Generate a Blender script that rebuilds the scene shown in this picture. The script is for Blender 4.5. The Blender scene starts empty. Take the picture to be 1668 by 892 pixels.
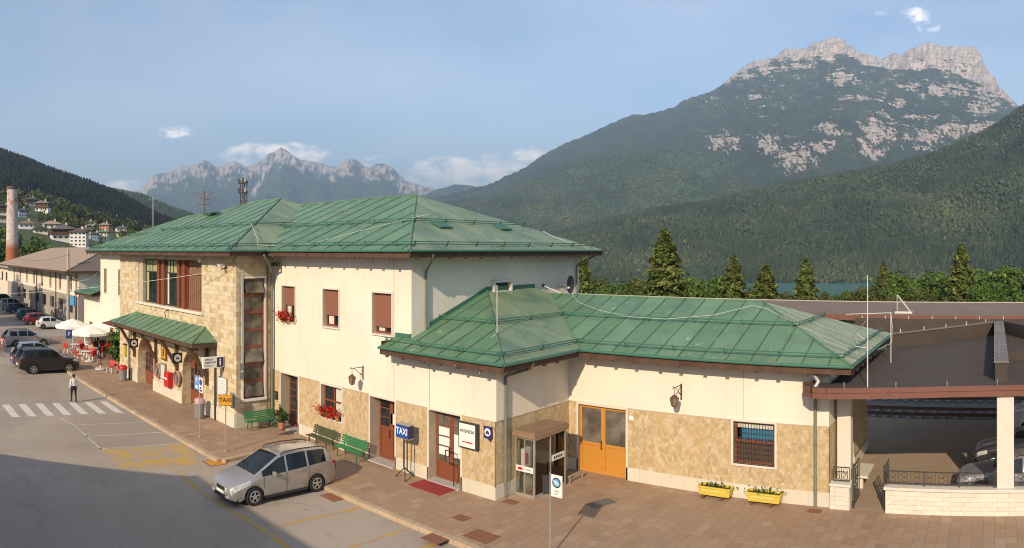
import bpy, bmesh, math, random
import numpy as np
from mathutils import Vector, Matrix, Euler
R = math.radians
random.seed(7)
S = bpy.context.scene
COL = S.collection

# ---------------------------------------------------------------- camera, sky, sun, exposure
# the photograph is a cylindrical panorama: a cylindrical camera of the same field
F, U0, HZ, CH = 1160.0, 1620.0, 407.0, 9.0       # focal (px), column that looks along +Y, horizon row, eye height
camd = bpy.data.cameras.new('camera')
cam = bpy.data.objects.new('camera', camd)
COL.objects.link(cam)
camd.angle = R(82.4)
camd.type = 'PANO'
camd.panorama_type = 'CENTRAL_CYLINDRICAL'
camd.central_cylindrical_range_u_min = -834 / F
camd.central_cylindrical_range_u_max = 834 / F
camd.central_cylindrical_range_v_min = (HZ - 892) / F
camd.central_cylindrical_range_v_max = HZ / F
camd.central_cylindrical_radius = 1.0
camd.clip_start = 0.1
camd.clip_end = 80000
cam.location = (0, 0, CH)
cam.rotation_euler = (math.pi / 2, 0, -(834 - U0) / F)
S.camera = cam

SUN_EL, SUN_AZ = 27.5, 17.0                       # sun behind the viewer, a little to the right
wd = bpy.data.worlds.new('World')
S.world = wd
wd.use_nodes = True
nt = wd.node_tree
bg = nt.nodes['Background']
sky = nt.nodes.new('ShaderNodeTexSky')
sky.sky_type = 'NISHITA'
sky.sun_disc = False
sky.sun_elevation = R(SUN_EL)
sky.sun_rotation = R(180 - SUN_AZ)
sky.altitude = 700
sky.air_density = 1.0
sky.dust_density = 1.0
sky.ozone_density = 1.3
SKY_STRENGTH = 0.130
bg.inputs['Strength'].default_value = SKY_STRENGTH

def wn(kind, **kw):
    n = nt.nodes.new(kind)
    for k, v in kw.items(): setattr(n, k, v)
    return n
def wmath(op, a, b=None, c=None, clamp=False):
    n = wn('ShaderNodeMath', operation=op, use_clamp=clamp)
    for i, v in enumerate((a, b, c)):
        if v is None: continue
        if isinstance(v, (int, float)): n.inputs[i].default_value = v
        else: nt.links.new(v, n.inputs[i])
    return n.outputs[0]
tc = wn('ShaderNodeTexCoord')
sep = wn('ShaderNodeSeparateXYZ')
nt.links.new(tc.outputs['Generated'], sep.inputs[0])
azn = wmath('ARCTAN2', sep.outputs[0], sep.outputs[1])
hor = wmath('SQRT', wmath('ADD', wmath('MULTIPLY', sep.outputs[0], sep.outputs[0]), wmath('MULTIPLY', sep.outputs[1], sep.outputs[1])))
eln = wmath('DIVIDE', sep.outputs[2], hor)
comb = wn('ShaderNodeCombineXYZ')
nt.links.new(azn, comb.inputs[0]); nt.links.new(wmath('MULTIPLY', eln, 1.7), comb.inputs[1])
noi = wn('ShaderNodeTexNoise'); noi.inputs['Scale'].default_value = 34; noi.inputs['Detail'].default_value = 7; noi.inputs['Roughness'].default_value = 0.56
nt.links.new(comb.outputs[0], noi.inputs['Vector'])
tot = None
# (column, row, half width, half height, weight) of each cloud bank as directions
for (x, y, rx, ry, w) in [(450, 252, 100, 24, 1.0), (285, 215, 42, 12, .7), (770, 283, 130, 34, 1.0), (862, 252, 36, 18, .8), (196, 301, 40, 13, .8),
                          (1490, 27, 30, 20, .5), (1512, 40, 24, 18, .5), (1436, 27, 18, 12, .32), (610, 262, 30, 12, .6)]:
    a = wmath('DIVIDE', wmath('SUBTRACT', azn, (x - U0) / F), rx / F)
    e = wmath('DIVIDE', wmath('SUBTRACT', eln, (HZ - y) / F), ry / F)
    g = wmath('SUBTRACT', 1.0, wmath('ADD', wmath('MULTIPLY', a, a), wmath('MULTIPLY', e, e)), clamp=True)
    g = wmath('MULTIPLY', wmath('POWER', g, 0.6), w)
    tot = g if tot is None else wmath('MAXIMUM', tot, g)
v = wmath('ADD', wmath('MULTIPLY', noi.outputs['Fac'], 2.1), wmath('MULTIPLY', tot, 0.55))
mr = wn('ShaderNodeMapRange'); mr.interpolation_type = 'SMOOTHSTEP'
mr.inputs['From Min'].default_value = 1.02; mr.inputs['From Max'].default_value = 1.85
nt.links.new(v, mr.inputs['Value'])
cm = wmath('MULTIPLY', mr.outputs[0], wmath('MINIMUM', wmath('MULTIPLY', tot, 1.7), 0.95))
# thin high veil
noi2 = wn('ShaderNodeTexNoise'); noi2.inputs['Scale'].default_value = 3.2; noi2.inputs['Detail'].default_value = 5
mp = wn('ShaderNodeMapping'); mp.inputs['Scale'].default_value = (.8, 1.3, 1)
nt.links.new(comb.outputs[0], mp.inputs[0]); nt.links.new(mp.outputs[0], noi2.inputs['Vector'])
veil = wmath('MULTIPLY', wmath('SUBTRACT', noi2.outputs['Fac'], 0.30, clamp=True), 0.30)
cm = wmath('MAXIMUM', cm, veil)
mx = wn('ShaderNodeMix', data_type='RGBA')
nt.links.new(cm, mx.inputs['Factor'])
nt.links.new(sky.outputs[0], mx.inputs['A'])
mx.inputs['B'].default_value = (14.0, 12.3, 10.8, 1)
nt.links.new(mx.outputs['Result'], bg.inputs['Color'])

sd = bpy.data.lights.new('sun', 'SUN')
sd.energy = 5.0
sd.angle = R(0.55)
sd.color = (1.0, 0.81, 0.585)
sun = bpy.data.objects.new('sun', sd)
COL.objects.link(sun)
sdir = Vector((-math.sin(R(SUN_AZ)) * math.cos(R(SUN_EL)), math.cos(R(SUN_AZ)) * math.cos(R(SUN_EL)), -math.sin(R(SUN_EL))))
sun.rotation_euler = sdir.to_track_quat('-Z', 'Y').to_euler()
sun.location = (20, -40, 60)

S.view_settings.view_transform = 'Standard'
S.view_settings.look = 'None'
S.view_settings.gamma = 1
S.view_settings.use_curve_mapping = False
S.view_settings.exposure = 0.58
S.render.engine = 'CYCLES'
S.cycles.use_denoising = True
S.cycles.max_bounces = 6
S.cycles.diffuse_bounces = 3
S.cycles.glossy_bounces = 3
S.cycles.transmission_bounces = 4
S.cycles.volume_bounces = 0
S.cycles.use_fast_gi = False
S.cycles.filter_width = 1.05

# ---------------------------------------------------------------- helpers
def at(x, y, z=0.0):
    """point of height z seen at photo column x, row y"""
    a = (x - U0) / F
    d = (CH - z) * F / (y - HZ)
    return (d * math.sin(a), d * math.cos(a), z)
def on(x, y, d):
    """point at ground distance d"""
    a = (x - U0) / F
    return (d * math.sin(a), d * math.cos(a), CH + (HZ - y) / F * d)

class MB:
    """collects shapes for ONE mesh object"""
    def __init__(s, T=None): s.v = []; s.f = []; s.T = T
    def add(s, vs, fs):
        n = len(s.v)
        s.v += [s.T(*p) if s.T else tuple(p) for p in vs]
        s.f += [tuple(i + n for i in f) for f in fs]
    def poly(s, *pts): s.add(pts, [tuple(range(len(pts)))])
    def box(s, x0, x1, y0, y1, z0, z1):
        s.add([(x0, y0, z0), (x1, y0, z0), (x1, y1, z0), (x0, y1, z0), (x0, y0, z1), (x1, y0, z1), (x1, y1, z1), (x0, y1, z1)],
              [(3, 2, 1, 0), (4, 5, 6, 7), (0, 1, 5, 4), (1, 2, 6, 5), (2, 3, 7, 6), (3, 0, 4, 7)])
    def obox(s, c, sz, rot=(0, 0, 0)):
        m = Euler(rot).to_matrix(); c = Vector(c); h = Vector(sz) / 2
        vs = [tuple(c + m @ Vector((sx * h.x, sy * h.y, sz_ * h.z))) for sz_ in (-1, 1) for sx, sy in ((-1, -1), (1, -1), (1, 1), (-1, 1))]
        s.add(vs, [(3, 2, 1, 0), (4, 5, 6, 7), (0, 1, 5, 4), (1, 2, 6, 5), (2, 3, 7, 6), (3, 0, 4, 7)])
    def beam(s, p, q, w, h, up=(0, 0, 1)):
        p = Vector(p); q = Vector(q); d = (q - p).normalized(); sd_ = d.cross(Vector(up))
        if sd_.length < 1e-5: sd_ = d.cross(Vector((1, 0, 0)))
        sd_.normalize(); u = sd_.cross(d)
        vs = [tuple(e + sd_ * (a * w / 2) + u * (b * h / 2)) for e in (p, q) for a, b in ((-1, -1), (1, -1), (1, 1), (-1, 1))]
        s.add(vs, [(3, 2, 1, 0), (4, 5, 6, 7), (0, 1, 5, 4), (1, 2, 6, 5), (2, 3, 7, 6), (3, 0, 4, 7)])
    def cyl(s, p, q, r0, r1=None, n=10, caps=True):
        r1 = r0 if r1 is None else r1
        p = Vector(p); q = Vector(q); d = (q - p).normalized()
        a = d.orthogonal().normalized(); b = d.cross(a)
        vs = []
        for e, r in ((p, r0), (q, r1)):
            for i in range(n):
                t = 2 * math.pi * i / n
                vs.append(tuple(e + a * (r * math.cos(t)) + b * (r * math.sin(t))))
        fs = [(i, (i + 1) % n, n + (i + 1) % n, n + i) for i in range(n)]
        if caps: fs += [tuple(range(n - 1, -1, -1)), tuple(range(n, 2 * n))]
        s.add(vs, fs)
    def tube(s, pts, r, n=6):
        pts = [Vector(p) for p in pts]; vs = []; fs = []
        a = None
        for i, p in enumerate(pts):
            d = (pts[min(i + 1, len(pts) - 1)] - pts[max(i - 1, 0)]).normalized()
            if a is None: a = d.orthogonal().normalized()
            a = (a - d * a.dot(d))
            a = a.normalized() if a.length > 1e-6 else d.orthogonal().normalized()
            b = d.cross(a)
            for k in range(n):
                t = 2 * math.pi * k / n
                vs.append(tuple(p + a * (r * math.cos(t)) + b * (r * math.sin(t))))
        for i in range(len(pts) - 1):
            for k in range(n):
                fs.append((i * n + k, i * n + (k + 1) % n, (i + 1) * n + (k + 1) % n, (i + 1) * n + k))
        fs += [tuple(range(n - 1, -1, -1)), tuple(range((len(pts) - 1) * n, len(pts) * n))]
        s.add(vs, fs)
    def lathe(s, prof, c=(0, 0, 0), n=16, axis='z', caps=True):
        vs = []; fs = []
        for (r, h) in prof:
            for k in range(n):
                t = 2 * math.pi * k / n; x, y, z = r * math.cos(t), r * math.sin(t), h
                if axis == 'x': x, y, z = z, x, y
                elif axis == 'y': x, y, z = y, z, x
                vs.append((c[0] + x, c[1] + y, c[2] + z))
        for i in range(len(prof) - 1):
            for k in range(n):
                fs.append((i * n + k, i * n + (k + 1) % n, (i + 1) * n + (k + 1) % n, (i + 1) * n + k))
        if caps and prof[0][0] > 1e-6: fs.append(tuple(range(n - 1, -1, -1)))
        if caps and prof[-1][0] > 1e-6: fs.append(tuple(range((len(prof) - 1) * n, len(prof) * n)))
        s.add(vs, fs)
    def prism(s, pts, vec):
        n = len(pts); q = [tuple(Vector(p) + Vector(vec)) for p in pts]
        s.add(list(pts) + q, [tuple(range(n - 1, -1, -1)), tuple(range(n, 2 * n))] + [(i, (i + 1) % n, n + (i + 1) % n, n + i) for i in range(n)])
    def build(s, name, mat, parent=None, smooth=None, bevel=0):
        me = bpy.data.meshes.new(name)
        off = parent.matrix_world.translation if False else (wloc(parent) if parent else Vector((0, 0, 0)))
        vs = [(p[0] - off[0], p[1] - off[1], p[2] - off[2]) for p in s.v]
        me.from_pydata(vs, [], s.f); me.update()
        return link(name, me, mat, parent, smooth, bevel)
def wloc(o):
    v = Vector((0, 0, 0))
    while o: v += o.location; o = o.parent
    return v
def link(name, me, mat, parent=None, smooth=None, bevel=0):
    o = bpy.data.objects.new(name, me); COL.objects.link(o)
    if mat is not None: me.materials.append(mat)
    if parent: o.parent = parent
    if smooth is not None and len(me.polygons):
        me.polygons.foreach_set('use_smooth', [True] * len(me.polygons))
        me.set_sharp_from_angle(angle=R(smooth))
    if bevel:
        b = o.modifiers.new('bevel', 'BEVEL'); b.width = bevel; b.segments = 2; b.limit_method = 'ANGLE'
    return o
def fix(o):
    bm = bmesh.new(); bm.from_mesh(o.data); bmesh.ops.recalc_face_normals(bm, faces=bm.faces); bm.to_mesh(o.data); bm.free(); return o
def tag(o, label, cat, group=None, kind=None):
    if label: o['label'] = label
    if cat: o['category'] = cat
    if group: o['group'] = group
    if kind: o['kind'] = kind
    return o
def thing(name, loc, label, cat, group=None):
    o = bpy.data.objects.new(name, None); COL.objects.link(o); o.location = loc; o.empty_display_size = .3
    return tag(o, label, cat, group)
def struct(o): o['kind'] = 'structure'; return o
def copy_tree(o, parent=None):
    c = o.copy(); COL.objects.link(c)
    if parent: c.parent = parent
    for ch in list(o.children): copy_tree(ch, c)
    return c
def text(name, s, size, loc, rot, mat, parent=None, depth=.004, align='CENTER', sx=1.0):
    cu = bpy.data.curves.new(name, 'FONT'); cu.body = s; cu.size = size; cu.extrude = depth; cu.align_x = align; cu.align_y = 'CENTER'; cu.resolution_u = 3; cu.offset = size * .018
    t = bpy.data.objects.new(name, cu); COL.objects.link(t)
    me = bpy.data.meshes.new_from_object(t.evaluated_get(bpy.context.evaluated_depsgraph_get()))
    bpy.data.objects.remove(t)
    m = Matrix.Translation(Vector(loc) - (wloc(parent) if parent else Vector((0, 0, 0)))) @ Euler(rot).to_matrix().to_4x4() @ Matrix.Diagonal((sx, 1, 1, 1))
    me.transform(m)
    me.materials.clear()
    return link(name, me, mat, parent)

# ---------------------------------------------------------------- numpy noise
_rs = np.random.RandomState(11)
_perm = np.concatenate([_rs.permutation(512)] * 2)
_ga = _rs.rand(512) * 2 * np.pi
_gx, _gy = np.cos(_ga), np.sin(_ga)
def perlin(x, y):
    xi = np.floor(x).astype(int); yi = np.floor(y).astype(int); xf = x - xi; yf = y - yi
    u = xf * xf * xf * (xf * (xf * 6 - 15) + 10); w = yf * yf * yf * (yf * (yf * 6 - 15) + 10)
    def g(ix, iy, fx, fy):
        h = _perm[(_perm[ix & 511] + iy) & 511] & 511
        return _gx[h] * fx + _gy[h] * fy
    a = g(xi, yi, xf, yf); b = g(xi + 1, yi, xf - 1, yf); c = g(xi, yi + 1, xf, yf - 1); d = g(xi + 1, yi + 1, xf - 1, yf - 1)
    return (a + u * (b - a)) * (1 - w) + (c + u * (d - c)) * w
def fbm(x, y, o=5, g=.5):
    t = 0; a = 1; f = 1; n = 0
    for i in range(o):
        t = t + a * perlin(x * f + 17.3 * i, y * f + 9.1 * i); n += a; a *= g; f *= 2.03
    return t / n * 1.6
def ridged(x, y, o=5, g=.5):
    t = 0; a = 1; f = 1; n = 0
    for i in range(o):
        t = t + a * (1 - 2 * np.abs(perlin(x * f + 31.7 * i, y * f + 5.9 * i)) * 1.4); n += a; a *= g; f *= 2.1
    return t / n
def sstep(a, b, x): t = np.clip((x - a) / (b - a), 0, 1); return t * t * (3 - 2 * t)
def np_mesh(name, V, Fq, mat, attrs=None, smooth=False, n=4):
    me = bpy.data.meshes.new(name)
    V = np.asarray(V, dtype=np.float32); Fq = np.asarray(Fq, dtype=np.int32)
    me.vertices.add(len(V)); me.vertices.foreach_set('co', V.ravel())
    me.loops.add(Fq.size); me.loops.foreach_set('vertex_index', Fq.ravel())
    me.polygons.add(len(Fq)); me.polygons.foreach_set('loop_start', np.arange(0, Fq.size, n, dtype=np.int32))
    if smooth: me.polygons.foreach_set('use_smooth', np.ones(len(Fq), dtype=bool))
    me.update(calc_edges=True)
    for k, a in (attrs or {}).items():
        at_ = me.attributes.new(k, 'FLOAT', 'POINT'); at_.data.foreach_set('value', np.asarray(a, dtype=np.float32).ravel())
    if mat: me.materials.append(mat)
    return me
# ---------------------------------------------------------------- materials
class NT:
    def __init__(s, name):
        s.m = bpy.data.materials.new(name); s.m.use_nodes = True; s.t = s.m.node_tree
        s.b = s.t.nodes['Principled BSDF']
    def n(s, kind, **kw):
        x = s.t.nodes.new(kind)
        for k, v in kw.items(): setattr(x, k, v)
        return x
    def l(s, a, b): s.t.links.new(a, b)
    def put(s, inp, v):
        if isinstance(v, (int, float)): inp.default_value = v
        elif isinstance(v, (tuple, list)): inp.default_value = tuple(v) if len(v) == len(inp.default_value) else tuple(v) + (1,)
        else: s.l(v, inp)
    def math(s, op, a, b=None, clamp=False, c=None):
        x = s.n('ShaderNodeMath', operation=op, use_clamp=clamp); s.put(x.inputs[0], a)
        if b is not None: s.put(x.inputs[1], b)
        if c is not None: s.put(x.inputs[2], c)
        return x.outputs[0]
    def pos(s):
        if not hasattr(s, '_p'): s._p = s.n('ShaderNodeNewGeometry').outputs['Position']
        return s._p
    def vec(s, scale=(1, 1, 1), rot=(0, 0, 0), src=None):
        x = s.n('ShaderNodeMapping'); s.l(src if src is not None else s.pos(), x.inputs[0]); x.inputs['Scale'].default_value = scale; x.inputs['Rotation'].default_value = rot
        return x.outputs[0]
    def noise(s, scale, detail=4, vec=None, rough=.55):
        x = s.n('ShaderNodeTexNoise'); s.l(vec if vec is not None else s.pos(), x.inputs['Vector']); x.inputs['Scale'].default_value = scale
        x.inputs['Detail'].default_value = detail; x.inputs['Roughness'].default_value = rough
        return x.outputs['Fac']
    def rng(s, v, a, b, c=0., d=1.):
        x = s.n('ShaderNodeMapRange'); x.interpolation_type = 'SMOOTHSTEP'; s.l(v, x.inputs[0]); x.inputs[1].default_value = a; x.inputs[2].default_value = b; x.inputs[3].default_value = c; x.inputs[4].default_value = d
        return x.outputs[0]
    def mix(s, f, a, b, mode='MIX'):
        x = s.n('ShaderNodeMix', data_type='RGBA', blend_type=mode); s.put(x.inputs['Factor'], f); s.put(x.inputs['A'], a); s.put(x.inputs['B'], b)
        return x.outputs['Result']
    def ramp(s, v, stops, interp='LINEAR'):
        x = s.n('ShaderNodeValToRGB'); s.l(v, x.inputs[0]); cr = x.color_ramp; cr.interpolation = interp
        while len(cr.elements) < len(stops): cr.elements.new(.5)
        for e, (p, c) in zip(cr.elements, stops): e.position = p; e.color = tuple(c) + (1,)
        return x.outputs[0]
    def bump(s, h, strength=.3, dist=.02):
        x = s.n('ShaderNodeBump'); x.inputs['Strength'].default_value = strength; x.inputs['Distance'].default_value = dist; s.l(h, x.inputs['Height'])
        s.l(x.outputs[0], s.b.inputs['Normal']); return x
    def attr(s, name):
        x = s.n('ShaderNodeAttribute'); x.attribute_name = name; return x.outputs['Fac']
    def out(s, col=None, rough=.7, metal=0, spec=.5):
        if col is not None: s.put(s.b.inputs['Base Color'], col)
        s.put(s.b.inputs['Roughness'], rough); s.b.inputs['Metallic'].default_value = metal; s.b.inputs['Specular IOR Level'].default_value = spec
        return s.m
def sc(c, k): return tuple(min(1, x * k) for x in c)
def plain(name, col, rough=.6, var=.12, scale=3., metal=0, spec=.4, bump=0, bscale=40):
    t = NT(name)
    c = t.mix(t.noise(scale, 5), sc(col, 1 - var), sc(col, 1 + var))
    if bump: t.bump(t.noise(bscale, 3), bump, .01)
    return t.out(c, rough, metal, spec)

def walluv(t, s=1.0):
    """facade coordinates: along the wall, up the wall"""
    sp = t.n('ShaderNodeSeparateXYZ'); t.l(t.pos(), sp.inputs[0])
    c = t.n('ShaderNodeCombineXYZ'); t.l(t.math('ADD', sp.outputs[0], sp.outputs[1]), c.inputs[0]); t.l(sp.outputs[2], c.inputs[1])
    return c.outputs[0], sp
def m_plaster(name, col):
    t = NT(name); uv, sp = walluv(t)
    big = t.noise(.45, 5); streak = t.noise(1.0, 5, t.vec((2.2, 2.2, .22)))
    c = t.mix(t.rng(big, .35, .7), sc(col, .95), sc(col, 1.03))
    c = t.mix(t.math('MULTIPLY', t.rng(streak, .52, .76), .26), c, (.50, .42, .31))
    c = t.mix(t.math('MULTIPLY', t.rng(t.noise(5., 4), .6, .75), .12), c, (.40, .34, .27))
    t.bump(t.noise(60, 3), .12, .006)
    return t.out(c, .88, 0, .2)
def m_ashlar():
    t = NT('ashlar stone'); uv, sp = walluv(t)
    wob = t.noise(1.7, 2)
    b = t.n('ShaderNodeTexBrick'); b.offset = .43; b.offset_frequency = 2; b.squash = .72; b.squash_frequency = 3
    t.l(uv, b.inputs['Vector']); b.inputs['Color1'].default_value = (0, 0, 0, 1); b.inputs['Color2'].default_value = (1, 1, 1, 1); b.inputs['Mortar'].default_value = (.5, .5, .5, 1)
    for k, v in (('Scale', 1.0), ('Mortar Size', .006), ('Mortar Smooth', .1), ('Bias', 0), ('Brick Width', .46), ('Row Height', .245)): b.inputs[k].default_value = v
    c = t.ramp(b.outputs['Color'], [(0., (.46, .35, .21)), (.16, (.55, .43, .265)), (.32, (.61, .505, .335)), (.5, (.53, .43, .275)), (.66, (.64, .555, .39)), (.82, (.57, .49, .335)), (1., (.50, .385, .23))], 'CONSTANT')
    c = t.mix(t.rng(t.noise(3.2, 5), .35, .75), sc((1, .98, .95), .86), (1.0, 1, 1)) if False else t.mix(t.math('MULTIPLY', t.rng(t.noise(4., 6), .45, .75), .30), c, (.36, .29, .19))
    c = t.mix(t.math('MULTIPLY', t.rng(t.noise(.5, 4), .5, .8), .22), c, (.50, .36, .19))
    c = t.mix(b.outputs['Fac'], c, (.42, .36, .27))
    h = t.math('SUBTRACT', t.math('MULTIPLY', t.noise(22, 5), .5), b.outputs['Fac'])
    t.bump(h, .55, .02)
    return t.out(c, .9, 0, .2)
def m_crazy():
    t = NT('flagstone cladding'); uv, sp = walluv(t)
    nz = t.n('ShaderNodeTexNoise'); t.l(uv, nz.inputs['Vector']); nz.inputs['Scale'].default_value = 5.; nz.inputs['Detail'].default_value = 3
    v2 = t.n('ShaderNodeVectorMath', operation='MULTIPLY_ADD'); t.l(nz.outputs['Color'], v2.inputs[0]); v2.inputs[1].default_value = (.16, .16, 0); t.l(uv, v2.inputs[2])
    mp = t.vec((9.5, 6.2, 1), (0, 0, .5), v2.outputs[0])
    vo = t.n('ShaderNodeTexVoronoi'); vo.voronoi_dimensions = '2D'; t.l(mp, vo.inputs['Vector']); vo.inputs['Scale'].default_value = 1.
    ve = t.n('ShaderNodeTexVoronoi'); ve.voronoi_dimensions = '2D'; ve.feature = 'DISTANCE_TO_EDGE'; t.l(mp, ve.inputs['Vector']); ve.inputs['Scale'].default_value = 1.
    s2 = t.n('ShaderNodeSeparateColor'); t.l(vo.outputs['Color'], s2.inputs[0])
    c = t.ramp(s2.outputs[0], [(0., (.40, .285, .155)), (.22, (.49, .375, .215)), (.48, (.54, .425, .26)), (.68, (.45, .335, .185)), (.84, (.58, .475, .31)), (1., (.49, .345, .155))], 'LINEAR')
    c = t.mix(t.math('MULTIPLY', t.rng(t.noise(6., 6), .50, .64), .46), c, (.35, .25, .14))
    c = t.mix(t.math('MULTIPLY', t.rng(t.noise(1.5, 5), .46, .64), .36), c, (.50, .345, .165))
    c = t.mix(t.math('MULTIPLY', t.rng(t.noise(2.3, 6, t.vec((1, 1, .7))), .52, .66), .40), c, (.64, .55, .40))
    low = t.math('MULTIPLY', t.rng(t.noise(1.5, 5, t.vec((2, 2, .35))), .55, .8), .3)
    c = t.mix(low, c, (.34, .26, .17))
    e = t.rng(ve.outputs['Distance'], 0., .07)
    c = t.mix(t.math('MULTIPLY', t.math('SUBTRACT', 1., e), .75), c, (.36, .29, .20))
    t.bump(t.math('ADD', t.math('MULTIPLY', e, .5), t.math('MULTIPLY', t.noise(24, 4), .5)), .5, .02)
    return t.out(c, .85, 0, .25)
def m_blocks(name, col, bw, rh, mortar=(.45, .42, .36), var=.10, msize=.006, wall=True):
    t = NT(name)
    uv = walluv(t)[0] if wall else t.pos()
    b = t.n('ShaderNodeTexBrick'); b.offset = .5; b.squash = .8; b.squash_frequency = 2
    t.l(uv, b.inputs['Vector']); b.inputs['Color1'].default_value = (0, 0, 0, 1); b.inputs['Color2'].default_value = (1, 1, 1, 1); b.inputs['Mortar'].default_value = (.5, .5, .5, 1)
    for k, v in (('Scale', 1.0), ('Mortar Size', msize), ('Mortar Smooth', .1), ('Brick Width', bw), ('Row Height', rh)): b.inputs[k].default_value = v
    c = t.mix(b.outputs['Color'], sc(col, 1 - var), sc(col, 1 + var))
    c = t.mix(t.math('MULTIPLY', t.rng(t.noise(1.7, 6), .5, .78), .35), c, sc(col, .62))
    c = t.mix(t.math('MULTIPLY', t.rng(t.noise(9., 5), .5, .75), .2), c, (.32, .27, .2))
    c = t.mix(b.outputs['Fac'], c, mortar)
    t.bump(t.math('SUBTRACT', t.math('MULTIPLY', t.noise(30, 4), .3), b.outputs['Fac']), .45, .012)
    return t.out(c, .85, 0, .25)
def m_paving():
    t = NT('porphyry paving')
    uv = t.vec((1, 1, 1), (0, 0, R(90)))
    b = t.n('ShaderNodeTexBrick'); b.offset = .37; b.squash = .8; b.squash_frequency = 3
    t.l(uv, b.inputs['Vector']); b.inputs['Color1'].default_value = (0, 0, 0, 1); b.inputs['Color2'].default_value = (1, 1, 1, 1); b.inputs['Mortar'].default_value = (.5, .5, .5, 1)
    for k, v in (('Scale', 1.0), ('Mortar Size', .007), ('Mortar Smooth', .3), ('Brick Width', .52), ('Row Height', .36)): b.inputs[k].default_value = v
    c = t.ramp(b.outputs['Color'], [(0., (.285, .175, .110)), (.18, (.365, .235, .150)), (.4, (.325, .212, .140)), (.6, (.40, .272, .178)), (.8, (.345, .205, .122)), (.92, (.45, .335, .225)), (1., (.30, .205, .145))], 'LINEAR')
    c = t.mix(.35, c, (.305, .212, .140))
    c = t.mix(t.math('MULTIPLY', t.rng(t.noise(.16, 4), .42, .68), .55), c, (.335, .238, .160))
    c = t.mix(t.math('MULTIPLY', t.rng(t.noise(.9, 6), .48, .72), .40), c, (.255, .17, .115))
    c = t.mix(t.math('MULTIPLY', t.rng(t.noise(7, 5), .55, .75), .25), c, (.45, .35, .27))
    c = t.mix(t.math('MULTIPLY', b.outputs['Fac'], .8), c, (.15, .11, .085))
    t.bump(t.math('SUBTRACT', t.math('MULTIPLY', t.noise(18, 4), .5), b.outputs['Fac']), .3, .012)
    return t.out(c, .78, 0, .3)
def m_asphalt():
    t = NT('worn asphalt')
    c = t.mix(t.rng(t.noise(.12, 5), .35, .7), (.285, .235, .188), (.365, .308, .250))
    c = t.mix(t.math('MULTIPLY', t.rng(t.noise(.55, 6, t.vec((1, .45, 1), (0, 0, .3))), .5, .72), .45), c, (.205, .170, .138))
    c = t.mix(t.math('MULTIPLY', t.rng(t.noise(22, 6), .38, .66), .38), c, (.46, .40, .335))
    c = t.mix(t.math('MULTIPLY', t.rng(t.noise(2.6, 6, t.vec((.35, 1.6, 1))), .55, .75), .35), c, (.20, .165, .135))
    # cracks and old trench seams
    ve = t.n('ShaderNodeTexVoronoi'); ve.feature = 'DISTANCE_TO_EDGE'; nz = t.n('ShaderNodeTexNoise'); t.l(t.pos(), nz.inputs['Vector']); nz.inputs['Scale'].default_value = .8
    vm = t.n('ShaderNodeVectorMath', operation='MULTIPLY_ADD'); t.l(nz.outputs['Color'], vm.inputs[0]); vm.inputs[1].default_value = (1.6, 1.6, 0); t.l(t.pos(), vm.inputs[2])
    t.l(vm.outputs[0], ve.inputs['Vector']); ve.inputs['Scale'].default_value = .17
    crack = t.math('MULTIPLY', t.math('SUBTRACT', 1., t.rng(ve.outputs['Distance'], .002, .016)), t.rng(t.noise(.3, 3), .45, .6))
    c = t.mix(t.math('MULTIPLY', crack, .22), c, (.16, .145, .13))
    c = t.mix(t.math('MULTIPLY', t.rng(t.noise(1.3, 3), .68, .74), .35), c, (.11, .10, .09))
    t.bump(t.noise(70, 3), .25, .008)
    return t.out(c, .85, 0, .3)
def m_paint(name, col, wear=.5):
    t = NT(name)
    f = t.rng(t.math('ADD', t.math('MULTIPLY', t.noise(14, 6), .6), t.math('MULTIPLY', t.noise(1.6, 5), .4)), wear - .10, wear + .06)
    c = t.mix(f, (.325, .285, .248), col)
    return t.out(c, .75, 0, .3)
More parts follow.
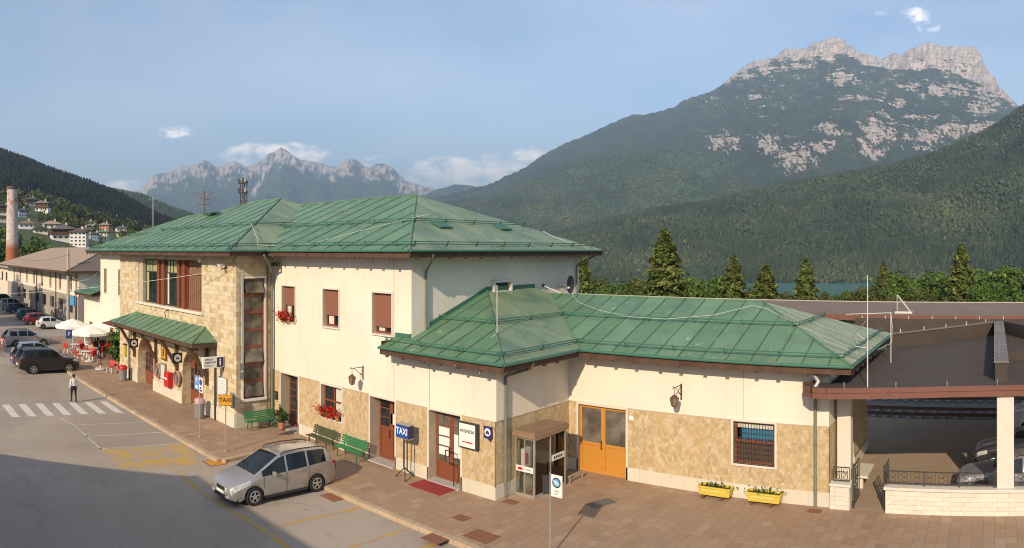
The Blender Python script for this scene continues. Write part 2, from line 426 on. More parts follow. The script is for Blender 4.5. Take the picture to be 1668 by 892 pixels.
def m_roof(name, axis, faded, pale_k=.6, rust_k=.75, pitch=.93):
    """green painted standing seam sheet; panels of .93 m along axis"""
    t = NT(name); sp = t.n('ShaderNodeSeparateXYZ'); t.l(t.pos(), sp.inputs[0])
    a = sp.outputs[axis]
    pan = t.math('FLOOR', t.math('DIVIDE', a, pitch))
    w = t.n('ShaderNodeTexWhiteNoise'); w.noise_dimensions = '1D'; t.l(pan, w.inputs['W'])
    g1, g2 = ((.100, .196, .112), (.136, .242, .142)) if not faded else ((.155, .232, .140), (.215, .278, .165))
    c = t.mix(w.outputs['Value'], g1, g2)
    st = (7, .5, .5) if axis == 0 else (.5, 7, .5)
    streak = t.noise(.9, 6, t.vec(st))
    c = t.mix(t.math('MULTIPLY', t.rng(streak, .48, .75), .35 if not faded else .55), c, (.135, .235, .150) if not faded else (.26, .30, .185))
    c = t.mix(t.math('MULTIPLY', t.rng(t.noise(.7, 6), .46, .66), .62), c, (.078, .150, .100))
    wv = t.noise(2.2, 7, t.vec((3, 1, 1) if axis == 0 else (1, 3, 1)), .62)
    reg = t.rng(t.noise(.22, 3), .46 if faded else .48, .62)
    rust = t.math('MULTIPLY', t.rng(wv, .56 if faded else .585, .68), reg)
    c = t.mix(t.math('MULTIPLY', rust, rust_k), c, (.30, .20, .12))
    pale = t.math('MULTIPLY', t.rng(t.noise(2.8, 6, t.vec((1.2, .8, 1))), .635, .68), t.rng(t.noise(.35, 2), .42, .56))
    c = t.mix(t.math('MULTIPLY', pale, .6), c, (.40, .42, .32))
    if pale_k > .6: c = t.mix(t.math('MULTIPLY', t.rng(t.noise(.8, 6, t.vec((.4, 4.5, .4))), .40, .60), .75), c, (.40, .41, .29))
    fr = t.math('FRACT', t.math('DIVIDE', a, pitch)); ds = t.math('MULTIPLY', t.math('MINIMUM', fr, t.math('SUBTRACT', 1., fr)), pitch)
    dirt_or_shade = t.math('MULTIPLY', t.rng(ds, .010, .055, 1, 0), t.rng(t.noise(1.3, 4), .3, .6, .45, 1.))  # shadow side of the seams, painted as dark lines along panel borders
    c = t.mix(t.math('MULTIPLY', dirt_or_shade, .60 if not faded else .4), c, (.030, .068, .044))
    t.bump(t.math('ADD', t.noise(1.1, 3), t.math('MULTIPLY', t.noise(9, 3), .15)), .25, .03)
    return t.out(c, t.rng(t.noise(2, 4), .3, .7, .36, .55), .0, .5)
def m_terrain(name, rockc=(.46, .39, .33), f1=(.022, .040, .022), f2=(.050, .078, .036), meadow=(.10, .12, .05)):
    t = NT(name)
    fo = t.mix(t.attr('tone'), f1, f2)
    fo = t.mix(t.attr('meadow'), fo, meadow)
    rk = t.mix(t.attr('rtone'), sc(rockc, .45), sc(rockc, 1.22))
    c = t.mix(t.attr('rock'), fo, rk)
    return t.out(c, .95, 0, .1)
def m_leaf(name, dark, light, bright=None):
    t = NT(name); a = t.attr('tint')
    c = t.ramp(a, [(0, dark), (.7, light), (1, bright or sc(light, 1.5))])
    m = t.out(c, .75, 0, .2)
    t.b.inputs['Subsurface Weight'].default_value = 0
    tr = t.n('ShaderNodeBsdfTranslucent'); t.l(c, tr.inputs[0])
    mx_ = t.n('ShaderNodeMixShader'); mx_.inputs[0].default_value = .22
    t.l(t.b.outputs[0], mx_.inputs[1]); t.l(tr.outputs[0], mx_.inputs[2]); t.l(mx_.outputs[0], t.t.nodes['Material Output'].inputs['Surface'])
    return m
def m_glass(name, col=(.018, .022, .026), rough=.06):
    t = NT(name)
    c = t.mix(t.rng(t.noise(1.4, 3), .3, .7), sc(col, .6), sc(col, 1.6))
    return t.out(c, rough, 0, .4)
def m_carpaint(name, col, metal=.0, rough=.32):
    t = NT(name)
    c = t.mix(t.noise(2.2, 3), sc(col, .93), sc(col, 1.05))
    dirt_or_shade = t.rng(t.noise(5, 5), .55, .8, 0, .05)
    c = t.mix(dirt_or_shade, c, (.3, .26, .2))
    m = t.out(c, rough, metal, .5); t.b.inputs['Coat Weight'].default_value = .7; t.b.inputs['Coat Roughness'].default_value = .06
    return m
def m_clear():
    t = NT('booth glass'); g = t.n('ShaderNodeBsdfTransparent'); g.inputs[0].default_value = (.93, .95, .94, 1)
    gl = t.n('ShaderNodeBsdfGlossy'); gl.inputs['Roughness'].default_value = .03
    fr = t.n('ShaderNodeFresnel'); fr.inputs[0].default_value = 1.45
    ad = t.math('ADD', fr.outputs[0], .04)
    mx_ = t.n('ShaderNodeMixShader'); t.l(ad, mx_.inputs[0]); t.l(g.outputs[0], mx_.inputs[1]); t.l(gl.outputs[0], mx_.inputs[2])
    t.l(mx_.outputs[0], t.t.nodes['Material Output'].inputs['Surface']); return t.m

K = {}
K['plaster'] = m_plaster('cream plaster', (.735, .672, .555))
K['plaster2'] = m_plaster('pale plaster', (.62, .55, .44))
K['ashlar'] = m_ashlar()
K['crazy'] = m_crazy()
K['plinth'] = m_blocks('white plinth stone', (.60, .55, .45), 1.2, 1.4, var=.06)
K['whiteblock'] = m_blocks('white block wall', (.66, .61, .51), .62, .155, var=.07)
K['trim'] = plain('white stone trim', (.62, .58, .50), .75, .1, 4)
K['reveal'] = plain('pale reveal stone', (.44, .37, .28), .8, .18, 3)
K['paving'] = m_paving()
K['forecourt'] = plain('forecourt tarmac', (.33, .25, .175), .88, .16, 1.1, bump=.2)
K['asphalt'] = m_asphalt()
K['kerb'] = m_blocks('kerb stone', (.42, .32, .215), .95, 5., var=.12, wall=False, mortar=(.2, .16, .12))
K['white_paint'] = m_paint('white road paint', (.62, .59, .54), .42)
K['white_worn'] = m_paint('faint white road paint', (.50, .47, .43), .50)
K['yellow_paint'] = m_paint('worn yellow road paint', (.50, .30, .045), .49)
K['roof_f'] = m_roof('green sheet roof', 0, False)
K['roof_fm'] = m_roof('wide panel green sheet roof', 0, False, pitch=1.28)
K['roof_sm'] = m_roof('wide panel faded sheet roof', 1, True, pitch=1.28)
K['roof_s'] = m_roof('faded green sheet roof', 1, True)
K['green_metal'] = plain('green painted metal', (.05, .15, .10), .45, .25, 6)
K['fascia'] = plain('weathered brown fascia', (.085, .046, .029), .8, .75, 2.2)
K['soffit'] = plain('dark timber soffit', (.13, .075, .045), .85, .3, 4)
K['timber'] = plain('dark brown timber', (.115, .058, .034), .7, .3, 8)
K['rwood'] = plain('red brown wood', (.20, .062, .030), .5, .22, 9)
K['shutter'] = plain('red brown roller shutter', (.24, .098, .064), .65, .12, 12)
K['orange'] = plain('orange varnished wood', (.50, .225, .040), .45, .10, 5)
K['glass'] = m_glass('window glass')
K['glass2'] = m_glass('curtained glass', (.12, .105, .085), .15)
K['curtain'] = plain('pale curtain', (.55, .55, .46), .9, .2, 6)
K['yellowglass'] = plain('pale yellow blind', (.36, .37, .19), .35, .1, 4)
K['pipe'] = plain('grey green downpipe', (.17, .185, .15), .5, .25, 5)
K['iron'] = plain('dark wrought iron', (.045, .042, .04), .55, .3, 10)
K['steel'] = plain('galvanised steel', (.46, .46, .45), .4, .15, 8, metal=.6)
K['alu'] = plain('aluminium frame', (.55, .55, .53), .38, .1, 8, metal=.7)
K['white'] = plain('white enamel', (.74, .73, .70), .4, .05, 5)
K['offwhite'] = plain('off white plastic', (.58, .55, .49), .5, .08, 5)
K['black'] = plain('black enamel', (.02, .02, .022), .45, .2, 6)
K['navy'] = plain('navy blue enamel', (.030, .030, .11), .4, .1, 6)
K['blue'] = plain('sign blue', (.022, .085, .33), .35, .1, 6)
K['lblue'] = plain('pale sign blue', (.10, .33, .60), .35, .1, 6)
K['red'] = plain('red enamel', (.50, .022, .025), .4, .12, 6)
K['dred'] = plain('dark red mat', (.27, .03, .032), .95, .18, 12)
K['pink'] = plain('pinkish lid', (.48, .31, .33), .55, .1, 6)
K['peach'] = plain('peach rim', (.50, .27, .19), .5, .15, 6)
K['yellow'] = plain('yellow plastic', (.60, .46, .075), .5, .1, 5)
K['ochre'] = plain('orange yellow enamel', (.60, .30, .03), .45, .08, 5)
K['bench_green'] = plain('bright green paint', (.033, .185, .065), .45, .2, 9)
K['bench_dark'] = plain('olive green paint', (.065, .075, .030), .55, .25, 9)
K['grey'] = plain('grey plastic', (.20, .20, .195), .6, .12, 6)
K['concrete'] = plain('concrete', (.40, .37, .33), .9, .15, 2.5)
K['brownmetal'] = plain('brown painted metal', (.17, .075, .055), .42, .18, 3)
K['bronze'] = plain('brown booth roof', (.25, .165, .105), .6, .2, 4)
K['bitumen'] = plain('brown bitumen roofing', (.066, .051, .042), .9, .28, 1.2, bump=.25, bscale=9)
K['bitumen_l'] = plain('weathered bitumen roof', (.185, .138, .108), .85, .25, .9)
K['slabcap'] = m_blocks('grey coping slabs', (.17, .16, .15), .5, .45, var=.15, wall=False)
K['terracotta'] = plain('terracotta', (.42, .17, .085), .75, .15, 6)
K['rustplate'] = plain('rust brown cover', (.235, .10, .055), .8, .3, 9)
K['greyplate'] = plain('grey iron cover', (.13, .12, .115), .65, .25, 9)
K['soil'] = plain('potting soil', (.07, .045, .03), .95, .3, 20)
K['flower'] = m_leaf('red geranium petals', (.36, .008, .012), (.62, .02, .02), (.8, .05, .04))
K['pleaf'] = m_leaf('pot plant leaves', (.02, .05, .015), (.06, .12, .03))
K['gravel'] = plain('track ballast', (.20, .185, .17), .95, .5, 9, bump=.6, bscale=14)
K['rail'] = plain('rusty rail', (.22, .14, .10), .5, .25, 4, metal=.4)
K['sleeper'] = plain('concrete sleeper', (.26, .24, .22), .9, .2, 5)
K['brownroof'] = plain('brown tile roof', (.34, .255, .19), .85, .14, 6)
K['redtile'] = plain('red roof tile', (.36, .13, .075), .8, .25, 6)
K['grass'] = plain('rough grass', (.060, .085, .030), .95, .4, .3)
K['canvas'] = plain('white parasol canvas', (.80, .775, .72), .8, .04, 3)
K['chairred'] = plain('red chair plastic', (.48, .035, .04), .45, .1, 6)
K['tyre'] = plain('tyre rubber', (.022, .022, .022), .85, .2, 12)
K['rim'] = plain('alloy rim', (.55, .55, .55), .3, .1, 6, metal=.8)
K['rimdark'] = plain('dark wheel cover', (.16, .16, .16), .45, .1, 6, metal=.4)
K['carglass'] = m_glass('car glass', (.012, .016, .018), .04)
K['cartrim'] = plain('black car trim', (.025, .025, .025), .5, .2, 8)
K['lens'] = m_glass('clear lamp lens', (.50, .50, .50), .08)
K['redlens'] = m_glass('red lamp lens', (.28, .012, .012), .12)
K['skin'] = plain('skin', (.42, .24, .165), .6, .06, 20)
K['hair'] = plain('dark hair', (.030, .022, .017), .7, .3, 40)
K['bark'] = plain('bark', (.085, .06, .042), .95, .3, 6)
K['conifer'] = m_leaf('spruce needles', (.036, .056, .015), (.140, .172, .040), (.26, .275, .065))
K['broad'] = m_leaf('broad leaves', (.028, .060, .014), (.105, .175, .034), (.21, .28, .058))
K['broad2'] = m_leaf('olive leaves', (.034, .050, .016), (.115, .135, .038), (.21, .20, .06))
K['forest'] = m_leaf('distant forest', (.024, .040, .020), (.066, .090, .036), (.135, .140, .052))
K['forest_dark'] = m_leaf('shade darkened spruce forest', (.007, .014, .011), (.016, .026, .017), (.032, .044, .024))  # spruce green, darkened further to hold the shade of the hillside
t = NT('lake water')
t.bump(t.noise(.12, 5, t.vec((1, 3, 1))), .12, .4)
K['water'] = t.out(t.mix(t.noise(.006, 3), (.035, .150, .150), (.055, .190, .185)), .22, 0, .5)
t = NT('chimney brick')
patch = t.rng(t.noise(.55, 5, t.vec((1, 1, .5))), .40, .55)
sp_ = t.n('ShaderNodeSeparateXYZ'); t.l(t.pos(), sp_.inputs[0])
lowz = t.math('ADD', t.math('MULTIPLY', t.rng(sp_.outputs[2], 9., 11.5, 1, 0), 1.0), t.math('MULTIPLY', t.rng(sp_.outputs[2], 15., 20., 0, .7), t.rng(t.noise(.9, 5), .50, .60)), True)
K['chimney'] = t.out(t.mix(lowz, t.mix(t.rng(t.noise(1.6, 6), .45, .65), (.52, .46, .43), (.44, .34, .29)), t.mix(t.noise(1.5, 5), (.36, .115, .05), (.27, .10, .055))), .9)
# ---------------------------------------------------------------- land: ground sheet, lake, hills, mountains
def prof_fn(p):
    a = np.array(p, float)
    return lambda x: np.interp(x, a[:, 0], a[:, 1])
def hillside_z(az, r):                                   # village slope on the left
    px = az * F + U0
    yt = np.interp(px, [-900, -200, 0, 60, 100, 160, 230, 300, 450, 620, 760], [318, 318, 326, 331, 343, 366, 384, 394, 402, 408, 425])
    z5 = 9 + (407 - yt) / F * 560
    t = np.clip((r - 150) / 410, 0, 1)
    return z5 * t
def ground_z(az, r):
    px = az * F + U0
    z = np.full_like(r, -.30)
    X = r * np.sin(az); Y = r * np.cos(az)
    fall = sstep(63, 150, Y) * 8 + sstep(130, 720, r) * 47 * sstep(60, 90, Y)
    right = sstep(640, 800, px)
    left = 1 - right
    return z - fall * right + hillside_z(az, r) * left * sstep(63, 110, r)
rr = np.concatenate([np.linspace(0, 60, 14), np.linspace(65, 300, 48), np.linspace(310, 1300, 60), np.geomspace(1400, 13800, 22)])
aa = np.linspace(-math.pi, math.pi, 361)
A2, R2 = np.meshgrid(aa, rr)
Z2 = ground_z(A2, R2) + np.where(R2 > 140, fbm(R2 * np.sin(A2) / 60, R2 * np.cos(A2) / 60, 3) * 1.2, 0)
Z2 = np.where(R2 > 2000, -60, Z2)
def grid_faces(nr, nc):
    i = np.arange(nr - 1)[:, None] * nc + np.arange(nc - 1)[None, :]
    return np.stack([i, i + 1, i + nc + 1, i + nc], -1).reshape(-1, 4)
V = np.stack([R2 * np.sin(A2), R2 * np.cos(A2), Z2], -1).reshape(-1, 3)
struct(link('ground', np_mesh('ground', V, grid_faces(*A2.shape)[:, ::-1], None, smooth=True), K['grass']))
# lake
la = np.linspace(-.80, .45, 40); lr = np.linspace(520, 1500, 12)
LA, LR = np.meshgrid(la, lr)
V = np.stack([LR * np.sin(LA), LR * np.cos(LA), np.full_like(LA, -46.)], -1).reshape(-1, 3)
struct(link('lake', np_mesh('lake', V, grid_faces(*LA.shape)[:, ::-1], None), K['water']))

def make_range(name, prof, D, r0, z0, px0, px1, nc, nr, p, amp, sc_, jag=0., mat=None, cap=.996, back=1.35, rockfn=None, flute=None, stretch=1.0, octs=6, gain=.52):
    pf = prof_fn(prof)
    px = np.linspace(px0, px1, nc); az = (px - U0) / F
    Dv = D(px) if callable(D) else np.full(nc, float(D))
    r0v = r0(px) if callable(r0) else np.full(nc, float(r0))
    yp = pf(px) + (jag * fbm(px / 9., px * 0 + 3.3, 4) if jag else 0)
    zr = 9 + (407 - yp) / F * Dv
    t = np.concatenate([np.linspace(0, 1, nr), [1.02, 1.05, 1.09, 1.14, 1.2]])
    T_, _ = np.meshgrid(t, az, indexing='ij')
    AZ = np.broadcast_to(az, T_.shape)
    Rr = r0v + (Dv - r0v) * T_
    front = np.clip(T_, 0, 1)
    z = z0 + (zr - z0) * front ** p
    X = Rr * np.sin(AZ); Y = Rr * np.cos(AZ)
    env = np.clip(front * 3, 0, 1) * np.clip((1 - front) * 6, 0, 1)
    n = ridged(X / sc_ + 5, Y / sc_ * stretch + 2, octs, gain)
    z = z + n * amp * env * np.minimum(1, (zr - z0) / (amp * 4))
    lim = 9 + (zr - 9) * Rr / Dv * cap
    z = np.where((T_ < 1) & (zr > 9), np.minimum(z, lim), z)
    z = np.where(T_ > 1, zr - (zr - z0) * (T_ - 1) * 3.2, z)
    PXv = AZ * F + U0; PY = 407 - (z - 9) / Rr * F
    rock = np.zeros_like(z); rt = np.full_like(z, .5); me_ = np.zeros_like(z)
    if rockfn: rock, rt, me_ = rockfn(PXv, PY, z, T_)
    if flute is not None:
        dr = flute(PXv, PY, z, rock, T_)
        s = (Rr + dr) / Rr
        X = X * s; Y = Y * s; z = 9 + (z - 9) * s
    tone = np.clip(.5 + fbm(X / 55, Y / 55, 4) * .7 + fbm(X / 300, Y / 300, 3) * .5, 0, 1)
    V = np.stack([X, Y, z], -1).reshape(-1, 3)
    me = np_mesh(name, V, grid_faces(*T_.shape), None, dict(rock=rock, rtone=rt, meadow=me_, tone=tone), smooth=True)
    o = struct(link(name, me, mat))
    return dict(o=o, px=px, t=t[:nr], X=X[:nr], Y=Y[:nr], Z=z[:nr], rock=rock[:nr], PX=PXv[:nr], PY=PY[:nr], R=Rr[:nr])

# ---- far blue range
B = [(150, 330), (200, 316), (225, 311), (238, 298), (250, 286), (262, 282), (283, 278), (300, 270), (312, 271), (322, 266), (331, 260), (340, 263), (352, 272), (362, 271), (371, 266), (380, 262), (388, 265), (398, 272), (412, 268), (425, 262),
     (437, 250), (448, 246), (458, 240), (468, 245), (476, 253), (490, 260), (505, 263), (520, 265), (535, 270), (548, 272), (560, 263), (570, 258), (580, 259), (592, 270), (600, 274), (612, 267), (625, 266), (640, 273), (650, 284), (660, 294), (680, 300), (700, 306), (740, 312), (800, 322)]
def rock_B(px, py, z, t):
    n = fbm(px / 18, py / 9, 5); n2 = ridged(px / 9 + py / 25, py / 60, 4)
    ridge = prof_fn(B)(px)
    d = py - ridge
    rk = sstep(.05, .6, n * 1.3 + .62 - d / 30 + n2 * .45) * .85
    scar = np.maximum(0, 1 - np.abs((px - 445) + (py - 262) * .62) / 9) * ((py > 245) & (py < 318))
    rk = np.maximum(rk, sstep(.3, .8, scar + n * .4))
    return rk, np.clip(.55 + n2 * .5, 0, 1), np.zeros_like(px)
make_range('far_mountains', B, 11000, 6300, 200, 120, 830, 620, 140, 1.25, 400, 800, 1.8, m_terrain('far mountain slopes', (.42, .36, .33)), .992, rockfn=rock_B,
           octs=4, gain=.42, flute=lambda px, py, z, rk, t: -rk * (120 * fbm(px / 10, py / 22, 4) + 100 * fbm((px + py) / 8, (py - px) / 8, 4)))
# ---- small blue hump in the gap
make_range('gap_hill', [(640, 330), (690, 317), (712, 308), (728, 304), (742, 300), (760, 301), (775, 304), (800, 302), (840, 318), (900, 330)], 7600, 5200, 90, 640, 900, 160, 40, 1.1, 80, 600, 1.0, m_terrain('gap hill slopes'))
# ---- rocky massif on the right
C = [(690, 325), (735, 316), (770, 308), (800, 300), (825, 288), (850, 276), (875, 258), (900, 243), (925, 231), (950, 222), (975, 210), (1000, 199), (1015, 192), (1030, 187), (1050, 186), (1075, 181), (1100, 173), (1115, 163), (1140, 154), (1160, 148), (1175, 139), (1188, 128), (1200, 117), (1215, 107),
     (1229, 99), (1240, 97), (1262, 94), (1272, 85), (1281, 78), (1300, 80), (1312, 79), (1322, 71), (1332, 70), (1340, 66), (1350, 62), (1358, 60), (1367, 60), (1374, 65), (1382, 73), (1395, 81), (1412, 89), (1427, 92), (1436, 96), (1446, 91), (1456, 86), (1466, 90), (1478, 83), (1484, 80), (1498, 73), (1510, 69), (1522, 70), (1530, 76),
     (1550, 75), (1570, 75), (1584, 76), (1592, 79), (1597, 88), (1602, 102), (1610, 116), (1621, 128), (1628, 142), (1640, 152), (1650, 163), (1660, 174), (1680, 190), (1760, 230), (1850, 260)]
topline = prof_fn([(1150, 150), (1190, 132), (1215, 116), (1262, 98), (1290, 99), (1330, 96), (1350, 98), (1380, 88), (1400, 100), (1425, 108), (1450, 113), (1480, 113), (1520, 112), (1550, 120), (1580, 128), (1600, 142), (1620, 150), (1650, 172), (1700, 200)])
patches = [(1178, 231, 34, 20), (1252, 236, 26, 24), (1300, 256, 48, 30), (1340, 238, 26, 14), (1430, 216, 40, 42), (1420, 246, 30, 12), (1506, 226, 46, 22), (1555, 210, 44, 18), (1600, 205, 50, 12), (1372, 128, 40, 14), (1245, 112, 34, 12), (1300, 108, 40, 9), (1540, 146, 62, 15), (1462, 168, 20, 9),
           (1610, 150, 40, 24), (1400, 160, 44, 7), (1210, 122, 34, 10), (1345, 205, 20, 10), (1358, 215, 26, 9), (1600, 176, 40, 16), (1480, 140, 26, 8), (1230, 158, 20, 6), (1500, 190, 50, 6)]
def rock_C(px, py, z, t):
    n = fbm(px / 17, py / 12, 4); f = fbm(px / 4., py / 3.2, 3); v = fbm((px + py * .25) / 4.2, py / 17, 4)
    sl = np.where(px < 1400, .10, -.16)
    st = fbm((px + py * .5) / 30 + 3, (py + px * sl) / 3.4, 5); dg = fbm((px - py * .9) / 7, (py + px * .7) / 26, 4)
    top = sstep(-2, 3, topline(px) - py + n * 11 + f * 4 + st * 5) * sstep(1150, 1190, px)
    m = np.full_like(px, -1.)
    for (x, y, rx, ry) in patches:
        d = ((px - x) / rx) ** 2 + ((py - y) / ry) ** 2
        m = np.maximum(m, np.clip(1.05 - d, -1, 1))
    lowp = sstep(190, 212, py); vv = fbm((px - py * .35) / 5.5, (py + px * .3) / 13, 4)
    pt = sstep(.20, .46, m * .85 + n * .8 + st * (.8 - .55 * lowp) + vv * .6 * lowp + f * .5 + dg * .5 - .28)
    high = sstep(1090, 1230, px + (200 - py) * .9) * sstep(242, 205, py)
    band = sstep(.40, .54, st * 1.0 + n * .45 + f * .25 + dg * .2) * high
    gul = sstep(.90, .97, 1 - np.abs(dg) * 1.6) * sstep(.0, .3, n) * high * (py < 172)
    rk = np.clip(np.maximum.reduce([top, pt, band * .85, gul * .75]), 0, 1)
    ax = px - 1413 - (py - 243) * .75
    scree = np.clip(1.2 - (ax / 6) ** 2, 0, 1) * sstep(222, 228, py) * sstep(264, 256, py)
    rk = np.maximum(rk, scree)
    tt = np.clip(.52 + v * (.50 + .3 * top) + st * .45 + f * .25 + scree * .3 + .06 * top, 0, 1)
    mead = sstep(.1, .5, fbm(px / 40, py / 22, 4)) * .32
    return rk, tt, mead
def flute_C(px, py, z, rk, t):
    a = fbm(px / 7., py / 9, 4) * 34 + fbm(px / 24, py / 26, 3) * 70 + fbm(px / 16, py / 3.6, 4) * 38
    return -(rk * a + (1 - rk) * fbm(px / 4., py / 3.0, 3) * 22) * np.clip((1 - t) * 30, .15, 1)
mat_C = m_terrain('massif slopes', (.41, .36, .325), (.022, .036, .026), (.044, .062, .036), (.070, .090, .042))
rngC = make_range('rocky_mountain', C, 5600, 2500, 60, 690, 1840, 1250, 460, 1.18, 75, 900, 3.0, mat_C, .995, rockfn=rock_C, flute=flute_C, octs=3, gain=.36)
# ---- green shoulder before it
E_ = [(600, 395), (660, 352), (700, 342), (745, 336), (790, 329), (830, 313), (865, 298), (900, 284), (935, 270), (965, 262), (1000, 254), (1040, 249), (1080, 246), (1120, 246), (1160, 252), (1200, 262), (1240, 278), (1300, 300), (1380, 330), (1500, 380)]
rngE = make_range('wooded_shoulder', E_, 3900, 2450, 20, 600, 1500, 420, 120, 1.05, 170, 520, 1.0, m_terrain('shoulder slopes', f1=(.030, .060, .028), f2=(.065, .110, .042)), .992)
# ---- wooded hill across the lake
Dp = [(520, 424), (760, 412), (840, 396), (900, 384), (950, 372), (1000, 358), (1050, 347), (1100, 338), (1150, 331), (1200, 320), (1250, 309), (1300, 298), (1340, 291), (1380, 285), (1440, 272), (1500, 259), (1550, 240), (1600, 217), (1640, 192), (1668, 172), (1720, 140), (1800, 110)]
rngD = make_range('wooded_hill', Dp, 2150, 1190, -47, 560, 1800, 420, 120, 1.02, 75, 330, 0.6, m_terrain('wooded hill soil', f1=(.02, .032, .018), f2=(.04, .055, .026)), .985)
# ---- left: dark hill behind the village and the paler one behind it
Ap = [(-900, 190), (-300, 205), (-60, 228), (0, 249), (20, 256), (40, 263), (70, 276), (100, 286), (130, 297), (160, 309), (185, 319), (205, 328), (225, 341), (245, 352), (262, 362), (285, 372), (330, 388), (420, 401), (560, 408)]
rngA = make_range('dark_hill', Ap, 1250, 560, 18, -560, 560, 420, 110, 1.1, 26, 170, 0.5, m_terrain('dark hill soil', f1=(.015, .022, .015), f2=(.025, .038, .02)), .985)
A2p = [(60, 320), (120, 312), (160, 309), (185, 312), (210, 316), (232, 321), (255, 331), (280, 342), (310, 352), (340, 364), (400, 380), (500, 398), (620, 408)]
rngA2 = make_range('pale_hill', A2p, 2500, 1400, 25, 60, 620, 220, 60, 1.1, 40, 260, 0.5, m_terrain('pale hill soil'), .985)

# ---- forests: one stuff object per slope
def tpl_cone(tiers=3, n=6):
    v = []; f = []
    for k in range(tiers):
        b = .06 + .80 * k / tiers; top = min(1, b + 1.15 / tiers) if k < tiers - 1 else 1.0; r = .27 * (1 - .78 * k / tiers)
        o = len(v); v += [(r * math.cos(2 * math.pi * i / n + k), r * math.sin(2 * math.pi * i / n + k), b) for i in range(n)] + [(0, 0, top)]
        f += [(o + i, o + (i + 1) % n, o + n) for i in range(n)]
    return np.array(v), np.array(f)
def tpl_ball(seed):
    bm = bmesh.new(); bmesh.ops.create_icosphere(bm, subdivisions=1, radius=1); rs = np.random.RandomState(seed)
    bm.verts.ensure_lookup_table(); v = np.array([x.co[:] for x in bm.verts]); f = np.array([[q.index for q in p.verts] for p in bm.faces]); bm.free()
    v *= (1 + .30 * rs.randn(len(v), 1)); v = v * (.44, .44, .42) + (0, 0, .5); return v, f
def scatter(name, rg, count, h0, h1, tpls, mat, seed, rockmax=.35, pmin=-1e9, pmax=1e9, keep=None, tbias=0.):
    rs = np.random.RandomState(seed)
    nr, nc = rg['X'].shape
    i = rs.rand(count) * (nr - 1.01); j = rs.rand(count) * (nc - 1.01); i0 = i.astype(int); j0 = j.astype(int); fi = i - i0; fj = j - j0
    def smp(a): return (a[i0, j0] * (1 - fi) + a[i0 + 1, j0] * fi) * (1 - fj) + (a[i0, j0 + 1] * (1 - fi) + a[i0 + 1, j0 + 1] * fi) * fj
    x, y, z, rk, px = smp(rg['X']), smp(rg['Y']), smp(rg['Z']), smp(rg['rock']), smp(rg['PX'])
    ok = (rk < rockmax) & (px > pmin) & (px < pmax)
    if keep is not None: ok &= keep(x, y, z, px)
    x, y, z = x[ok], y[ok], z[ok]; n = len(x)
    broad = fbm(x / 170, y / 170, 4) + rs.randn(n) * .16
    VV = []; FF = []; TT = []; off = 0
    kind = np.where(broad > -.02, 1, 0) if len(tpls) > 1 else np.zeros(n, int)
    for k, (tv, tf) in enumerate(tpls):
        sel = np.where(kind == k)[0]; m = len(sel)
        if not m: continue
        h = (h0 + (h1 - h0) * rs.rand(m) ** 1.4) * (.72 if k == 1 else 1); w = h * (1 + .3 * rs.randn(m)).clip(.6, 1.6)
        a = rs.rand(m) * 6.28; ca, sa = np.cos(a), np.sin(a)
        px_ = tv[None, :, 0] * w[:, None]; py_ = tv[None, :, 1] * w[:, None]
        vx = x[sel][:, None] + px_ * ca[:, None] - py_ * sa[:, None]; vy = y[sel][:, None] + px_ * sa[:, None] + py_ * ca[:, None]; vz = z[sel][:, None] + tv[None, :, 2] * h[:, None] - .04 * h[:, None]
        VV.append(np.stack([vx, vy, vz], -1).reshape(-1, 3)); FF.append((tf[None] + off + np.arange(m)[:, None, None] * len(tv)).reshape(-1, 3)); off += m * len(tv)
        tint = np.clip(.36 + tbias + .17 * rs.randn(m) + fbm(x[sel] / 260 + 9, y[sel] / 260, 3) * .5 + (.13 if k == 1 else 0), 0, 1)
        TT.append(np.repeat(tint, len(tv)))
    me = np_mesh(name, np.concatenate(VV), np.concatenate(FF), mat, dict(tint=np.concatenate(TT)), n=3)
    return link(name, me, None)
cone3, cone2, cone1, ball = tpl_cone(4, 6), tpl_cone(2, 5), tpl_cone(1, 5), tpl_ball(3)
def stuff(o, label, cat): return tag(o, label, cat, None, 'stuff')
stuff(scatter('forest', rngD, 78000, 7, 17, [cone3, ball], K['forest'], 5, pmin=800, tbias=.05), 'mixed spruce and broadleaf forest covering the hill across the lake', 'forest')
stuff(scatter('forest', rngE, 46000, 9, 20, [cone2, ball], K['forest'], 6, pmin=640, tbias=.16), 'green forest on the shoulder below the rocky mountain', 'forest')
stuff(scatter('forest', rngC, 42000, 7, 14, [cone2, ball], K['forest'], 7, .12, keep=lambda x, y, z, px: (z < 560) & (px < 1330), tbias=-.12), 'thin dark forest climbing the rocky mountain', 'forest')
stuff(scatter('forest', rngA, 42000, 6, 14, [cone3], K['forest_dark'], 8, pmax=330, pmin=-120), 'dark spruce forest on the hill above the village', 'forest')
stuff(scatter('forest', rngA2, 16000, 9, 19, [cone2], K['forest'], 9, pmax=420), 'paler forest on the hill behind the dark one', 'forest')
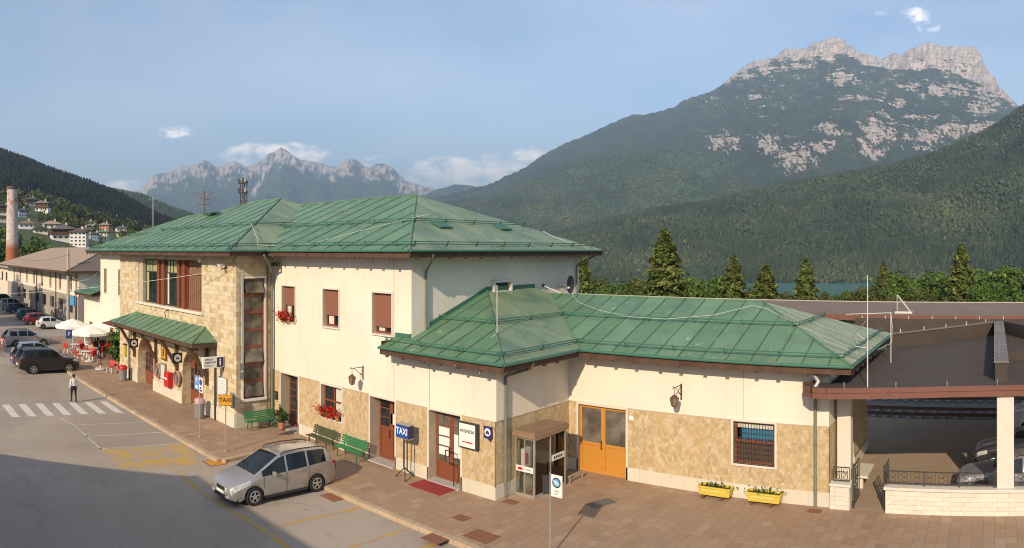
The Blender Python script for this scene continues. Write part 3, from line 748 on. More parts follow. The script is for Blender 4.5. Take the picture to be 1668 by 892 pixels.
# ---------------------------------------------------------------- ground surfaces
def sheet(name, pts, z, mat, thick=0):
    m = MB()
    if thick: m.prism([(x, y, z - thick) for x, y in pts], (0, 0, thick))
    else: m.poly(*[(x, y, z) for x, y in pts])
    return struct(m.build(name, mat))
RZ = -.14
sheet('road', [(-190, -12), (30, -12), (30, 16.2), (-21, 16.3), (-60, 16.3), (-75, 24.2), (-190, 24.2)], RZ, K['asphalt'])
PAV = [(-72, 15.6), (-62.5, 14.9), (-49.6, 14.22), (-27.2, 14.35), (-27.5, 16.22), (-21.9, 16.22), (14, 16.35), (14, 24.25), (-5.7, 24.25), (-5.7, 24.6), (-72, 24.6)]
sheet('pavement', PAV, 0, K['paving'], .35)
kp = [(-72, 15.6), (-62.5, 14.9), (-49.6, 14.22), (-27.2, 14.35), (-27.5, 16.22), (-21.9, 16.22), (14, 16.35)]
m = MB()
for p, q in zip(kp[:-1], kp[1:]):
    d = Vector((q[0] - p[0], q[1] - p[1], 0)); L = d.length; d.normalize(); n_ = Vector((-d.y, d.x, 0))
    k = max(1, int(L / 1.0))
    for i in range(k):
        a = Vector((p[0], p[1], 0)) + d * (L * i / k + .006); b = Vector((p[0], p[1], 0)) + d * (L * (i + 1) / k - .006)
        m.beam(a - n_ * .12 + Vector((0, 0, -.148 + random.uniform(-.006, .006))), b - n_ * .12 + Vector((0, 0, -.148 + random.uniform(-.006, .006))), .26, .31)
struct(m.build('kerb', K['kerb'], bevel=.02))
sheet('forecourt', [(-5.9, 24.254), (16, 24.254), (16, 37.8), (-60, 37.8), (-60, 31.9), (-5.9, 31.9)], .004, K['forecourt'], .5)
sheet('track_bed', [(-140, 37.8), (60, 37.8), (60, 48.5), (-140, 48.5)], -.28, K['gravel'])
sheet('far_platform', [(-140, 48.5), (60, 48.5), (60, 56), (-140, 56)], .1, K['concrete'], .6)
# road paint
def paint(quads, mat, z=RZ + .004):
    m = MB()
    for q in quads: m.poly(*[(p[0], p[1], z) for p in q])
    return struct(fix(m.build('road_marking', mat)))
def cr(x, y): return at(x / 2.858, 580 + y / 2.858, RZ)
tops = [8, 85, 163, 240, 317, 390, 462]; bots = [55, 133, 215, 295, 375, 457, 538]
z_ = []
for i in range(7):
    ty = 225 - i * 2.5; by = 283 - i * 3.4
    z_.append([cr(tops[i], ty), cr(tops[i] + 36 - i * .4, ty), cr(bots[i] + 38, by), cr(bots[i], by)])
paint(z_, K['white_paint'])
def line(p, q, w):
    p = Vector(p[:2] + (0,)); q = Vector(q[:2] + (0,)); d = (q - p).normalized(); n_ = Vector((-d.y, d.x, 0)) * w / 2
    return [p - n_, q - n_, q + n_, p + n_]
paint([line(cr(345, 320), cr(680, 304), .12), line(cr(392, 373), cr(765, 352), .12), line(cr(460, 430), cr(858, 403), .13), line(cr(345, 320), cr(470, 432), .1), line(cr(560, 268), cr(612, 262), .12), line(cr(270, 280), cr(345, 322), .1)], K['white_worn'])
yl = lambda x, y: at(330 + x / 3.54, 640 + y / 3.54, RZ)
paint([[cr(470, 434), cr(862, 405), cr(905, 448), cr(515, 478)], [cr(515, 478), cr(905, 448), cr(930, 500), cr(560, 530)]], m_paint('very worn yellow paint', (.52, .32, .04), .535))
paint([line(cr(800, 520), yl(0, 575), .16), line(yl(0, 575), yl(340, 780), .2), line(yl(340, 780), yl(520, 910), .22), line(yl(380, 775), yl(935, 652), .15), line(yl(850, 892), yl(1212, 768), .15), line(yl(1010, 960), yl(1400, 855), .15)], K['yellow_paint'])

# ---------------------------------------------------------------- station building
YM, YW, YT = 19.58, 24.28, 17.4                    # main front, wing front, tower front
XS, XR, XE, XT0, XT1, XL = -20.98, -16.53, -5.75, -48.8, -31.4, -60.0
ST = thing('station_building', (-40, 25, 0), 'long cream and stone railway station under green metal roofs', 'station')
def front(Y): return lambda u, d, z: (u, Y + d, z)
def side(X): return lambda u, d, z: (X - d, u, z)
def wall(m, u0, u1, z0, z1, holes=(), d=0., depth=.34):
    hs = [(max(a, u0), min(b, u1), max(c, z0), min(e, z1)) for a, b, c, e in holes]
    hs = [h for h in hs if h[1] > h[0] + 1e-4 and h[3] > h[2] + 1e-4]
    us = sorted({u0, u1, *[h[0] for h in hs], *[h[1] for h in hs]}); zs = sorted({z0, z1, *[h[2] for h in hs], *[h[3] for h in hs]})
    for a, b in zip(us[:-1], us[1:]):
        for c, e in zip(zs[:-1], zs[1:]):
            if any(h[0] <= a + 1e-5 and b <= h[1] + 1e-5 and h[2] <= c + 1e-5 and e <= h[3] + 1e-5 for h in hs): continue
            m.add([(a, d, c), (b, d, c), (b, d, e), (a, d, e)], [(0, 1, 2, 3)])
    for h, o in zip(hs, [h for h in holes if min(h[1], u1) > max(h[0], u0) + 1e-4 and min(h[3], z1) > max(h[2], z0) + 1e-4]):
        a, b, c, e = h
        m.add([(a, d, c), (a, depth, c), (a, depth, e), (a, d, e)], [(0, 1, 2, 3)])
        m.add([(b, d, c), (b, depth, c), (b, depth, e), (b, d, e)], [(3, 2, 1, 0)])
        if o[3] <= z1 + 1e-5: m.add([(a, d, e), (b, d, e), (b, depth, e), (a, depth, e)], [(3, 2, 1, 0)])
        if o[2] >= z0 - 1e-5 and o[2] > .02: m.add([(a, d, c), (b, d, c), (b, depth, c), (a, depth, c)], [(0, 1, 2, 3)])
ZW, ZP, ZU, ZL = 2.80, .50, 8.86, 4.98              # wainscot top, plinth top, upper and lower eaves
H_up = [(-30.5, -29.3, 5.42, 7.19), (-26.95, -25.72, 5.46, 7.19), (-23.35, -22.1, 5.46, 7.19)]
H_dn = [(-30.6, -29.02, 0, 2.77), (-27.1, -25.5, 1.24, 2.74), (-23.5, -21.9, 0, 2.75), (-19.9, -18.2, 0, 2.77)]
H_wg = [(-16.05, -13.8, 0, 2.74), (-9.33, -7.73, 1.24, 2.78)]
# plaster
m = MB(front(YM)); wall(m, XT1, XS, ZW, ZU, H_up); wall(m, XS, XR, ZW, ZL)
wall(m, XL, XT0, .0, ZU, [(-58.9, -58.2, 5.3, 7.4), (-55.2, -54.6, 5.3, 7.4), (-57.3, -56.3, .9, 2.5)]); wall(m, -65.0, XL, 0, 5.0, [(-63.2, -62.2, .9, 2.4)])
mw = MB(front(YW)); wall(mw, XR, XE, ZW, ZL)
ms = MB(side(XR)); wall(ms, YM, YW, ZW, ZL)
mu = MB(side(XS)); wall(mu, YM, 31.75, 4.4, ZU, [(24.62, 25.75, 7.14, 7.52)])
me_ = MB(side(XE)); wall(me_, YW, 31.75, ZW, ZL)
m.T = None
for q in (mw, ms, mu, me_): m.add(q.v, q.f)
m.poly((XE, 31.75, 0), (XT0 - 16, 31.75, 0), (XT0 - 16, 31.75, ZL), (XE, 31.75, ZL)); m.poly((XS, 31.752, ZL), (XL, 31.752, ZL), (XL, 31.752, ZU), (XS, 31.752, ZU))
m.poly((XL, YM, 0), (XL, YM, ZU), (XL, 31.75, ZU), (XL, 31.75, 0))
m.poly((-65, YM, 0), (-65, YM, ZL), (-65, 25, ZL), (-65, 25, 0))
m.build('plaster_wall', K['plaster'], ST)
# stone wainscot
m = MB(front(YM)); wall(m, XT1, XR, ZP, ZW, H_dn, -.022)
q = MB(front(YW)); wall(q, XR + .022, XE + .0, ZP, ZW, H_wg, -.022); m2 = MB(side(XR)); wall(m2, YM - .022, YW - .022, ZP, ZW, (), -.022); m3 = MB(side(XE)); wall(m3, YW - .022, 31.7, ZP, ZW, [(27.6, 28.7, 0, 2.4)], -.022)
m.T = None
for q_ in (q, m2, m3): m.add(q_.v, q_.f)
m.build('stone_cladding', K['crazy'], ST)
m = MB(front(YM)); wall(m, XT1, XR + .05, 0, ZP, H_dn, -.05)
q = MB(front(YW)); wall(q, XR + .05, XE + .05, 0, ZP, H_wg, -.05); m2 = MB(side(XR)); wall(m2, YM - .05, YW - .05, 0, ZP, (), -.05); m3 = MB(side(XE)); wall(m3, YW - .05, 31.7, 0, ZP, [(27.6, 28.7, 0, 2.4)], -.05)
tops_ = MB(); tops_.box(XT1, XR + .05, YM - .05, YM - .02, ZP - .01, ZP)
m.T = None
for q_ in (q, m2, m3): m.add(q_.v, q_.f)
m.build('plinth', K['plinth'], ST)
m = MB()
for a, b in [(-31.4, -30.69), (-28.93, -23.59), (-21.81, -19.99), (-18.11, XR + .05)]: m.box(a, b, YM - .049, YM - .01, ZP - .02, ZP + .003)
m.box(XR + .01, XR + .049, YM - .05, YW - .05, ZP - .02, ZP + .003)
for a, b in [(-13.71, XE + .05)]: m.box(a, b, YW - .049, YW - .01, ZP - .02, ZP + .003)
m.build('plinth_ledge', K['trim'], ST)
# drip joint between plaster and stone, joints in the plaster
m = MB()
m.box(XT1 + .02, XR + .03, YM - .035, YM + .0, ZW - .012, ZW + .022); m.box(XR + .003, XR + .038, YM - .035, YW - .03, ZW - .012, ZW + .022); m.box(XR + .03, XE + .03, YW - .035, YW, ZW - .012, ZW + .022); m.box(XE, XE + .035, YW - .03, 31.7, ZW - .012, ZW + .022)
m.build('drip_joint', K['reveal'], ST)
m = MB()
for x in (-22.0, -19.9): m.box(x, x + .025, YM - .012, YM - .001, ZW + .03, ZU - .2 if x < XS else ZL)
m.box(XS - .02, XS + .012, YM + 1.02, YM + 1.045, 4.4, ZU); m.box(XR, XR + .012, YM + .62, YM + .645, ZW + .03, ZL)
for x in (-8.95,): m.box(x, x + .02, YW - .010, YW - .001, ZW + .03, ZL)
m.build('plaster_joint', K['reveal'], ST)
# corner pilasters on the returns
m = MB(); m.box(XS + .0, XS + .05, YM + .001, YM + 1.02, 4.4, ZU); m.box(XR + .0, XR + .05, YM + .001, YM + .62, ZW + .03, ZL)
m.build('corner_pilaster', K['plaster'], ST)

# tower block
def arch(m, a, b, zt, zc, depth, Y=0., n=14):
    r = (b - a) / 2; c = (a + b) / 2; pts = [(c - r * math.cos(math.pi * i / n), zc + r * math.sin(math.pi * i / n)) for i in range(n + 1)]
    for p, q in zip(pts[:-1], pts[1:]):
        m.add([(p[0], 0, p[1]), (q[0], 0, q[1]), (q[0], 0, zt), (p[0], 0, zt)], [(0, 1, 2, 3)])
        m.add([(p[0], 0, p[1]), (q[0], 0, q[1]), (q[0], depth, q[1]), (p[0], depth, p[1])], [(0, 1, 2, 3)])
    for x in (a, b): m.add([(x, 0, 0), (x, depth, 0), (x, depth, zc), (x, 0, zc)], [(0, 1, 2, 3)])
ARCH = [(-45.1, -42.35), (-37.9, -35.12)]; ZA = 1.88
m = MB(front(YT)); BIGW = (-45.1, -35.35, 5.56, 8.42)
hs = [(a, b, 0, ZA + (b - a) / 2) for a, b in ARCH]
wall(m, XT0, XT1, 0, ZU, [BIGW], depth=.42)
m = MB(front(YT)); wall(m, XT0, XT1, 3.3, ZU, [BIGW], 0, .42)
us = [XT0, ARCH[0][0], ARCH[0][1], ARCH[1][0], ARCH[1][1], XT1]
for i in (0, 2, 4): m.add([(us[i], 0, 0), (us[i + 1], 0, 0), (us[i + 1], 0, 3.3), (us[i], 0, 3.3)], [(0, 1, 2, 3)])
for a, b in ARCH: arch(m, a, b, 3.3, ZA, .55)
STW = (17.80, 19.06, 1.45, 7.56)
q = MB(side(XT1)); wall(q, YT, YM + .1, 0, ZU, [STW], 0, .22)
q2 = MB(); q2.poly((XT0, YT, 0), (XT0, YT, ZU), (XT0, YM, ZU), (XT0, YM, 0))
m.T = None
m.add(q.v, q.f); m.add(q2.v, q2.f)
m.build('ashlar_wall', K['ashlar'], ST)
m = MB()
for a, b in ((XT0 - .04, -45.1), (-42.35, -37.9), (-35.12, XT1 + .04)): m.box(a, b, YT - .05, YT - .003, 0, .72)
m.box(XT1 + .003, XT1 + .045, YT - .05, YM - .06, 0, .72)
m.build('tower_plinth', K['plinth'], ST)
# arched doors
for a, b in ARCH:
    r = (b - a) / 2; c = (a + b) / 2
    m = MB(); n = 14; y = YT + .56
    pts = [(a - .02, y, 0), (b + .02, y, 0)] + [(c + (r + .02) * math.cos(math.pi * i / n), y, ZA + (r + .02) * math.sin(math.pi * i / n)) for i in range(n + 1)]
    m.prism(pts, (0, .05, 0)); d = fix(m.build('arched_door', K['rwood'], ST))
    g = MB(); w = (b - a) / 6
    for i in range(6):
        x0, x1 = a + w * i + .055, a + w * (i + 1) - .055
        zt = ZA + math.sqrt(max(.05, (r - .12) ** 2 - max(abs(x0 - c), abs(x1 - c)) ** 2))
        zz = .85
        while zz < zt - .08:
            z1 = min(zz + .40, zt); g.box(x0, x1, y - .012, y + .004, zz, z1); zz += .47
    g.build('pane', K['glass'], d)
    h = MB(); h.box(c - .16, c - .10, y - .07, y - .01, .95, 1.25); h.box(c + .10, c + .16, y - .07, y - .01, .95, 1.25); h.build('handle', K['alu'], d)
# triple window of the tower
m = MB()
x0, x1, z0, z1 = BIGW; Y = YT + .34
piers = [(-41.95, -40.85), (-38.85, -37.75)]
for a, b in piers:
    for u in (a, b - .34): m.box(u, u + .34, YT + .06, Y, z0, z1)
    m.box(a + .34, b - .34, YT + .2, Y, z0, z1)
m.build('window_pier', K['rwood'], ST, bevel=.012)
bays = [(x0, -41.95), (-40.85, -38.85), (-37.75, x1)]
for k, (a, b) in enumerate(bays):
    if k == 0: a += .75
    f = MB()
    for u in (a, b - .09): f.box(u, u + .09, Y - .08, Y, z0, z1)
    f.box(a, b, Y - .075, Y, z0, z0 + .09); f.box(a, b, Y - .075, Y, z1 - .09, z1); f.box(a, b, Y - .075, Y, z1 - .86, z1 - .80)
    if k < 2:
        for u in ((a + b) / 2 - .03, a + (b - a) * .27): f.box(u, u + .05, Y - .07, Y, z0, z1)
        w = f.build('window', K['iron'], ST)
        g = MB(); g.box(a + .05, b - .05, Y - .03, Y - .018, z0 + .05, z1 - .83); g.build('pane', K['glass'], w)
        g = MB(); g.box(a + .05, b - .05, Y - .034, Y - .022, z1 - .83, z1 - .05); g.build('blind', K['yellowglass'], w)
        g = MB(); g.box(a + .1, a + .1 + (b - a) * (.16 if k == 0 else .12), Y - .045, Y - .032, z0 + .08, z1 - .86); g.build('curtain', K['yellowglass' if k == 0 else 'curtain'], w)
    else:
        w = f.build('window', K['rwood'], ST)
        g = MB(); g.box(a + .05, b - .05, Y - .03, Y - .01, z0 + .05, z1 - .05); g.build('curtain', plain('brown curtain', (.20, .118, .072), .9, .2, 4), w)
        g = MB(); n = 9
        for i in range(1, n): g.box(a + (b - a) * i / n - .025, a + (b - a) * i / n + .025, Y - .05, Y - .031, z0 + .1, z1 - .88)
        g.build('slat', K['rwood'], w)
m = MB(); m.box(x0, x0 + .75, YT + .05, Y, z0, z1); m.build('window_jamb', K['reveal'], ST)
m = MB(); m.box(x0 - .25, x1 + .25, YT - .14, YT + .40, z0 - .16, z0 - .002); m.build('window_sill', K['trim'], ST, bevel=.01)
# stair window facing right
a, b, z0, z1 = STW
s_ = side(XT1)
m = MB(s_)
for u in (a - .09, b): m.box(u, u + .09, -.05, .03, z0 - .09, z1 + .09)
m.box(a, b, -.05, .03, z1, z1 + .09); m.box(a - .14, b + .14, -.10, .03, z0 - .13, z0)
sw = fix(m.build('stair_window', K['white'], ST))
m = MB(s_); nrow = 7; hh = (z1 - z0) / nrow
for u in (a, b - .09): m.box(u, u + .09, .08, .16, z0, z1)
for i in range(nrow + 1): m.box(a + .09, b - .09, .08, .155, z0 + hh * i - .07, z0 + hh * i + .07)
fix(m.build('frame', K['rwood'], sw))
m = MB(s_); m.box(a + .05, b - .05, .13, .15, z0, z1); fix(m.build('pane', K['glass2'], sw))
for i in (2, 6, 0.999):
    k = int(i); zt = z0 + hh * (k + 1) - .08; L = hh - .16; an = R(24 if i == 6 else 14)
    m = MB(s_); pts = []
    for u in (a + .1, b - .1): pts += [(u, .10, zt), (u, .10 - L * math.sin(an), zt - L * math.cos(an))]
    m.add([pts[0], pts[2], pts[3], pts[1]] + [(p[0], p[1] + .03, p[2]) for p in (pts[0], pts[2], pts[3], pts[1])], [(0, 1, 2, 3), (7, 6, 5, 4), (0, 4, 5, 1), (1, 5, 6, 2), (2, 6, 7, 3), (3, 7, 4, 0)])
    fix(m.build('tilted_pane', K['glass2'], sw))

# windows and doors of the plaster fronts
def surround(T, h, w=.075, proud=.03, door=False, sill=True):
    a, b, c, e = h; m = MB(T)
    m.box(a - w, a, -proud - .02, .02, c if door else c - w, e + w); m.box(b, b + w, -proud - .02, .02, c if door else c - w, e + w); m.box(a, b, -proud - .02, .02, e, e + w)
    if not door: m.box(a, b, -proud - .045, .05, c - w, c)
    return fix(m.build('window_surround' if not door else 'door_surround', K['trim'], ST, bevel=.006))
def reveal(T, h, par, depth=.30, mat=None):
    a, b, c, e = h; m = MB(T); t_ = .012
    m.box(a, a + t_, -.045, depth, c, e); m.box(b - t_, b, -.045, depth, c, e); m.box(a + t_, b - t_, -.045, depth, e - t_, e)
    return fix(m.build('reveal', mat or K['reveal'], par))
def shutter_window(T, h, frac, stuffed=None):
    a, b, c, e = h; s = surround(T, h); reveal(T, h, s, .26)
    f = MB(T); d = .20
    for u in (a + .012, b - .08): f.box(u, u + .07, d - .02, d + .06, c, e)
    f.box(a + .08, b - .08, d - .02, d + .06, c, c + .08); f.box((a + b) / 2 - .03, (a + b) / 2 + .03, d - .02, d + .05, c + .08, e - (e - c) * frac)
    fix(f.build('frame', K['rwood'], s))
    g = MB(T); g.box(a + .05, b - .05, d + .03, d + .05, c, e); fix(g.build('pane', K['glass'], s))
    if frac:
        sh = MB(T); z = e - .01; lim = e - (e - c) * frac
        while z > lim:
            sh.box(a + .03, b - .03, d - .075, d - .045, z - .052, z); sh.box(a + .03, b - .03, d - .070, d - .045, z - .06, z - .052); z -= .06
        fix(sh.build('shutter', K['shutter'], s))
    cu = MB(T); cu.box(a + .16, a + .16 + (b - a) * .3, d + .018, d + .026, c + .1, e - (e - c) * frac)
    if frac < .9: fix(cu.build('curtain', K['curtain'], s))
    return s
fM, fW = front(YM), front(YW)
shutter_window(fM, H_up[0], .52); shutter_window(fM, H_up[1], .68); shutter_window(fM, H_up[2], .82)
for h in [(-58.9, -58.2, 5.3, 7.4), (-55.2, -54.6, 5.3, 7.4)]: shutter_window(fM, h, .93)
for h in [(-57.3, -56.3, .9, 2.5), (-63.2, -62.2, .9, 2.4)]: shutter_window(fM, h, 0)
m = MB(side(XE)); m.box(27.6, 28.7, .2, .25, 0, 2.4); m.build('door', K['rwood'], ST)
# ground-floor window with lace curtains
h = H_dn[1]; s = surround(fM, h); reveal(fM, h, s, .3); a, b, c, e = h
f = MB(fM)
for u in (a + .012, (a + b) / 2 - .05, b - .09): f.box(u, u + .085, .16, .24, c, e)
for z in (c, c + (e - c) * .48, e - .09): f.box(a + .09, b - .09, .17, .235, z, z + .085)
fix(f.build('frame', K['rwood'], s))
g = MB(fM); g.box(a + .05, b - .05, .21, .22, c, e); fix(g.build('pane', K['glass'], s))
g = MB(fM); g.box((a + b) / 2 + .08, b - .12, .198, .206, c + .1, e - .1); fix(g.build('curtain', K['curtain'], s))
# doors
def paneled_door(T, h, mat, rows, cols, dep, zg, gl='glass', leafsplit=True, name='door'):
    a, b, c, e = h; s = surround(T, h, .08, .03, True); reveal(T, h, s, dep)
    m = MB(T); d = dep - .06; st = .1
    m.box(a + .012, b - .012, d + .03, d + .07, c, e - .012)
    for u in (a + .012, b - .112): m.box(u, u + st, d - .01, d + .03, c, e - .012)
    mid = (a + b) / 2
    if leafsplit: m.box(mid - .10, mid + .10, d - .012, d + .03, c, e)
    m.box(a + .112, b - .112, d - .008, d + .03, c, c + .16); m.box(a + .112, b - .112, d - .008, d + .03, zg - .12, zg); m.box(a + .112, b - .112, d - .008, d + .03, e - .14, e - .012)
    do = fix(m.build(name, mat, ST, bevel=.006))
    g = MB(T); bars = MB(T)
    spans = [(a + .112, mid - .1), (mid + .1, b - .112)] if leafsplit else [(a + .112, b - .112)]
    for p, q in spans:
        g.box(p, q, d + .012, d + .026, zg, e - .14)
        for i in range(1, cols): bars.box(p + (q - p) * i / cols - .018, p + (q - p) * i / cols + .018, d - .004, d + .014, zg, e - .14)
        for i in range(1, rows): bars.box(p, q, d - .006, d + .013, zg + (e - .14 - zg) * i / rows - .018, zg + (e - .14 - zg) * i / rows + .018)
    fix(g.build('pane', K[gl], do))
    if bars.v: fix(bars.build('glazing_bar', mat, do))
    hd = MB(T); hd.box(mid - .08, mid - .05, d - .08, d - .05, 1.0, 1.35); hd.box(mid - .08, mid - .05, d - .06, d - .01, 1.02, 1.05); hd.box(mid - .08, mid - .05, d - .06, d - .01, 1.3, 1.33)
    fix(hd.build('handle', K['iron'], do))
    return do, d
d1, dd = paneled_door(fM, (H_dn[0][0], H_dn[0][1], 0, 2.77), K['rwood'], 6, 1, .55, .5)
d2, dd2 = paneled_door(fM, H_dn[2], K['rwood'], 3, 1, .55, 1.45)
m = MB(fM); m.box(-22.75, -22.35, dd2 - .012, dd2 - .002, 1.6, 2.05); fix(m.build('notice', K['white'], d2))
d3, dd3 = paneled_door(fM, H_dn[3], K['rwood'], 4, 2, .42, .75, 'glass2')
m = MB(fM)
for zz in (1.0, 1.38, 1.76): m.box(-19.72, -19.15, dd3 - .010, dd3 - .003, zz, zz + .32)
m.box(-18.9, -18.4, dd3 - .010, dd3 - .003, 1.0, 1.9)
fix(m.build('notice', K['white'], d3))
m = MB(fM)
for u in (-18.62, -19.05):
    m.box(u, u + .03, -.0, .03, .0 if u > -18.8 else .9, 1.35)
m.box(-19.05, -18.59, 0, .03, 1.32, 1.35); m.box(-19.05, -18.59, 0, .03, .88, .91)
fix(m.build('door_grab_rail', K['iron'], ST))
d4, dd4 = paneled_door(fW, H_wg[0], K['orange'], 1, 1, .16, 1.22, 'glass2', True, 'double_door')
m = MB(fM)
for a, b in ((-30.6, -29.02), (-23.5, -21.9), (-19.9, -18.2)): m.box(a, b, -.16, .6, 0, .055)
m.add(*(lambda q: (q.v, q.f))(MB()))
fix(m.build('doorstep', K['concrete'], ST))
# barred window on the wing
h = H_wg[1]; s = surround(fW, h); reveal(fW, h, s, .26); a, b, c, e = h
f = MB(fW)
for u in (a + .012, b - .1): f.box(u, u + .09, .08, .18, c, e)
for z in (c, e - .09, c + (e - c) * .5): f.box(a + .1, b - .1, .09, .175, z, z + .09)
fix(f.build('frame', K['rwood'], s))
g = MB(fW); g.box(a + .05, b - .05, .15, .165, c, c + (e - c) * .52); fix(g.build('pane', plain('brown glass', (.09, .055, .04), .25, .2, 3), s))
g = MB(fW); g.box(a + .28, b - .05, .14, .152, c + (e - c) * .55, e - .26); fix(g.build('blue_poster', plain('blue poster', (.035, .16, .27), .4, .1, 3), s))
g = MB(fW); g.box(a + .1, b - .05, .135, .147, e - .25, e - .07); fix(g.build('pale_board', K['curtain'], s))
g = MB(fW)
for i in range(15): u = a + .05 + (b - a - .1) * i / 14; g.box(u - .008, u + .008, .0, .016, c + .03, e - .03)
for i in range(9): z = c + .05 + (e - c - .1) * i / 8; g.box(a + .03, b - .03, .018, .030, z - .006, z + .006)
for i in range(4):
    u = a + (b - a) * (i + .5) / 4
    pts = [(u + .13 * math.cos(t_ * .5236), -.012, c + (e - c) * .56 + .09 * math.sin(t_ * .5236)) for t_ in range(13)]
    g.tube(pts, .009, 4)
fix(g.build('window_grille', K['iron'], s))
# attic hatch window above the low roof
m = MB(side(XS)); a, b, c, e = 24.62, 25.75, 7.14, 7.52
m.box(a - .1, a, -.22, .05, c - .1, e + .1); m.box(b, b + .1, -.22, .05, c - .1, e + .1); m.box(a, b, -.22, .05, e, e + .1); m.box(a, b, -.22, .05, c - .1, c); aw = fix(m.build('attic_window', K['trim'], ST)); m = MB(side(XS)); m.box(a, b, .0, .02, c, e); fix(m.build('pane', K['black'], aw))  # black sheet standing in for the darkness inside the opening

# ---------------------------------------------------------------- roofs
SEAM = .93
def slope(poly, axis, m, cap=True, trim=True):
    """poly: eave start, eave end, then up; seams run up the slope"""
    P = [Vector(p) for p in poly]; e = (P[1] - P[0]).normalized(); n = (P[1] - P[0]).cross(P[2] - P[0]).normalized()
    if n.z < 0: n = -n
    u = n.cross(e);
    if u.z < 0: u = -u
    st = [((p - P[0]).dot(e), (p - P[0]).dot(u)) for p in P]
    n0 = len(m.v)
    m.prism([tuple(p - n * .05) for p in P], tuple(n * .05))
    smin, smax = min(s[0] for s in st), max(s[0] for s in st)
    base = P[0][axis] * (1 if e[axis] > 0 else -1)
    k0 = math.ceil((base + smin) / SEAM)
    s = k0 * SEAM - base
    while s < smax - .02:
        ts = []
        for (a, b) in zip(st, st[1:] + st[:1]):
            if (a[0] - s) * (b[0] - s) < 0: ts.append(a[1] + (b[1] - a[1]) * (s - a[0]) / (b[0] - a[0]))
        if len(ts) >= 2:
            t0, t1 = min(ts), max(ts)
            if t1 - t0 > .15: m.beam(P[0] + e * s + u * t0 + n * .008, P[0] + e * s + u * (t1 - .02) + n * .008, .024, .018 if axis == 1 else .042, up=n)
        s += SEAM
    return e, u, n
def snow_guard(name, poly, ts, par, s0=.2, s1=.2):
    P = [Vector(p) for p in poly]; e = (P[1] - P[0]).normalized(); n = (P[1] - P[0]).cross(P[2] - P[0]).normalized()
    if n.z < 0: n = -n
    u = n.cross(e)
    if u.z < 0: u = -u
    st = [((p - P[0]).dot(e), (p - P[0]).dot(u)) for p in P]
    m = MB()
    for t in ts:
        xs = []
        for (a, b) in zip(st, st[1:] + st[:1]):
            if (a[1] - t) * (b[1] - t) < 0: xs.append(a[0] + (b[0] - a[0]) * (t - a[1]) / (b[1] - a[1]))
        if len(xs) < 2: continue
        a, b = min(xs) - .03, max(xs) + .03
        A = P[0] + e * a + u * t; B_ = P[0] + e * b + u * t
        for h_ in (.10, .20): m.cyl(A + n * h_, B_ + n * h_, .022, n=6)
        k = max(2, int((b - a) / 1.9))
        for i in range(k + 1):
            c = A + (B_ - A) * (i / k * .96 + .02)
            m.beam(c + n * .0, c + n * .24, .05, .03, up=u); m.beam(c + n * .02 - u * .0, c + u * .28 + n * .02, .05, .012, up=n)
    return m.build(name, K['green_metal'], par)
def hip(x0, x1, y0, y1, z, sl, skip=()):
    hy = (y1 - y0) / 2; zr = z + sl * hy; ym = (y0 + y1) / 2
    a, b = (x0 + hy, ym, zr), (x1 - hy, ym, zr)
    q = dict(front=[(x0, y0, z), (x1, y0, z), b, a], right=[(x1, y0, z), (x1, y1, z), b], back=[(x1, y1, z), (x0, y1, z), a, b], left=[(x0, y1, z), (x0, y0, z), a])
    return q
def caps(m, pairs, r=.045):
    for p, q in pairs: m.cyl(Vector(p) + Vector((0, 0, .02)), Vector(q) + Vector((0, 0, .02)), r, n=6)
ZE = 9.02
SEAM = 1.28
main = hip(-61.4, -20.02, 18.62, 32.6, ZE, .408)
tow = hip(-50.0, -30.35, 16.42, 32.62, ZE, .402)
def roof_mesh(name, polys, axis, mat, hips=()):
    m = MB()
    for p in polys: slope(p, axis, m)
    caps(m, hips)
    return m.build(name, mat, ST)
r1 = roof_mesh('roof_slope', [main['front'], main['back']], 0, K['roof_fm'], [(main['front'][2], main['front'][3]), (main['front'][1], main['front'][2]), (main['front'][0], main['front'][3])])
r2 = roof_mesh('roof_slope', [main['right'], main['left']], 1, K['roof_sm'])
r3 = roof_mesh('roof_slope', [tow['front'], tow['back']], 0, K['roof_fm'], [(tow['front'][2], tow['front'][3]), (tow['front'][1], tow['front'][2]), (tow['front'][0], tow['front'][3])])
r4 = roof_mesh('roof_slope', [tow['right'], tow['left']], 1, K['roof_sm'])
snow_guard('snow_guard', main['front'], (.35, 3.2), r1); snow_guard('snow_guard', main['right'], (.35, 3.2), r2); snow_guard('snow_guard', tow['front'], (.35, 3.6), r3); snow_guard('snow_guard', tow['right'], (.35, 3.6), r4)
# low block and wing
SEAM = .93
ZB = 5.12; SB = .372; EX, EY, EW = -15.43, 18.7, 23.42     # return eave, front eave, wing eave
run = XS - EX; tz = ZB + SB * -run
ap = (XS, EY - run, ZB - SB * run)                     # hip meets the wall
wy = (EW + 32.8) / 2; wzr = ZB + SB * (wy - EW); wx1 = -4.80
wr = (wx1 - (wy - EW), wy, wzr)
low_front = [(-21.9, EY, ZB), (EX, EY, ZB), ap, (-21.9, EY - run + .0, ap[2])]
low_front = [(-21.9, EY, ZB), (EX, EY, ZB), ap, (XS, EY + (-run) * 1.0, ap[2]), (XS, EY + .9, ZB + SB * .9), (-21.9, EY + .9, ZB + SB * .9)]
low_front = [(-21.9, EY, ZB), (EX, EY, ZB), ap, (XS + .0, EY + .88, ZB + SB * .88), (-21.9, EY + .88, ZB + SB * .88)]
tv = wy - EW                                            # rise of the wing ridge = valley length in plan
vx = EX - tv                                            # valley top on the wing ridge
low_right = [(EX, EY, ZB), (EX, EW, ZB), (vx, wy, wzr), (XS, 27.4 + .35, ap[2]), ap]
wing_front = [(EX, EW, ZB), (wx1, EW, ZB), wr, (vx, wy, wzr)]
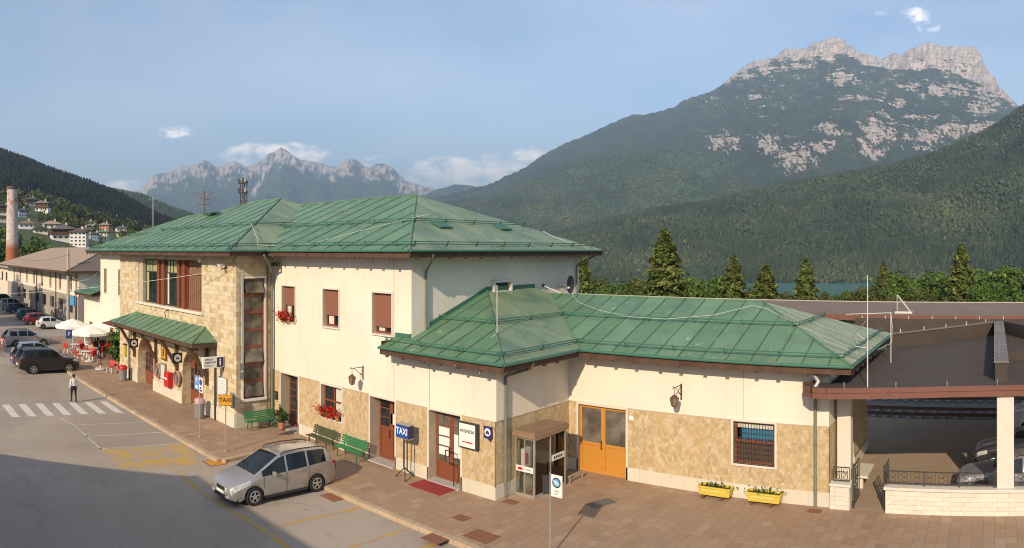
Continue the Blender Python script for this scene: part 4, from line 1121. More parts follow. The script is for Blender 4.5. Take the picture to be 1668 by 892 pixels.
wing_right = [(wx1, EW, ZB), (wx1, 32.8, ZB), wr]
wing_back = [(wx1, 32.8, ZB), (XS, 32.8, ZB), (XS, wy, wzr), wr]
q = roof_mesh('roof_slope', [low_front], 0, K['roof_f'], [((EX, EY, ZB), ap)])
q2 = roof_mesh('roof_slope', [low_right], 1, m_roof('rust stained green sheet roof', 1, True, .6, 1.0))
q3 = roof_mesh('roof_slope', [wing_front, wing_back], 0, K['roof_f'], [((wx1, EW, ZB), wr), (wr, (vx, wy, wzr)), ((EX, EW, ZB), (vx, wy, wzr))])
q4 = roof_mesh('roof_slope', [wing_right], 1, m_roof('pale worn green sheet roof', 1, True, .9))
snow_guard('snow_guard', low_front, (.40, 2.75), q); snow_guard('snow_guard', low_right, (.40, 2.75), q2); snow_guard('snow_guard', wing_front, (.40, 2.75), q3); snow_guard('snow_guard', wing_right, (.40, 2.75), q4)
# left low block
lb = [(-65.4, 18.7, ZB), (-60, 18.7, ZB), (-60, 21.6, ZB + 1.08), (-62.5, 21.6, ZB + 1.08)]
lb2 = [(-65.4, 24.5, ZB), (-65.4, 18.7, ZB), (-62.5, 21.6, ZB + 1.08), (-62.5, 24.5, ZB + 1.08)]
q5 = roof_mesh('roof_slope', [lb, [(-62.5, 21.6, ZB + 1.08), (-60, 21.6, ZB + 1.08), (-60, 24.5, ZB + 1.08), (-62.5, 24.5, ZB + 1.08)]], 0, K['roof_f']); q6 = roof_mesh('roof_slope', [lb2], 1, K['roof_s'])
snow_guard('snow_guard', lb, (.4, 1.9), q5)
# flashing along the walls
m = MB(); m.beam((XS + .03, EY + .85, ZB + SB * .9 + .07), (XS + .03, ap[1], ap[2] + .07), .03, .18); m.beam((XS + .03, ap[1], ap[2] + .07), (XS + .03, 27.8, ap[2] + .07), .03, .18); m.beam((XS - .9, YM - .02, ZB + SB * .88 + .08), (XS, YM - .02, ZB + SB * .88 + .08), .03, .16)
m.build('flashing', K['green_metal'], ST)
# fascia boards, soffits, rafter tails, gutters
fa = MB(); so = MB(); gu = MB()
def eave(p, q, z, inward, depth, fh=.27, front_=True):
    p = Vector(p + (z,)); q = Vector(q + (z,)); iv = Vector(inward + (0,)); d = (q - p).normalized()
    fa.beam(p + iv * .05 + Vector((0, 0, -fh / 2 - .055)), q + iv * .05 + Vector((0, 0, -fh / 2 - .055)), .045, fh)
    for i in range(int((q - p).length / .95)):
        c = p + d * (.5 + i * .95 + random.uniform(-.12, .12)) + Vector((0, 0, -.055 - fh - .035)) + iv * .06; fa.obox(c, (.13 if abs(d.x) > .5 else .07, .07 if abs(d.x) > .5 else .13, .085))  # small blocks added under the fascia to notch the eave shadow
    so.add([tuple(p + iv * .07 + Vector((0, 0, -.13))), tuple(q + iv * .07 + Vector((0, 0, -.13))), tuple(q + iv * depth + Vector((0, 0, -.06))), tuple(p + iv * depth + Vector((0, 0, -.06)))], [(0, 1, 2, 3)])
    L = (q - p).length; k = int(L / .75)
    for i in range(k + 1):
        c = p + d * (L * (i + .5) / (k + 1)); so.beam(c + iv * .08 + Vector((0, 0, -.215)), c + iv * (depth + .02) + Vector((0, 0, -.175)), .09, .13)
    gu.tube([p - iv * .045 + Vector((0, 0, -.055)), q - iv * .045 + Vector((0, 0, -.055))], .055, 8)
for (x0, y0), (x1, y1), z, iv, dp in [((-30.4, 18.62), (-20.02, 18.62), ZE, (0, 1), .97), ((-20.02, 18.62), (-20.02, 32.6), ZE, (-1, 0), .97), ((-61.4, 18.62), (-49.9, 18.62), ZE, (0, 1), .97), ((-50, 16.42), (-30.35, 16.42), ZE, (0, 1), .99), ((-30.35, 16.42), (-30.35, 18.6), ZE, (-1, 0), 1.06),
                                ((-21.9, EY), (EX, EY), ZB, (0, 1), .90), ((EX, EY), (EX, EW), ZB, (-1, 0), 1.11), ((EX, EW), (wx1, EW), ZB, (0, 1), .88), ((wx1, EW), (wx1, 32.8), ZB, (-1, 0), .97), ((-65.4, 18.7), (-60, 18.7), ZB, (0, 1), .9), ((-20.02, 32.6), (-61.4, 32.6), ZE, (0, -1), .86)]:
    eave((x0, y0), (x1, y1), z, iv, dp)
fa.box(-50.0, -49.95, 16.5, 18.6, ZE - .25, ZE - .05); fa.box(-65.38, -65.33, 18.8, 24.5, ZB - .25, ZB - .05); fa.box(-21.9, -21.85, 18.8, YM, ZB - .25, ZB + .2)
fa.build('fascia', K['fascia'], ST); so.build('soffit', K['soffit'], ST); gu.build('gutter', K['green_metal'], ST, smooth=40)
# closed ceilings so that no light leaks under the roofs
m = MB(); m.poly((XL, YM, ZU - .01), (XS, YM, ZU - .01), (XS, 31.7, ZU - .01), (XL, 31.7, ZU - .01)); m.poly((XT0, YT, ZU - .012), (XT1, YT, ZU - .012), (XT1, YM, ZU - .012), (XT0, YM, ZU - .012))
m.build('ceiling_slab', K['soffit'], ST)
# downpipes
def pipe(pts, r=.05, mat='pipe', name='downpipe'):
    m = MB(); m.tube(pts, r, 8)
    p, q = Vector(pts[-2]), Vector(pts[-1]); L = (q - p).length
    for i in range(1, int(L / 1.6) + 1): c = p + (q - p) * (i * 1.6 / L); m.cyl(c - Vector((0, 0, .025)), c + Vector((0, 0, .025)), r + .015, n=8)
    return m.build(name, K[mat], ST, smooth=50)
pipe([(-20.0, 19.9, 8.85), (-20.1, 19.95, 8.62), (-20.82, 20.35, 8.2), (-20.88, 20.35, 8.0), (-20.88, 20.35, 5.65)])
pipe([(EX, 20.4, 4.95), (EX - .1, 20.35, 4.75), (-16.36, 20.05, 4.45), (-16.43, 20.05, 4.3), (-16.43, 20.05, .02)], .06)
pipe([(-20.05, 31.9, 8.85), (-20.2, 31.8, 8.6), (-20.85, 31.4, 8.2), (-20.88, 31.4, 8.0), (-20.88, 31.4, 6.6)])
pipe([(-6.22, 24.15, 4.0), (-6.22, 24.18, 3.8), (-6.22, 24.18, .02)], .06)
pipe([(-30.2, 18.3, 8.75), (-30.3, 18.6, 8.4), (-31.15, 19.4, 7.8), (-31.22, 19.42, 7.5), (-31.22, 19.42, .02)], .06)
pipe([(-31.3, 19.18, 8.6), (-31.3, 19.18, .6)], .03, 'rwood', 'conduit'); pipe([(-31.30, 17.55, 7.9), (-31.30, 17.55, 3.2)], .03, 'pipe', 'conduit')
pipe([(-33.55, 17.3, 4.0), (-33.55, 17.3, 2.4), (-33.55, 17.3, .02)], .05, 'iron'); pipe([(-46.6, 17.3, 3.1), (-46.6, 17.3, 2.5), (-46.6, 17.3, .02)], .05, 'iron')
m = MB(); m.box(-31.28, -31.18, 17.48, 17.72, 2.95, 3.3); m.box(-31.28, -31.18, 17.48, 17.72, 2.5, 2.85); m.build('meter_box', K['grey'], ST, bevel=.01)
m = MB(); m.tube([(-6.15, 23.7, 4.86), (-6.15, 23.75, 4.72), (-5.95, 23.6, 4.5), (-6.1, 23.5, 4.25)], .085, 8); m.build('elbow_pipe', K['steel'], ST, smooth=50)
# loose white cables over the roofs
def cable(pts, r=.014, mat='offwhite', sag=.0):
    m = MB(); m.tube(pts, r, 5); return m.build('roof_cable', K[mat], ST)
def rp(x, y, base):                                       # point on the wing front slope
    yy = y; return (x, yy, ZB + SB * (yy - EW) + base)
cable([rp(-18.6, 27.6, .25), rp(-17.8, 26.9, .22), rp(-16.2, 26.2, .24), rp(-14.6, 25.8, .23), rp(-12.8, 25.7, .25), rp(-10.9, 26.3, .22), rp(-9.6, 27.2, .24), (-8.9, 27.0, 6.65), (-7.4, 26.2, 6.1), (-6.3, 25.6, 5.75)], .009)
zf = lambda y: ZE + .408 * (y - 18.62)
cable([(-29.8, 18.9, zf(18.9) + .06), (-28.3, 19.0, zf(19) + .08), (-27.2, 19.3, zf(19.3) + .05), (-26.0, 20.2, zf(20.2) + .06), (-24.5, 21.2, zf(21.2) + .08), (-22.8, 21.7, zf(21.7) + .2), (-22.2, 21.8, zf(21.8) + .25)], .008)
cable([(-33.2, 19.3, ZE + .402 * 2.85 + .3), (-32.0, 18.8, 10.0), (-31.0, 18.4, 9.55), (-30.3, 18.0, 9.25), (-29.6, 18.9, 9.2)], .012)
cable([(-22.0, 29.9, 10.0), (-21.3, 29.8, 9.7), (-20.7, 30.4, 9.4), (-20.2, 31.2, 9.16), (-20.0, 31.3, 8.9)], .013)
m = MB(); m.cyl((-17.3, 20.6, ZB + .55), (-17.3, 20.6, ZB + 2.55), .018, n=6); m.cyl((-17.3, 20.6, ZB + .75), (-17.7, 18.7, ZB + -.3), .012, n=5); m.cyl((-17.3, 20.6, ZB + .75), (-16.7, 18.9, ZB - .5), .012, n=5)
m.build('stay_pole', K['offwhite'], ST)
# roof hatches on the main hip
m = MB()
for y in (23.0, 27.3): m.obox((-22.6, y, ZE + .408 * 2.58 + .08), (.7, .8, .06), (0, R(22), 0)); 
m.build('skylight', K['green_metal'], ST)

# ---------------------------------------------------------------- entrance canopy of the tower
cx0, cx1, cy, cz, ct = -46.55, -33.45, 15.9, 4.13, 4.80
CF = [(cx0, cy, cz), (cx1, cy, cz), (cx1 - 1.4, YT, ct), (cx0 + 1.4, YT, ct)]
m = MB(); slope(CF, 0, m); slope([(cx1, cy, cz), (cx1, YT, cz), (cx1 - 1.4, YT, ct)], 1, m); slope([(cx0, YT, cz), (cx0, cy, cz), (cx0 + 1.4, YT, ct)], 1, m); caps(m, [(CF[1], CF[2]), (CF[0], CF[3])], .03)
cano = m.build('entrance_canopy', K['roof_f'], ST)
m = MB(); m.box(cx0 + .03, cx1 - .03, cy + .03, cy + .08, cz - .27, cz - .055); m.box(cx1 - .08, cx1 - .03, cy + .08, YT, cz - .27, cz - .055); m.box(cx0 + .03, cx0 + .08, cy + .08, YT, cz - .27, cz - .055); m.box(cx0 + .08, cx1 - .08, cy + .08, YT, cz - .11, cz - .07)
k = 0
for i in range(18): x = cx0 + .4 + i * .72; m.box(x, x + .08, cy + .1, YT, cz - .24, cz - .12)
m.box(cx0 + .1, cx1 - .1, cy + .30, cy + .46, cz - .40, cz - .245)
m.build('canopy_frame', K['fascia'], cano)
for x in (-45.6, -41.75, -38.5, -34.55):
    m = MB(); m.beam((x, YT - .02, 1.98), (x, cy + .38, cz - .36), .17, .20, up=(1, 0, 0)); m.beam((x, YT - .10, 1.7), (x, YT - .10, cz - .3), .15, .14, up=(1, 0, 0)); m.box(x - .1, x + .1, cy + .2, YT, cz - .42, cz - .27); m.build('brace', K['timber'], cano)
# ---------------------------------------------------------------- flat-roofed carport beside the wing
FR = thing('carport', (-2, 30, 0), 'flat brown bitumen roof with red brown edge joining the wing to the right hand pillar', 'carport')
FR['label'] = 'open carport with flat brown bitumen roof, red brown edge and white pillar'
ZC = 4.36; ZCP = 5.07
edge = [(-6.25, 24.22), (-6.42, 23.75), (-6.35, 23.3), (-6.0, 22.98), (-5.5, 22.98), (-3.5, 23.45), (-1.5, 23.9), (.3, 24.12), (3.2, 24.2), (6, 24.2)]
top = [(6, 24.2), (6, 40.3), (-5.0, 40.3), (-5.0, 33.0), (-5.65, 32.0), (-5.65, 24.22)]
m = MB(); ptsr = [(x, y, ZC) for x, y in edge] + [(x, y, ZC) for x, y in top[1:]]
m.prism([(x, y, z - .20) for x, y, z in ptsr], (0, 0, .20)); fix(m.build('flat_roof', K['bitumen'], FR))
m = MB()
for p, q in zip(edge[:-1], edge[1:]):
    for z0, z1, o in ((ZC - .30, ZC - .09, .05), (ZC - .09, ZC + .07, .085)):
        d = Vector((q[0] - p[0], q[1] - p[1], 0)).normalized(); n_ = Vector((d.y, -d.x, 0))
        a, b = Vector(p + (0,)), Vector(q + (0,))
        m.add([tuple(a + n_ * o + Vector((0, 0, z0))), tuple(b + n_ * o + Vector((0, 0, z0))), tuple(b + n_ * o + Vector((0, 0, z1))), tuple(a + n_ * o + Vector((0, 0, z1))), tuple(a + Vector((0, 0, z0))), tuple(b + Vector((0, 0, z0))), tuple(b + Vector((0, 0, z1))), tuple(a + Vector((0, 0, z1)))],
              [(0, 1, 2, 3), (3, 2, 6, 7), (5, 4, 7, 6), (1, 0, 4, 5)])
m.build('roof_edge', K['brownmetal'], FR)
m = MB(); m.poly(*[(x, y, ZC - .301) for x, y in [(-6.2, 24.2), (-5.9, 23.1), (-5.4, 23.1), (.3, 24.2), (6, 24.25), (6, 40.2), (-4.9, 40.2), (-4.9, 33), (-5.6, 32), (-5.6, 24.3)]]); m.build('roof_underside', K['concrete'], FR)
m = MB()
for i in range(4): x = -5.0 + i * 1.7; m.cyl((x, 23.22 + (x + 5.5) * .2, ZC), (x, 23.22 + (x + 5.5) * .2, ZC + .22), .02, n=6)
m.build('edge_stud', K['steel'], FR)
# pillar on the low wall, tiled party wall on the roof, parapets
m = MB(); m.box(.08, .66, 24.2, 24.75, .9, ZC - .302); m.build('pillar', K['trim'], FR, bevel=.015)
m = MB(); m.box(-5.62, -5.12, 25.0, 25.45, 0, ZC - .302); m.build('pillar', K['trim'], FR, bevel=.015)
m = MB(); m.box(.02, .46, 25.2, 39.6, ZC, ZCP - .05); m.build('party_wall', K['bitumen'], FR)
m = MB(); m.box(-.02, .50, 25.15, 39.6, ZCP - .05, ZCP); m.build('coping', K['slabcap'], FR)
m = MB(); m.prism([(-4.9, 33.0, ZC), (.02, 39.2, ZC), (.02, 39.5, ZC), (-5.05, 33.15, ZC)], (0, 0, ZCP - ZC - .04)); fix(m.build('parapet', K['bitumen'], FR))
m = MB(); m.prism([(-4.86, 32.96, ZCP - .04), (.02, 39.15, ZCP - .04), (.02, 39.55, ZCP - .04), (-5.09, 33.19, ZCP - .04)], (0, 0, .04)); fix(m.build('parapet_cap', K['bitumen_l'], FR))
for k, (a, b) in enumerate([((-8, 40.3), (6, 40.5))]):
    m = MB(); m.box(a[0], b[0], 40.3, 40.55, ZC - .3, ZCP); m.build('rear_parapet', K['bitumen'], FR)
m = MB(); m.prism([(.46, 39.5, ZC), (3.4, 33.0, ZC), (3.55, 33.1, ZC), (.6, 39.6, ZC)], (0, 0, ZCP - ZC)); fix(m.build('parapet', K['bitumen'], FR))
m = MB()
for i in range(9): x = -7.6 + i * 1.35; m.cyl((x, 40.42, ZCP), (x, 40.42, ZCP + .16), .025, n=5)
for i in range(5): f = (i + .5) / 5; x, y = -4.98 + 5. * f, 33.08 + 6.3 * f; m.cyl((x, y, ZCP), (x, y, ZCP + .17), .022, n=5)
m.build('parapet_stud', K['offwhite'], FR)
m = MB(); m.box(.5, 5.9, 30.0, 30.3, ZC, ZC + .35); m.box(1.9, 2.2, 25.5, 33, ZC, ZC + .35); m.build('roof_kerb', K['bitumen'], FR)

# low white wall with railing, gate and pedestal
LW = thing('boundary_wall', (-1, 24.3, 0), 'low white block wall with coping in front of the parked silver cars', 'wall')
m = MB(); m.box(-3.72, 8, 24.08, 24.46, 0, .80); m.build('wall_body', K['whiteblock'], LW)
m = MB(); m.box(-3.78, 8, 24.03, 24.51, .80, .90); m.build('coping', K['trim'], LW, bevel=.012)
LP = thing('wall_pedestal', (-5.5, 24.4, 0), 'short white block pedestal at the corner of the wing beside the gate', 'pedestal')
m = MB(); m.box(-5.68, -4.98, 24.1, 24.6, 0, .80); m.build('wall_body', K['whiteblock'], LP)
m = MB(); m.box(-5.695, -4.93, 24.05, 24.65, .80, .90); m.build('coping', K['trim'], LP, bevel=.012)
def ironwork(m, T, u0, u1, z0, z1, pitch=.42, heavy=.016):
    m.T = T
    for z in (z0, z1): m.box(u0, u1, -.014, .014, z - heavy, z + heavy)
    k = max(1, round((u1 - u0) / pitch))
    for i in range(k + 1):
        u = u0 + (u1 - u0) * i / k; m.box(u - .010, u + .010, -.010, .010, z0, z1)
        if i < k:
            w = (u1 - u0) / k; h = z1 - z0
            for cz in (.28, .72):
                pts = [(u + w / 2 + w * .27 * math.cos(a * .5236), 0, z0 + h * cz + h * .19 * math.sin(a * .5236)) for a in range(13)]
                vv = [T(*p) for p in pts]; m.T = None; m.tube(vv, .009, 4); m.T = T
    m.T = None
RA = thing('railing', (-1, 24.27, .9), 'black wrought iron railing on the low white block wall', 'railing')
m = MB(); ironwork(m, lambda u, d, z: (u, 24.27 + d, z), -3.70, .06, 1.0, 1.40); ironwork(m, lambda u, d, z: (u, 24.27 + d, z), .68, 5.6, 1.0, 1.40)
for x in (-3.70, -2.4, -1.2, .0, 1.4, 3.): m.box(x - .015, x + .015, 24.255, 24.285, .9, 1.44)
m.build('iron_panel', K['iron'], RA)
RB = thing('railing', (-5.3, 24.3, .9), 'short black iron railing panel on the corner pedestal', 'railing')
m = MB(); ironwork(m, lambda u, d, z: (u, 24.3 + d, z), -5.60, -5.02, .96, 1.42, .3); m.build('iron_panel', K['iron'], RB)
GA = thing('gate', (-3.8, 24.3, 0), 'open black iron gate leaf hinged on the low white wall', 'gate')
m = MB(); m.T = None
ironwork(m, lambda u, d, z: (-3.80 + d, 24.35 + u, z), 0, 1.05, .12, 1.45, .36, .02); m.box(-3.83, -3.77, 24.30, 24.36, 0, 1.55); m.build('gate_leaf', K['iron'], GA)
GB = thing('gate', (-4.88, 24.4, 0), 'open black iron gate leaf hinged on the corner pedestal', 'gate')
m = MB(); ironwork(m, lambda u, d, z: (-4.88 + d, 24.35 + u, z), 0, 1.05, .12, 1.45, .36, .02); m.box(-4.91, -4.85, 24.30, 24.36, 0, 1.55); m.build('gate_leaf', K['iron'], GB)
SB_ = thing('stone_bench', (-5.0, 27.3, 0), 'pale stone bench against the side wall of the wing', 'bench')
m = MB(); m.box(-5.68, -4.75, 26.3, 27.9, .42, .52); m.build('seat', K['trim'], SB_, bevel=.012)
for y in (26.42, 27.55): m = MB(); m.box(-5.6, -4.95, y, y + .22, .004, .42); m.build('leg', K['trim'], SB_)
YB = thing('yellow_box', (-5.6, 26.1, .9), 'small yellow box fixed to the side wall above the stone bench', 'box'); m = MB(); m.box(-5.68, -5.48, 26.0, 26.18, .75, 1.1); m.build('case', K['yellow'], YB, bevel=.01); m = MB(); m.box(-5.475, -5.465, 26.03, 26.15, .98, 1.02); m.build('slot', K['black'], YB)
# masts and aerials on the carport roof
def tag1(o, l, c, g=None): return tag(o, l, c, g)
MA = thing('mast', (-4.28, 23.75, ZC), 'tall thin white mast standing on the edge of the carport roof', 'mast')
m = MB(); m.cyl((-4.28, 23.75, ZC), (-4.28, 23.75, 8.15), .024, .016, 8); m.build('pole', K['offwhite'], MA, smooth=50)
m = MB(); m.cyl((-4.75, 23.9, ZC + 1.35), (-4.28, 23.75, ZC + 1.32), .015, n=5); m.cyl((-5.1, 25.0, ZC + 1.5), (-4.28, 23.75, ZC + 2.3), .015, n=5); m.build('stay', K['offwhite'], MA)
MC = thing('mast', (-4.25, 29.0, ZC), 'bent white pipe mast with hanging cable behind the wing roof corner', 'mast')
m = MB(); m.cyl((-4.25, 29.0, ZC), (-4.25, 29.0, 6.45), .015, n=8); m.cyl((-4.25, 29.0, 6.42), (-6.2, 29.3, 6.3), .012, n=6); m.build('pole', K['white'], MC)
m = MB(); m.tube([(-4.25, 29.0, 6.4), (-4.18, 28.9, 5.9), (-4.2, 28.9, 5.2), (-4.8, 28.9, 4.9), (-5.6, 28.6, 5.6)], .012, 5); m.build('cable', K['offwhite'], MC)
# ---------------------------------------------------------------- railway
for k, yb in enumerate((39.3, 43.6)):
    TR = thing('railway_track', (-20, yb + .72, -.28), ['rusty railway track nearest the station platform', 'rusty railway track beside the far platform'][k], 'railway track')
    m = MB()
    for i in range(70): x = -34 + i * .65; m.box(x - .12, x + .12, yb - .55, yb + 2.0, -.28, -.18)
    o = m.build('sleepers', K['sleeper'], TR); o['kind'] = 'stuff'
    for dy in (0, 1.44):
        m = MB(); m.box(-120, 50, yb + dy - .035, yb + dy + .035, -.03, .0); m.box(-120, 50, yb + dy - .012, yb + dy + .012, -.15, -.03); m.box(-120, 50, yb + dy - .07, yb + dy + .07, -.18, -.15); m.build('rail', K['rail'], TR)
PC = thing('platform_canopy', (-10, 50, 0), 'long low brown canopy roof over the far platform', 'platform canopy')
m = MB(); m.prism([(-70, 45.6, 4.78), (-70, 52.4, 5.12), (-70, 52.4, 4.97), (-70, 45.6, 4.55)], (100, 0, 0)); fix(m.build('roof', K['bitumen_l'], PC))
m = MB(); m.box(-70, 30, 45.52, 45.6, 4.42, 4.80); m.build('fascia', K['brownmetal'], PC)
m = MB(); m.box(-70, 30, 52.4, 52.48, 4.9, 5.18); m.build('rear_edge', K['concrete'], PC)
for i in range(9):
    m = MB(); x = -60 + i * 10.; m.box(x - .18, x + .18, 48.8, 49.2, .1, 4.7); m.build('post', K['concrete'], PC)
WF = thing('roof_frame', (-2.9, 47, 5), 'white triangular metal frame standing on the far canopy roof', 'frame')
bx, by, bz = -6.35, 46.6, 4.83
m = MB(); m.box(bx - .2, bx + .95, by - .2, by + .2, bz, bz + .12); m.build('base', K['offwhite'], WF)
m = MB()
for dy in (-.18, .22):
    m.cyl((bx - .05, by + dy, bz + .12), (bx - .05, by + dy, bz + 1.2), .014, n=6); m.cyl((bx - .05, by + dy, bz + 1.2), (bx + .8, by + dy, bz + .14), .02, n=6)
m.cyl((bx - .05, by - .18, bz + 1.2), (bx - .05, by + .22, bz + 1.2), .03, n=6); m.build('strut', K['offwhite'], WF)
# ---------------------------------------------------------------- street furniture and signs
# benches
def bench(name, label, loc, rz, mat, n_back=4, L=1.75):
    t = thing(name, (0, 0, 0), label, 'bench', 'slatted benches along the station front')
    m = MB()
    for i in range(4): y = -.36 + i * .105; m.obox((0, y, .44 + .008 * (i == 3)), (L, .085, .03))
    m.build('seat', mat, t, bevel=.006)
    m = MB()
    for i in range(n_back): z = .54 + i * .095; m.obox((0, .045 + (z - .5) * .24, z), (L, .024, .075), (R(-13), 0, 0))
    m.build('backrest', mat, t, bevel=.005)
    for x in (-L / 2 + .22, L / 2 - .22):
        m = MB(); m.beam((x, -.36, 0), (x, -.33, .42), .045, .045); m.beam((x, .10, 0), (x, .02, .44), .045, .045); m.beam((x, .02, .42), (x, .15, .90), .04, .03, up=(1, 0, 0)); m.beam((x, -.36, .415), (x, .05, .415), .04, .03)
        m.build('leg', mat, t)
    t.location = loc; t.rotation_euler = (0, 0, rz); return t
bench('park_bench', 'dark green slatted bench with long backrest beside the red flower window', (-26.35, 19.15, 0), 0, K['bench_dark'])
bench('park_bench', 'bright green bench between the dark bench and the brown glazed door', (-24.15, 19.13, 0), 0, K['bench_green'])
bench('park_bench', 'bright green bench under the tall stair window of the tower', (-30.95, 18.5, 0), R(90), K['bench_green'])

# sign posts
def post(m, x, y, h, r=.028): m.cyl((x, y, 0), (x, y, h), r, n=8); m.cyl((x, y, 0), (x, y, .03), .08, n=8)
def rect_board(T, u0, u1, z0, z1, d0, d1): m = MB(T); m.box(u0, u1, d0, d1, z0, z1); return m
# yellow taxi sign faces right
x, y = -28.05, 15.0
t = thing('taxi_sign', (x, y, 0), 'orange yellow TAXI sign on a thin grey post at the kerb', 'sign')
m = MB(); post(m, x, y, 2.62); m.build('post', K['steel'], t, smooth=50)
fx = lambda X: (lambda u, d, z: (X - d, u, z))
m = MB(fx(x + .05)); m.box(y - .31, y + .31, 0, .03, 2.06, 2.56); fix(m.build('panel', K['ochre'], t, bevel=.006))
m = MB(fx(x + .054)); m.box(y - .30, y + .30, 0, .004, 2.07, 2.085); m.box(y - .30, y + .30, 0, .004, 2.535, 2.55); m.box(y - .30, y - .285, 0, .004, 2.085, 2.535); m.box(y + .285, y + .30, 0, .004, 2.085, 2.535); fix(m.build('border', K['black'], t))
text('lettering', 'TAXI', .25, (x + .056, y, 2.31), (R(90), 0, R(90)), K['black'], t, .003); t.rotation_euler = (0, 0, R(-38))
# blue parking plate + white no-stopping plate
x, y = -30.8, 15.05
t = thing('parking_sign', (x, y, 0), 'thin post with blue and white parking plates near the arched door', 'sign')
m = MB(); post(m, x, y, 2.98); m.build('post', K['steel'], t, smooth=50)
m = MB(); m.box(x - .44, x - .02, y - .05, y - .03, 2.25, 2.93); m.build('blue_plate', K['lblue'], t); text('lettering', 'P', .34, (x - .23, y - .052, 2.7), (R(90), 0, 0), K['white'], t, .003)
m = MB(); m.box(x - .36, x - .10, y - .056, y - .052, 2.32, 2.46); m.build('pictogram', K['white'], t)
m = MB(); m.box(x + .02, x + .44, y - .05, y - .03, 2.18, 2.9); m.build('white_plate', K['white'], t)
m = MB(); m.lathe([(.0, 0), (.155, 0), (.155, .006), (.0, .006)], (x + .23, y - .06, 2.68), 20, 'y'); m.build('red_ring', K['red'], t)
m = MB(); m.lathe([(.0, 0), (.115, 0), (.115, .006), (.0, .006)], (x + .23, y - .068, 2.68), 20, 'y'); m.build('blue_disc', K['blue'], t)
m = MB(); m.box(x + .10, x + .36, y - .054, y - .05, 2.24, 2.32); m.box(x + .15, x + .31, y - .054, y - .05, 2.36, 2.44); m.build('caption', K['black'], t)
# no-stopping plate on a post in the foreground
x, y = -12.2, 16.95
t = thing('no_parking_sign', (x, y, 0), 'white sign plate with round blue no stopping symbol on foreground post', 'sign')
m = MB(); post(m, x, y, 2.5); m.build('post', K['steel'], t, smooth=50)
m = MB(); m.box(x + .06, x + .46, y - .05, y - .03, 1.82, 2.46); m.build('plate', K['white'], t, bevel=.004)
m = MB(); m.lathe([(0, 0), (.15, 0), (.15, .005), (0, .005)], (x + .26, y - .056, 2.24), 24, 'y'); m.build('ring', K['black'], t)
m = MB(); m.lathe([(0, 0), (.118, 0), (.118, .005), (0, .005)], (x + .26, y - .062, 2.24), 24, 'y'); m.build('blue_disc', K['lblue'], t)
m = MB()
for o in (-.05, .0, .05): m.obox((x + .26 + o, y - .068, 2.24), (.022, .006, .17), (0, R(-38), 0))
m.build('stripe', K['white'], t)
m = MB(); m.box(x + .16, x + .36, y - .054, y - .0502, 1.98, 2.0); m.box(x + .22, x + .30, y - .054, y - .0502, 1.90, 1.93); m.build('caption', K['grey'], t)
m = MB(); m.obox((x - .05, y + .02, 2.12), (.022, .40, .56), (0, 0, R(-38))); m.build('back_plate', K['iron'], t)
# second small plate on its own low post behind
t = thing('small_sign', (-53.6, 14.9, 0), 'small blue P sign on a thin post in front of the parasols', 'sign')
m = MB(); post(m, -53.6, 14.9, 2.75, .025); m.build('post', K['steel'], t); m = MB(fx(-53.56)); m.box(14.65, 15.15, 0, .02, 2.1, 2.75); fix(m.build('plate', K['blue'], t))
text('lettering', 'P', .42, (-53.555, 14.9, 2.45), (R(90), 0, R(90)), K['white'], t, .003)
# blue taxi box on tripod
x, y = -20.7, 19.0
t = thing('taxi_light_box', (x, y, 0), 'blue TAXI box sign on a dark three legged stand beside the brown door', 'sign')
m = MB(); m.box(x - .36, x + .36, y - .15, y + .15, 1.62, 2.12); m.build('box', K['navy'], t, bevel=.01)
m = MB(); m.box(x - .34, x + .34, y - .158, y - .151, 1.65, 2.09); m.build('face', K['blue'], t); text('lettering', 'TAXI', .36, (x, y - .160, 1.87), (R(90), 0, 0), K['white'], t, .003, sx=.82)
m = MB(); m.box(x - .37, x + .37, y - .16, y + .16, 2.12, 2.15); m.box(x - .37, x + .37, y - .16, y + .16, 1.59, 1.62); m.build('rim', K['steel'], t)
m = MB(); m.cyl((x - .05, y, .42), (x - .05, y, 1.6), .034, n=6); m.cyl((x + .14, y, .3), (x + .14, y, 1.6), .026, n=6); m.build('stand', K['iron'], t)
for k in range(3): a = R(200 + 120 * k); m = MB(); m.beam((x, y, .42), (x + .42 * math.cos(a), y + .42 * math.sin(a), .02), .045, .045); m.build('leg', K['iron'], t)
# agency board, bus sign, door mat
t = thing('agency_board', (-17.75, YM, 2.1), 'white framed AGENZIA board on the stone wall beside the glazed door', 'sign')
m = MB(); m.box(-18.2, -17.25, YM - .16, YM - .03, 1.66, 2.62); m.build('frame', K['iron'], t, bevel=.008); m = MB(); m.box(-18.15, -17.36, YM - .166, YM - .161, 1.71, 2.57); m.build('panel', K['white'], t)
text('lettering', 'AGENZIA', .168, (-17.755, YM - .168, 2.30), (R(90), 0, 0), K['black'], t, .002); m = MB(); m.box(-18.02, -17.86, YM - .169, YM - .166, 1.88, 1.915); m.box(-17.84, -17.48, YM - .169, YM - .166, 1.872, 1.922); m.build('red_line', K['red'], t)
t = thing('bus_sign', (-16.8, YM, 2.4), 'dark blue square sign with white disc and vehicle symbol at the wall corner', 'sign')
m = MB(); m.box(-17.0, -16.62, YM - .10, YM - .03, 2.2, 2.62); m.prism([(-16.82, YM - .1, 2.2), (-16.66, YM - .1, 2.2), (-16.68, YM - .1, 2.08)], (0, .05, 0)); m.build('panel', K['navy'], t)
m = MB(); m.lathe([(0, 0), (.145, 0), (.145, .005), (0, .005)], (-16.81, YM - .107, 2.42), 22, 'y'); m.build('disc', K['white'], t)
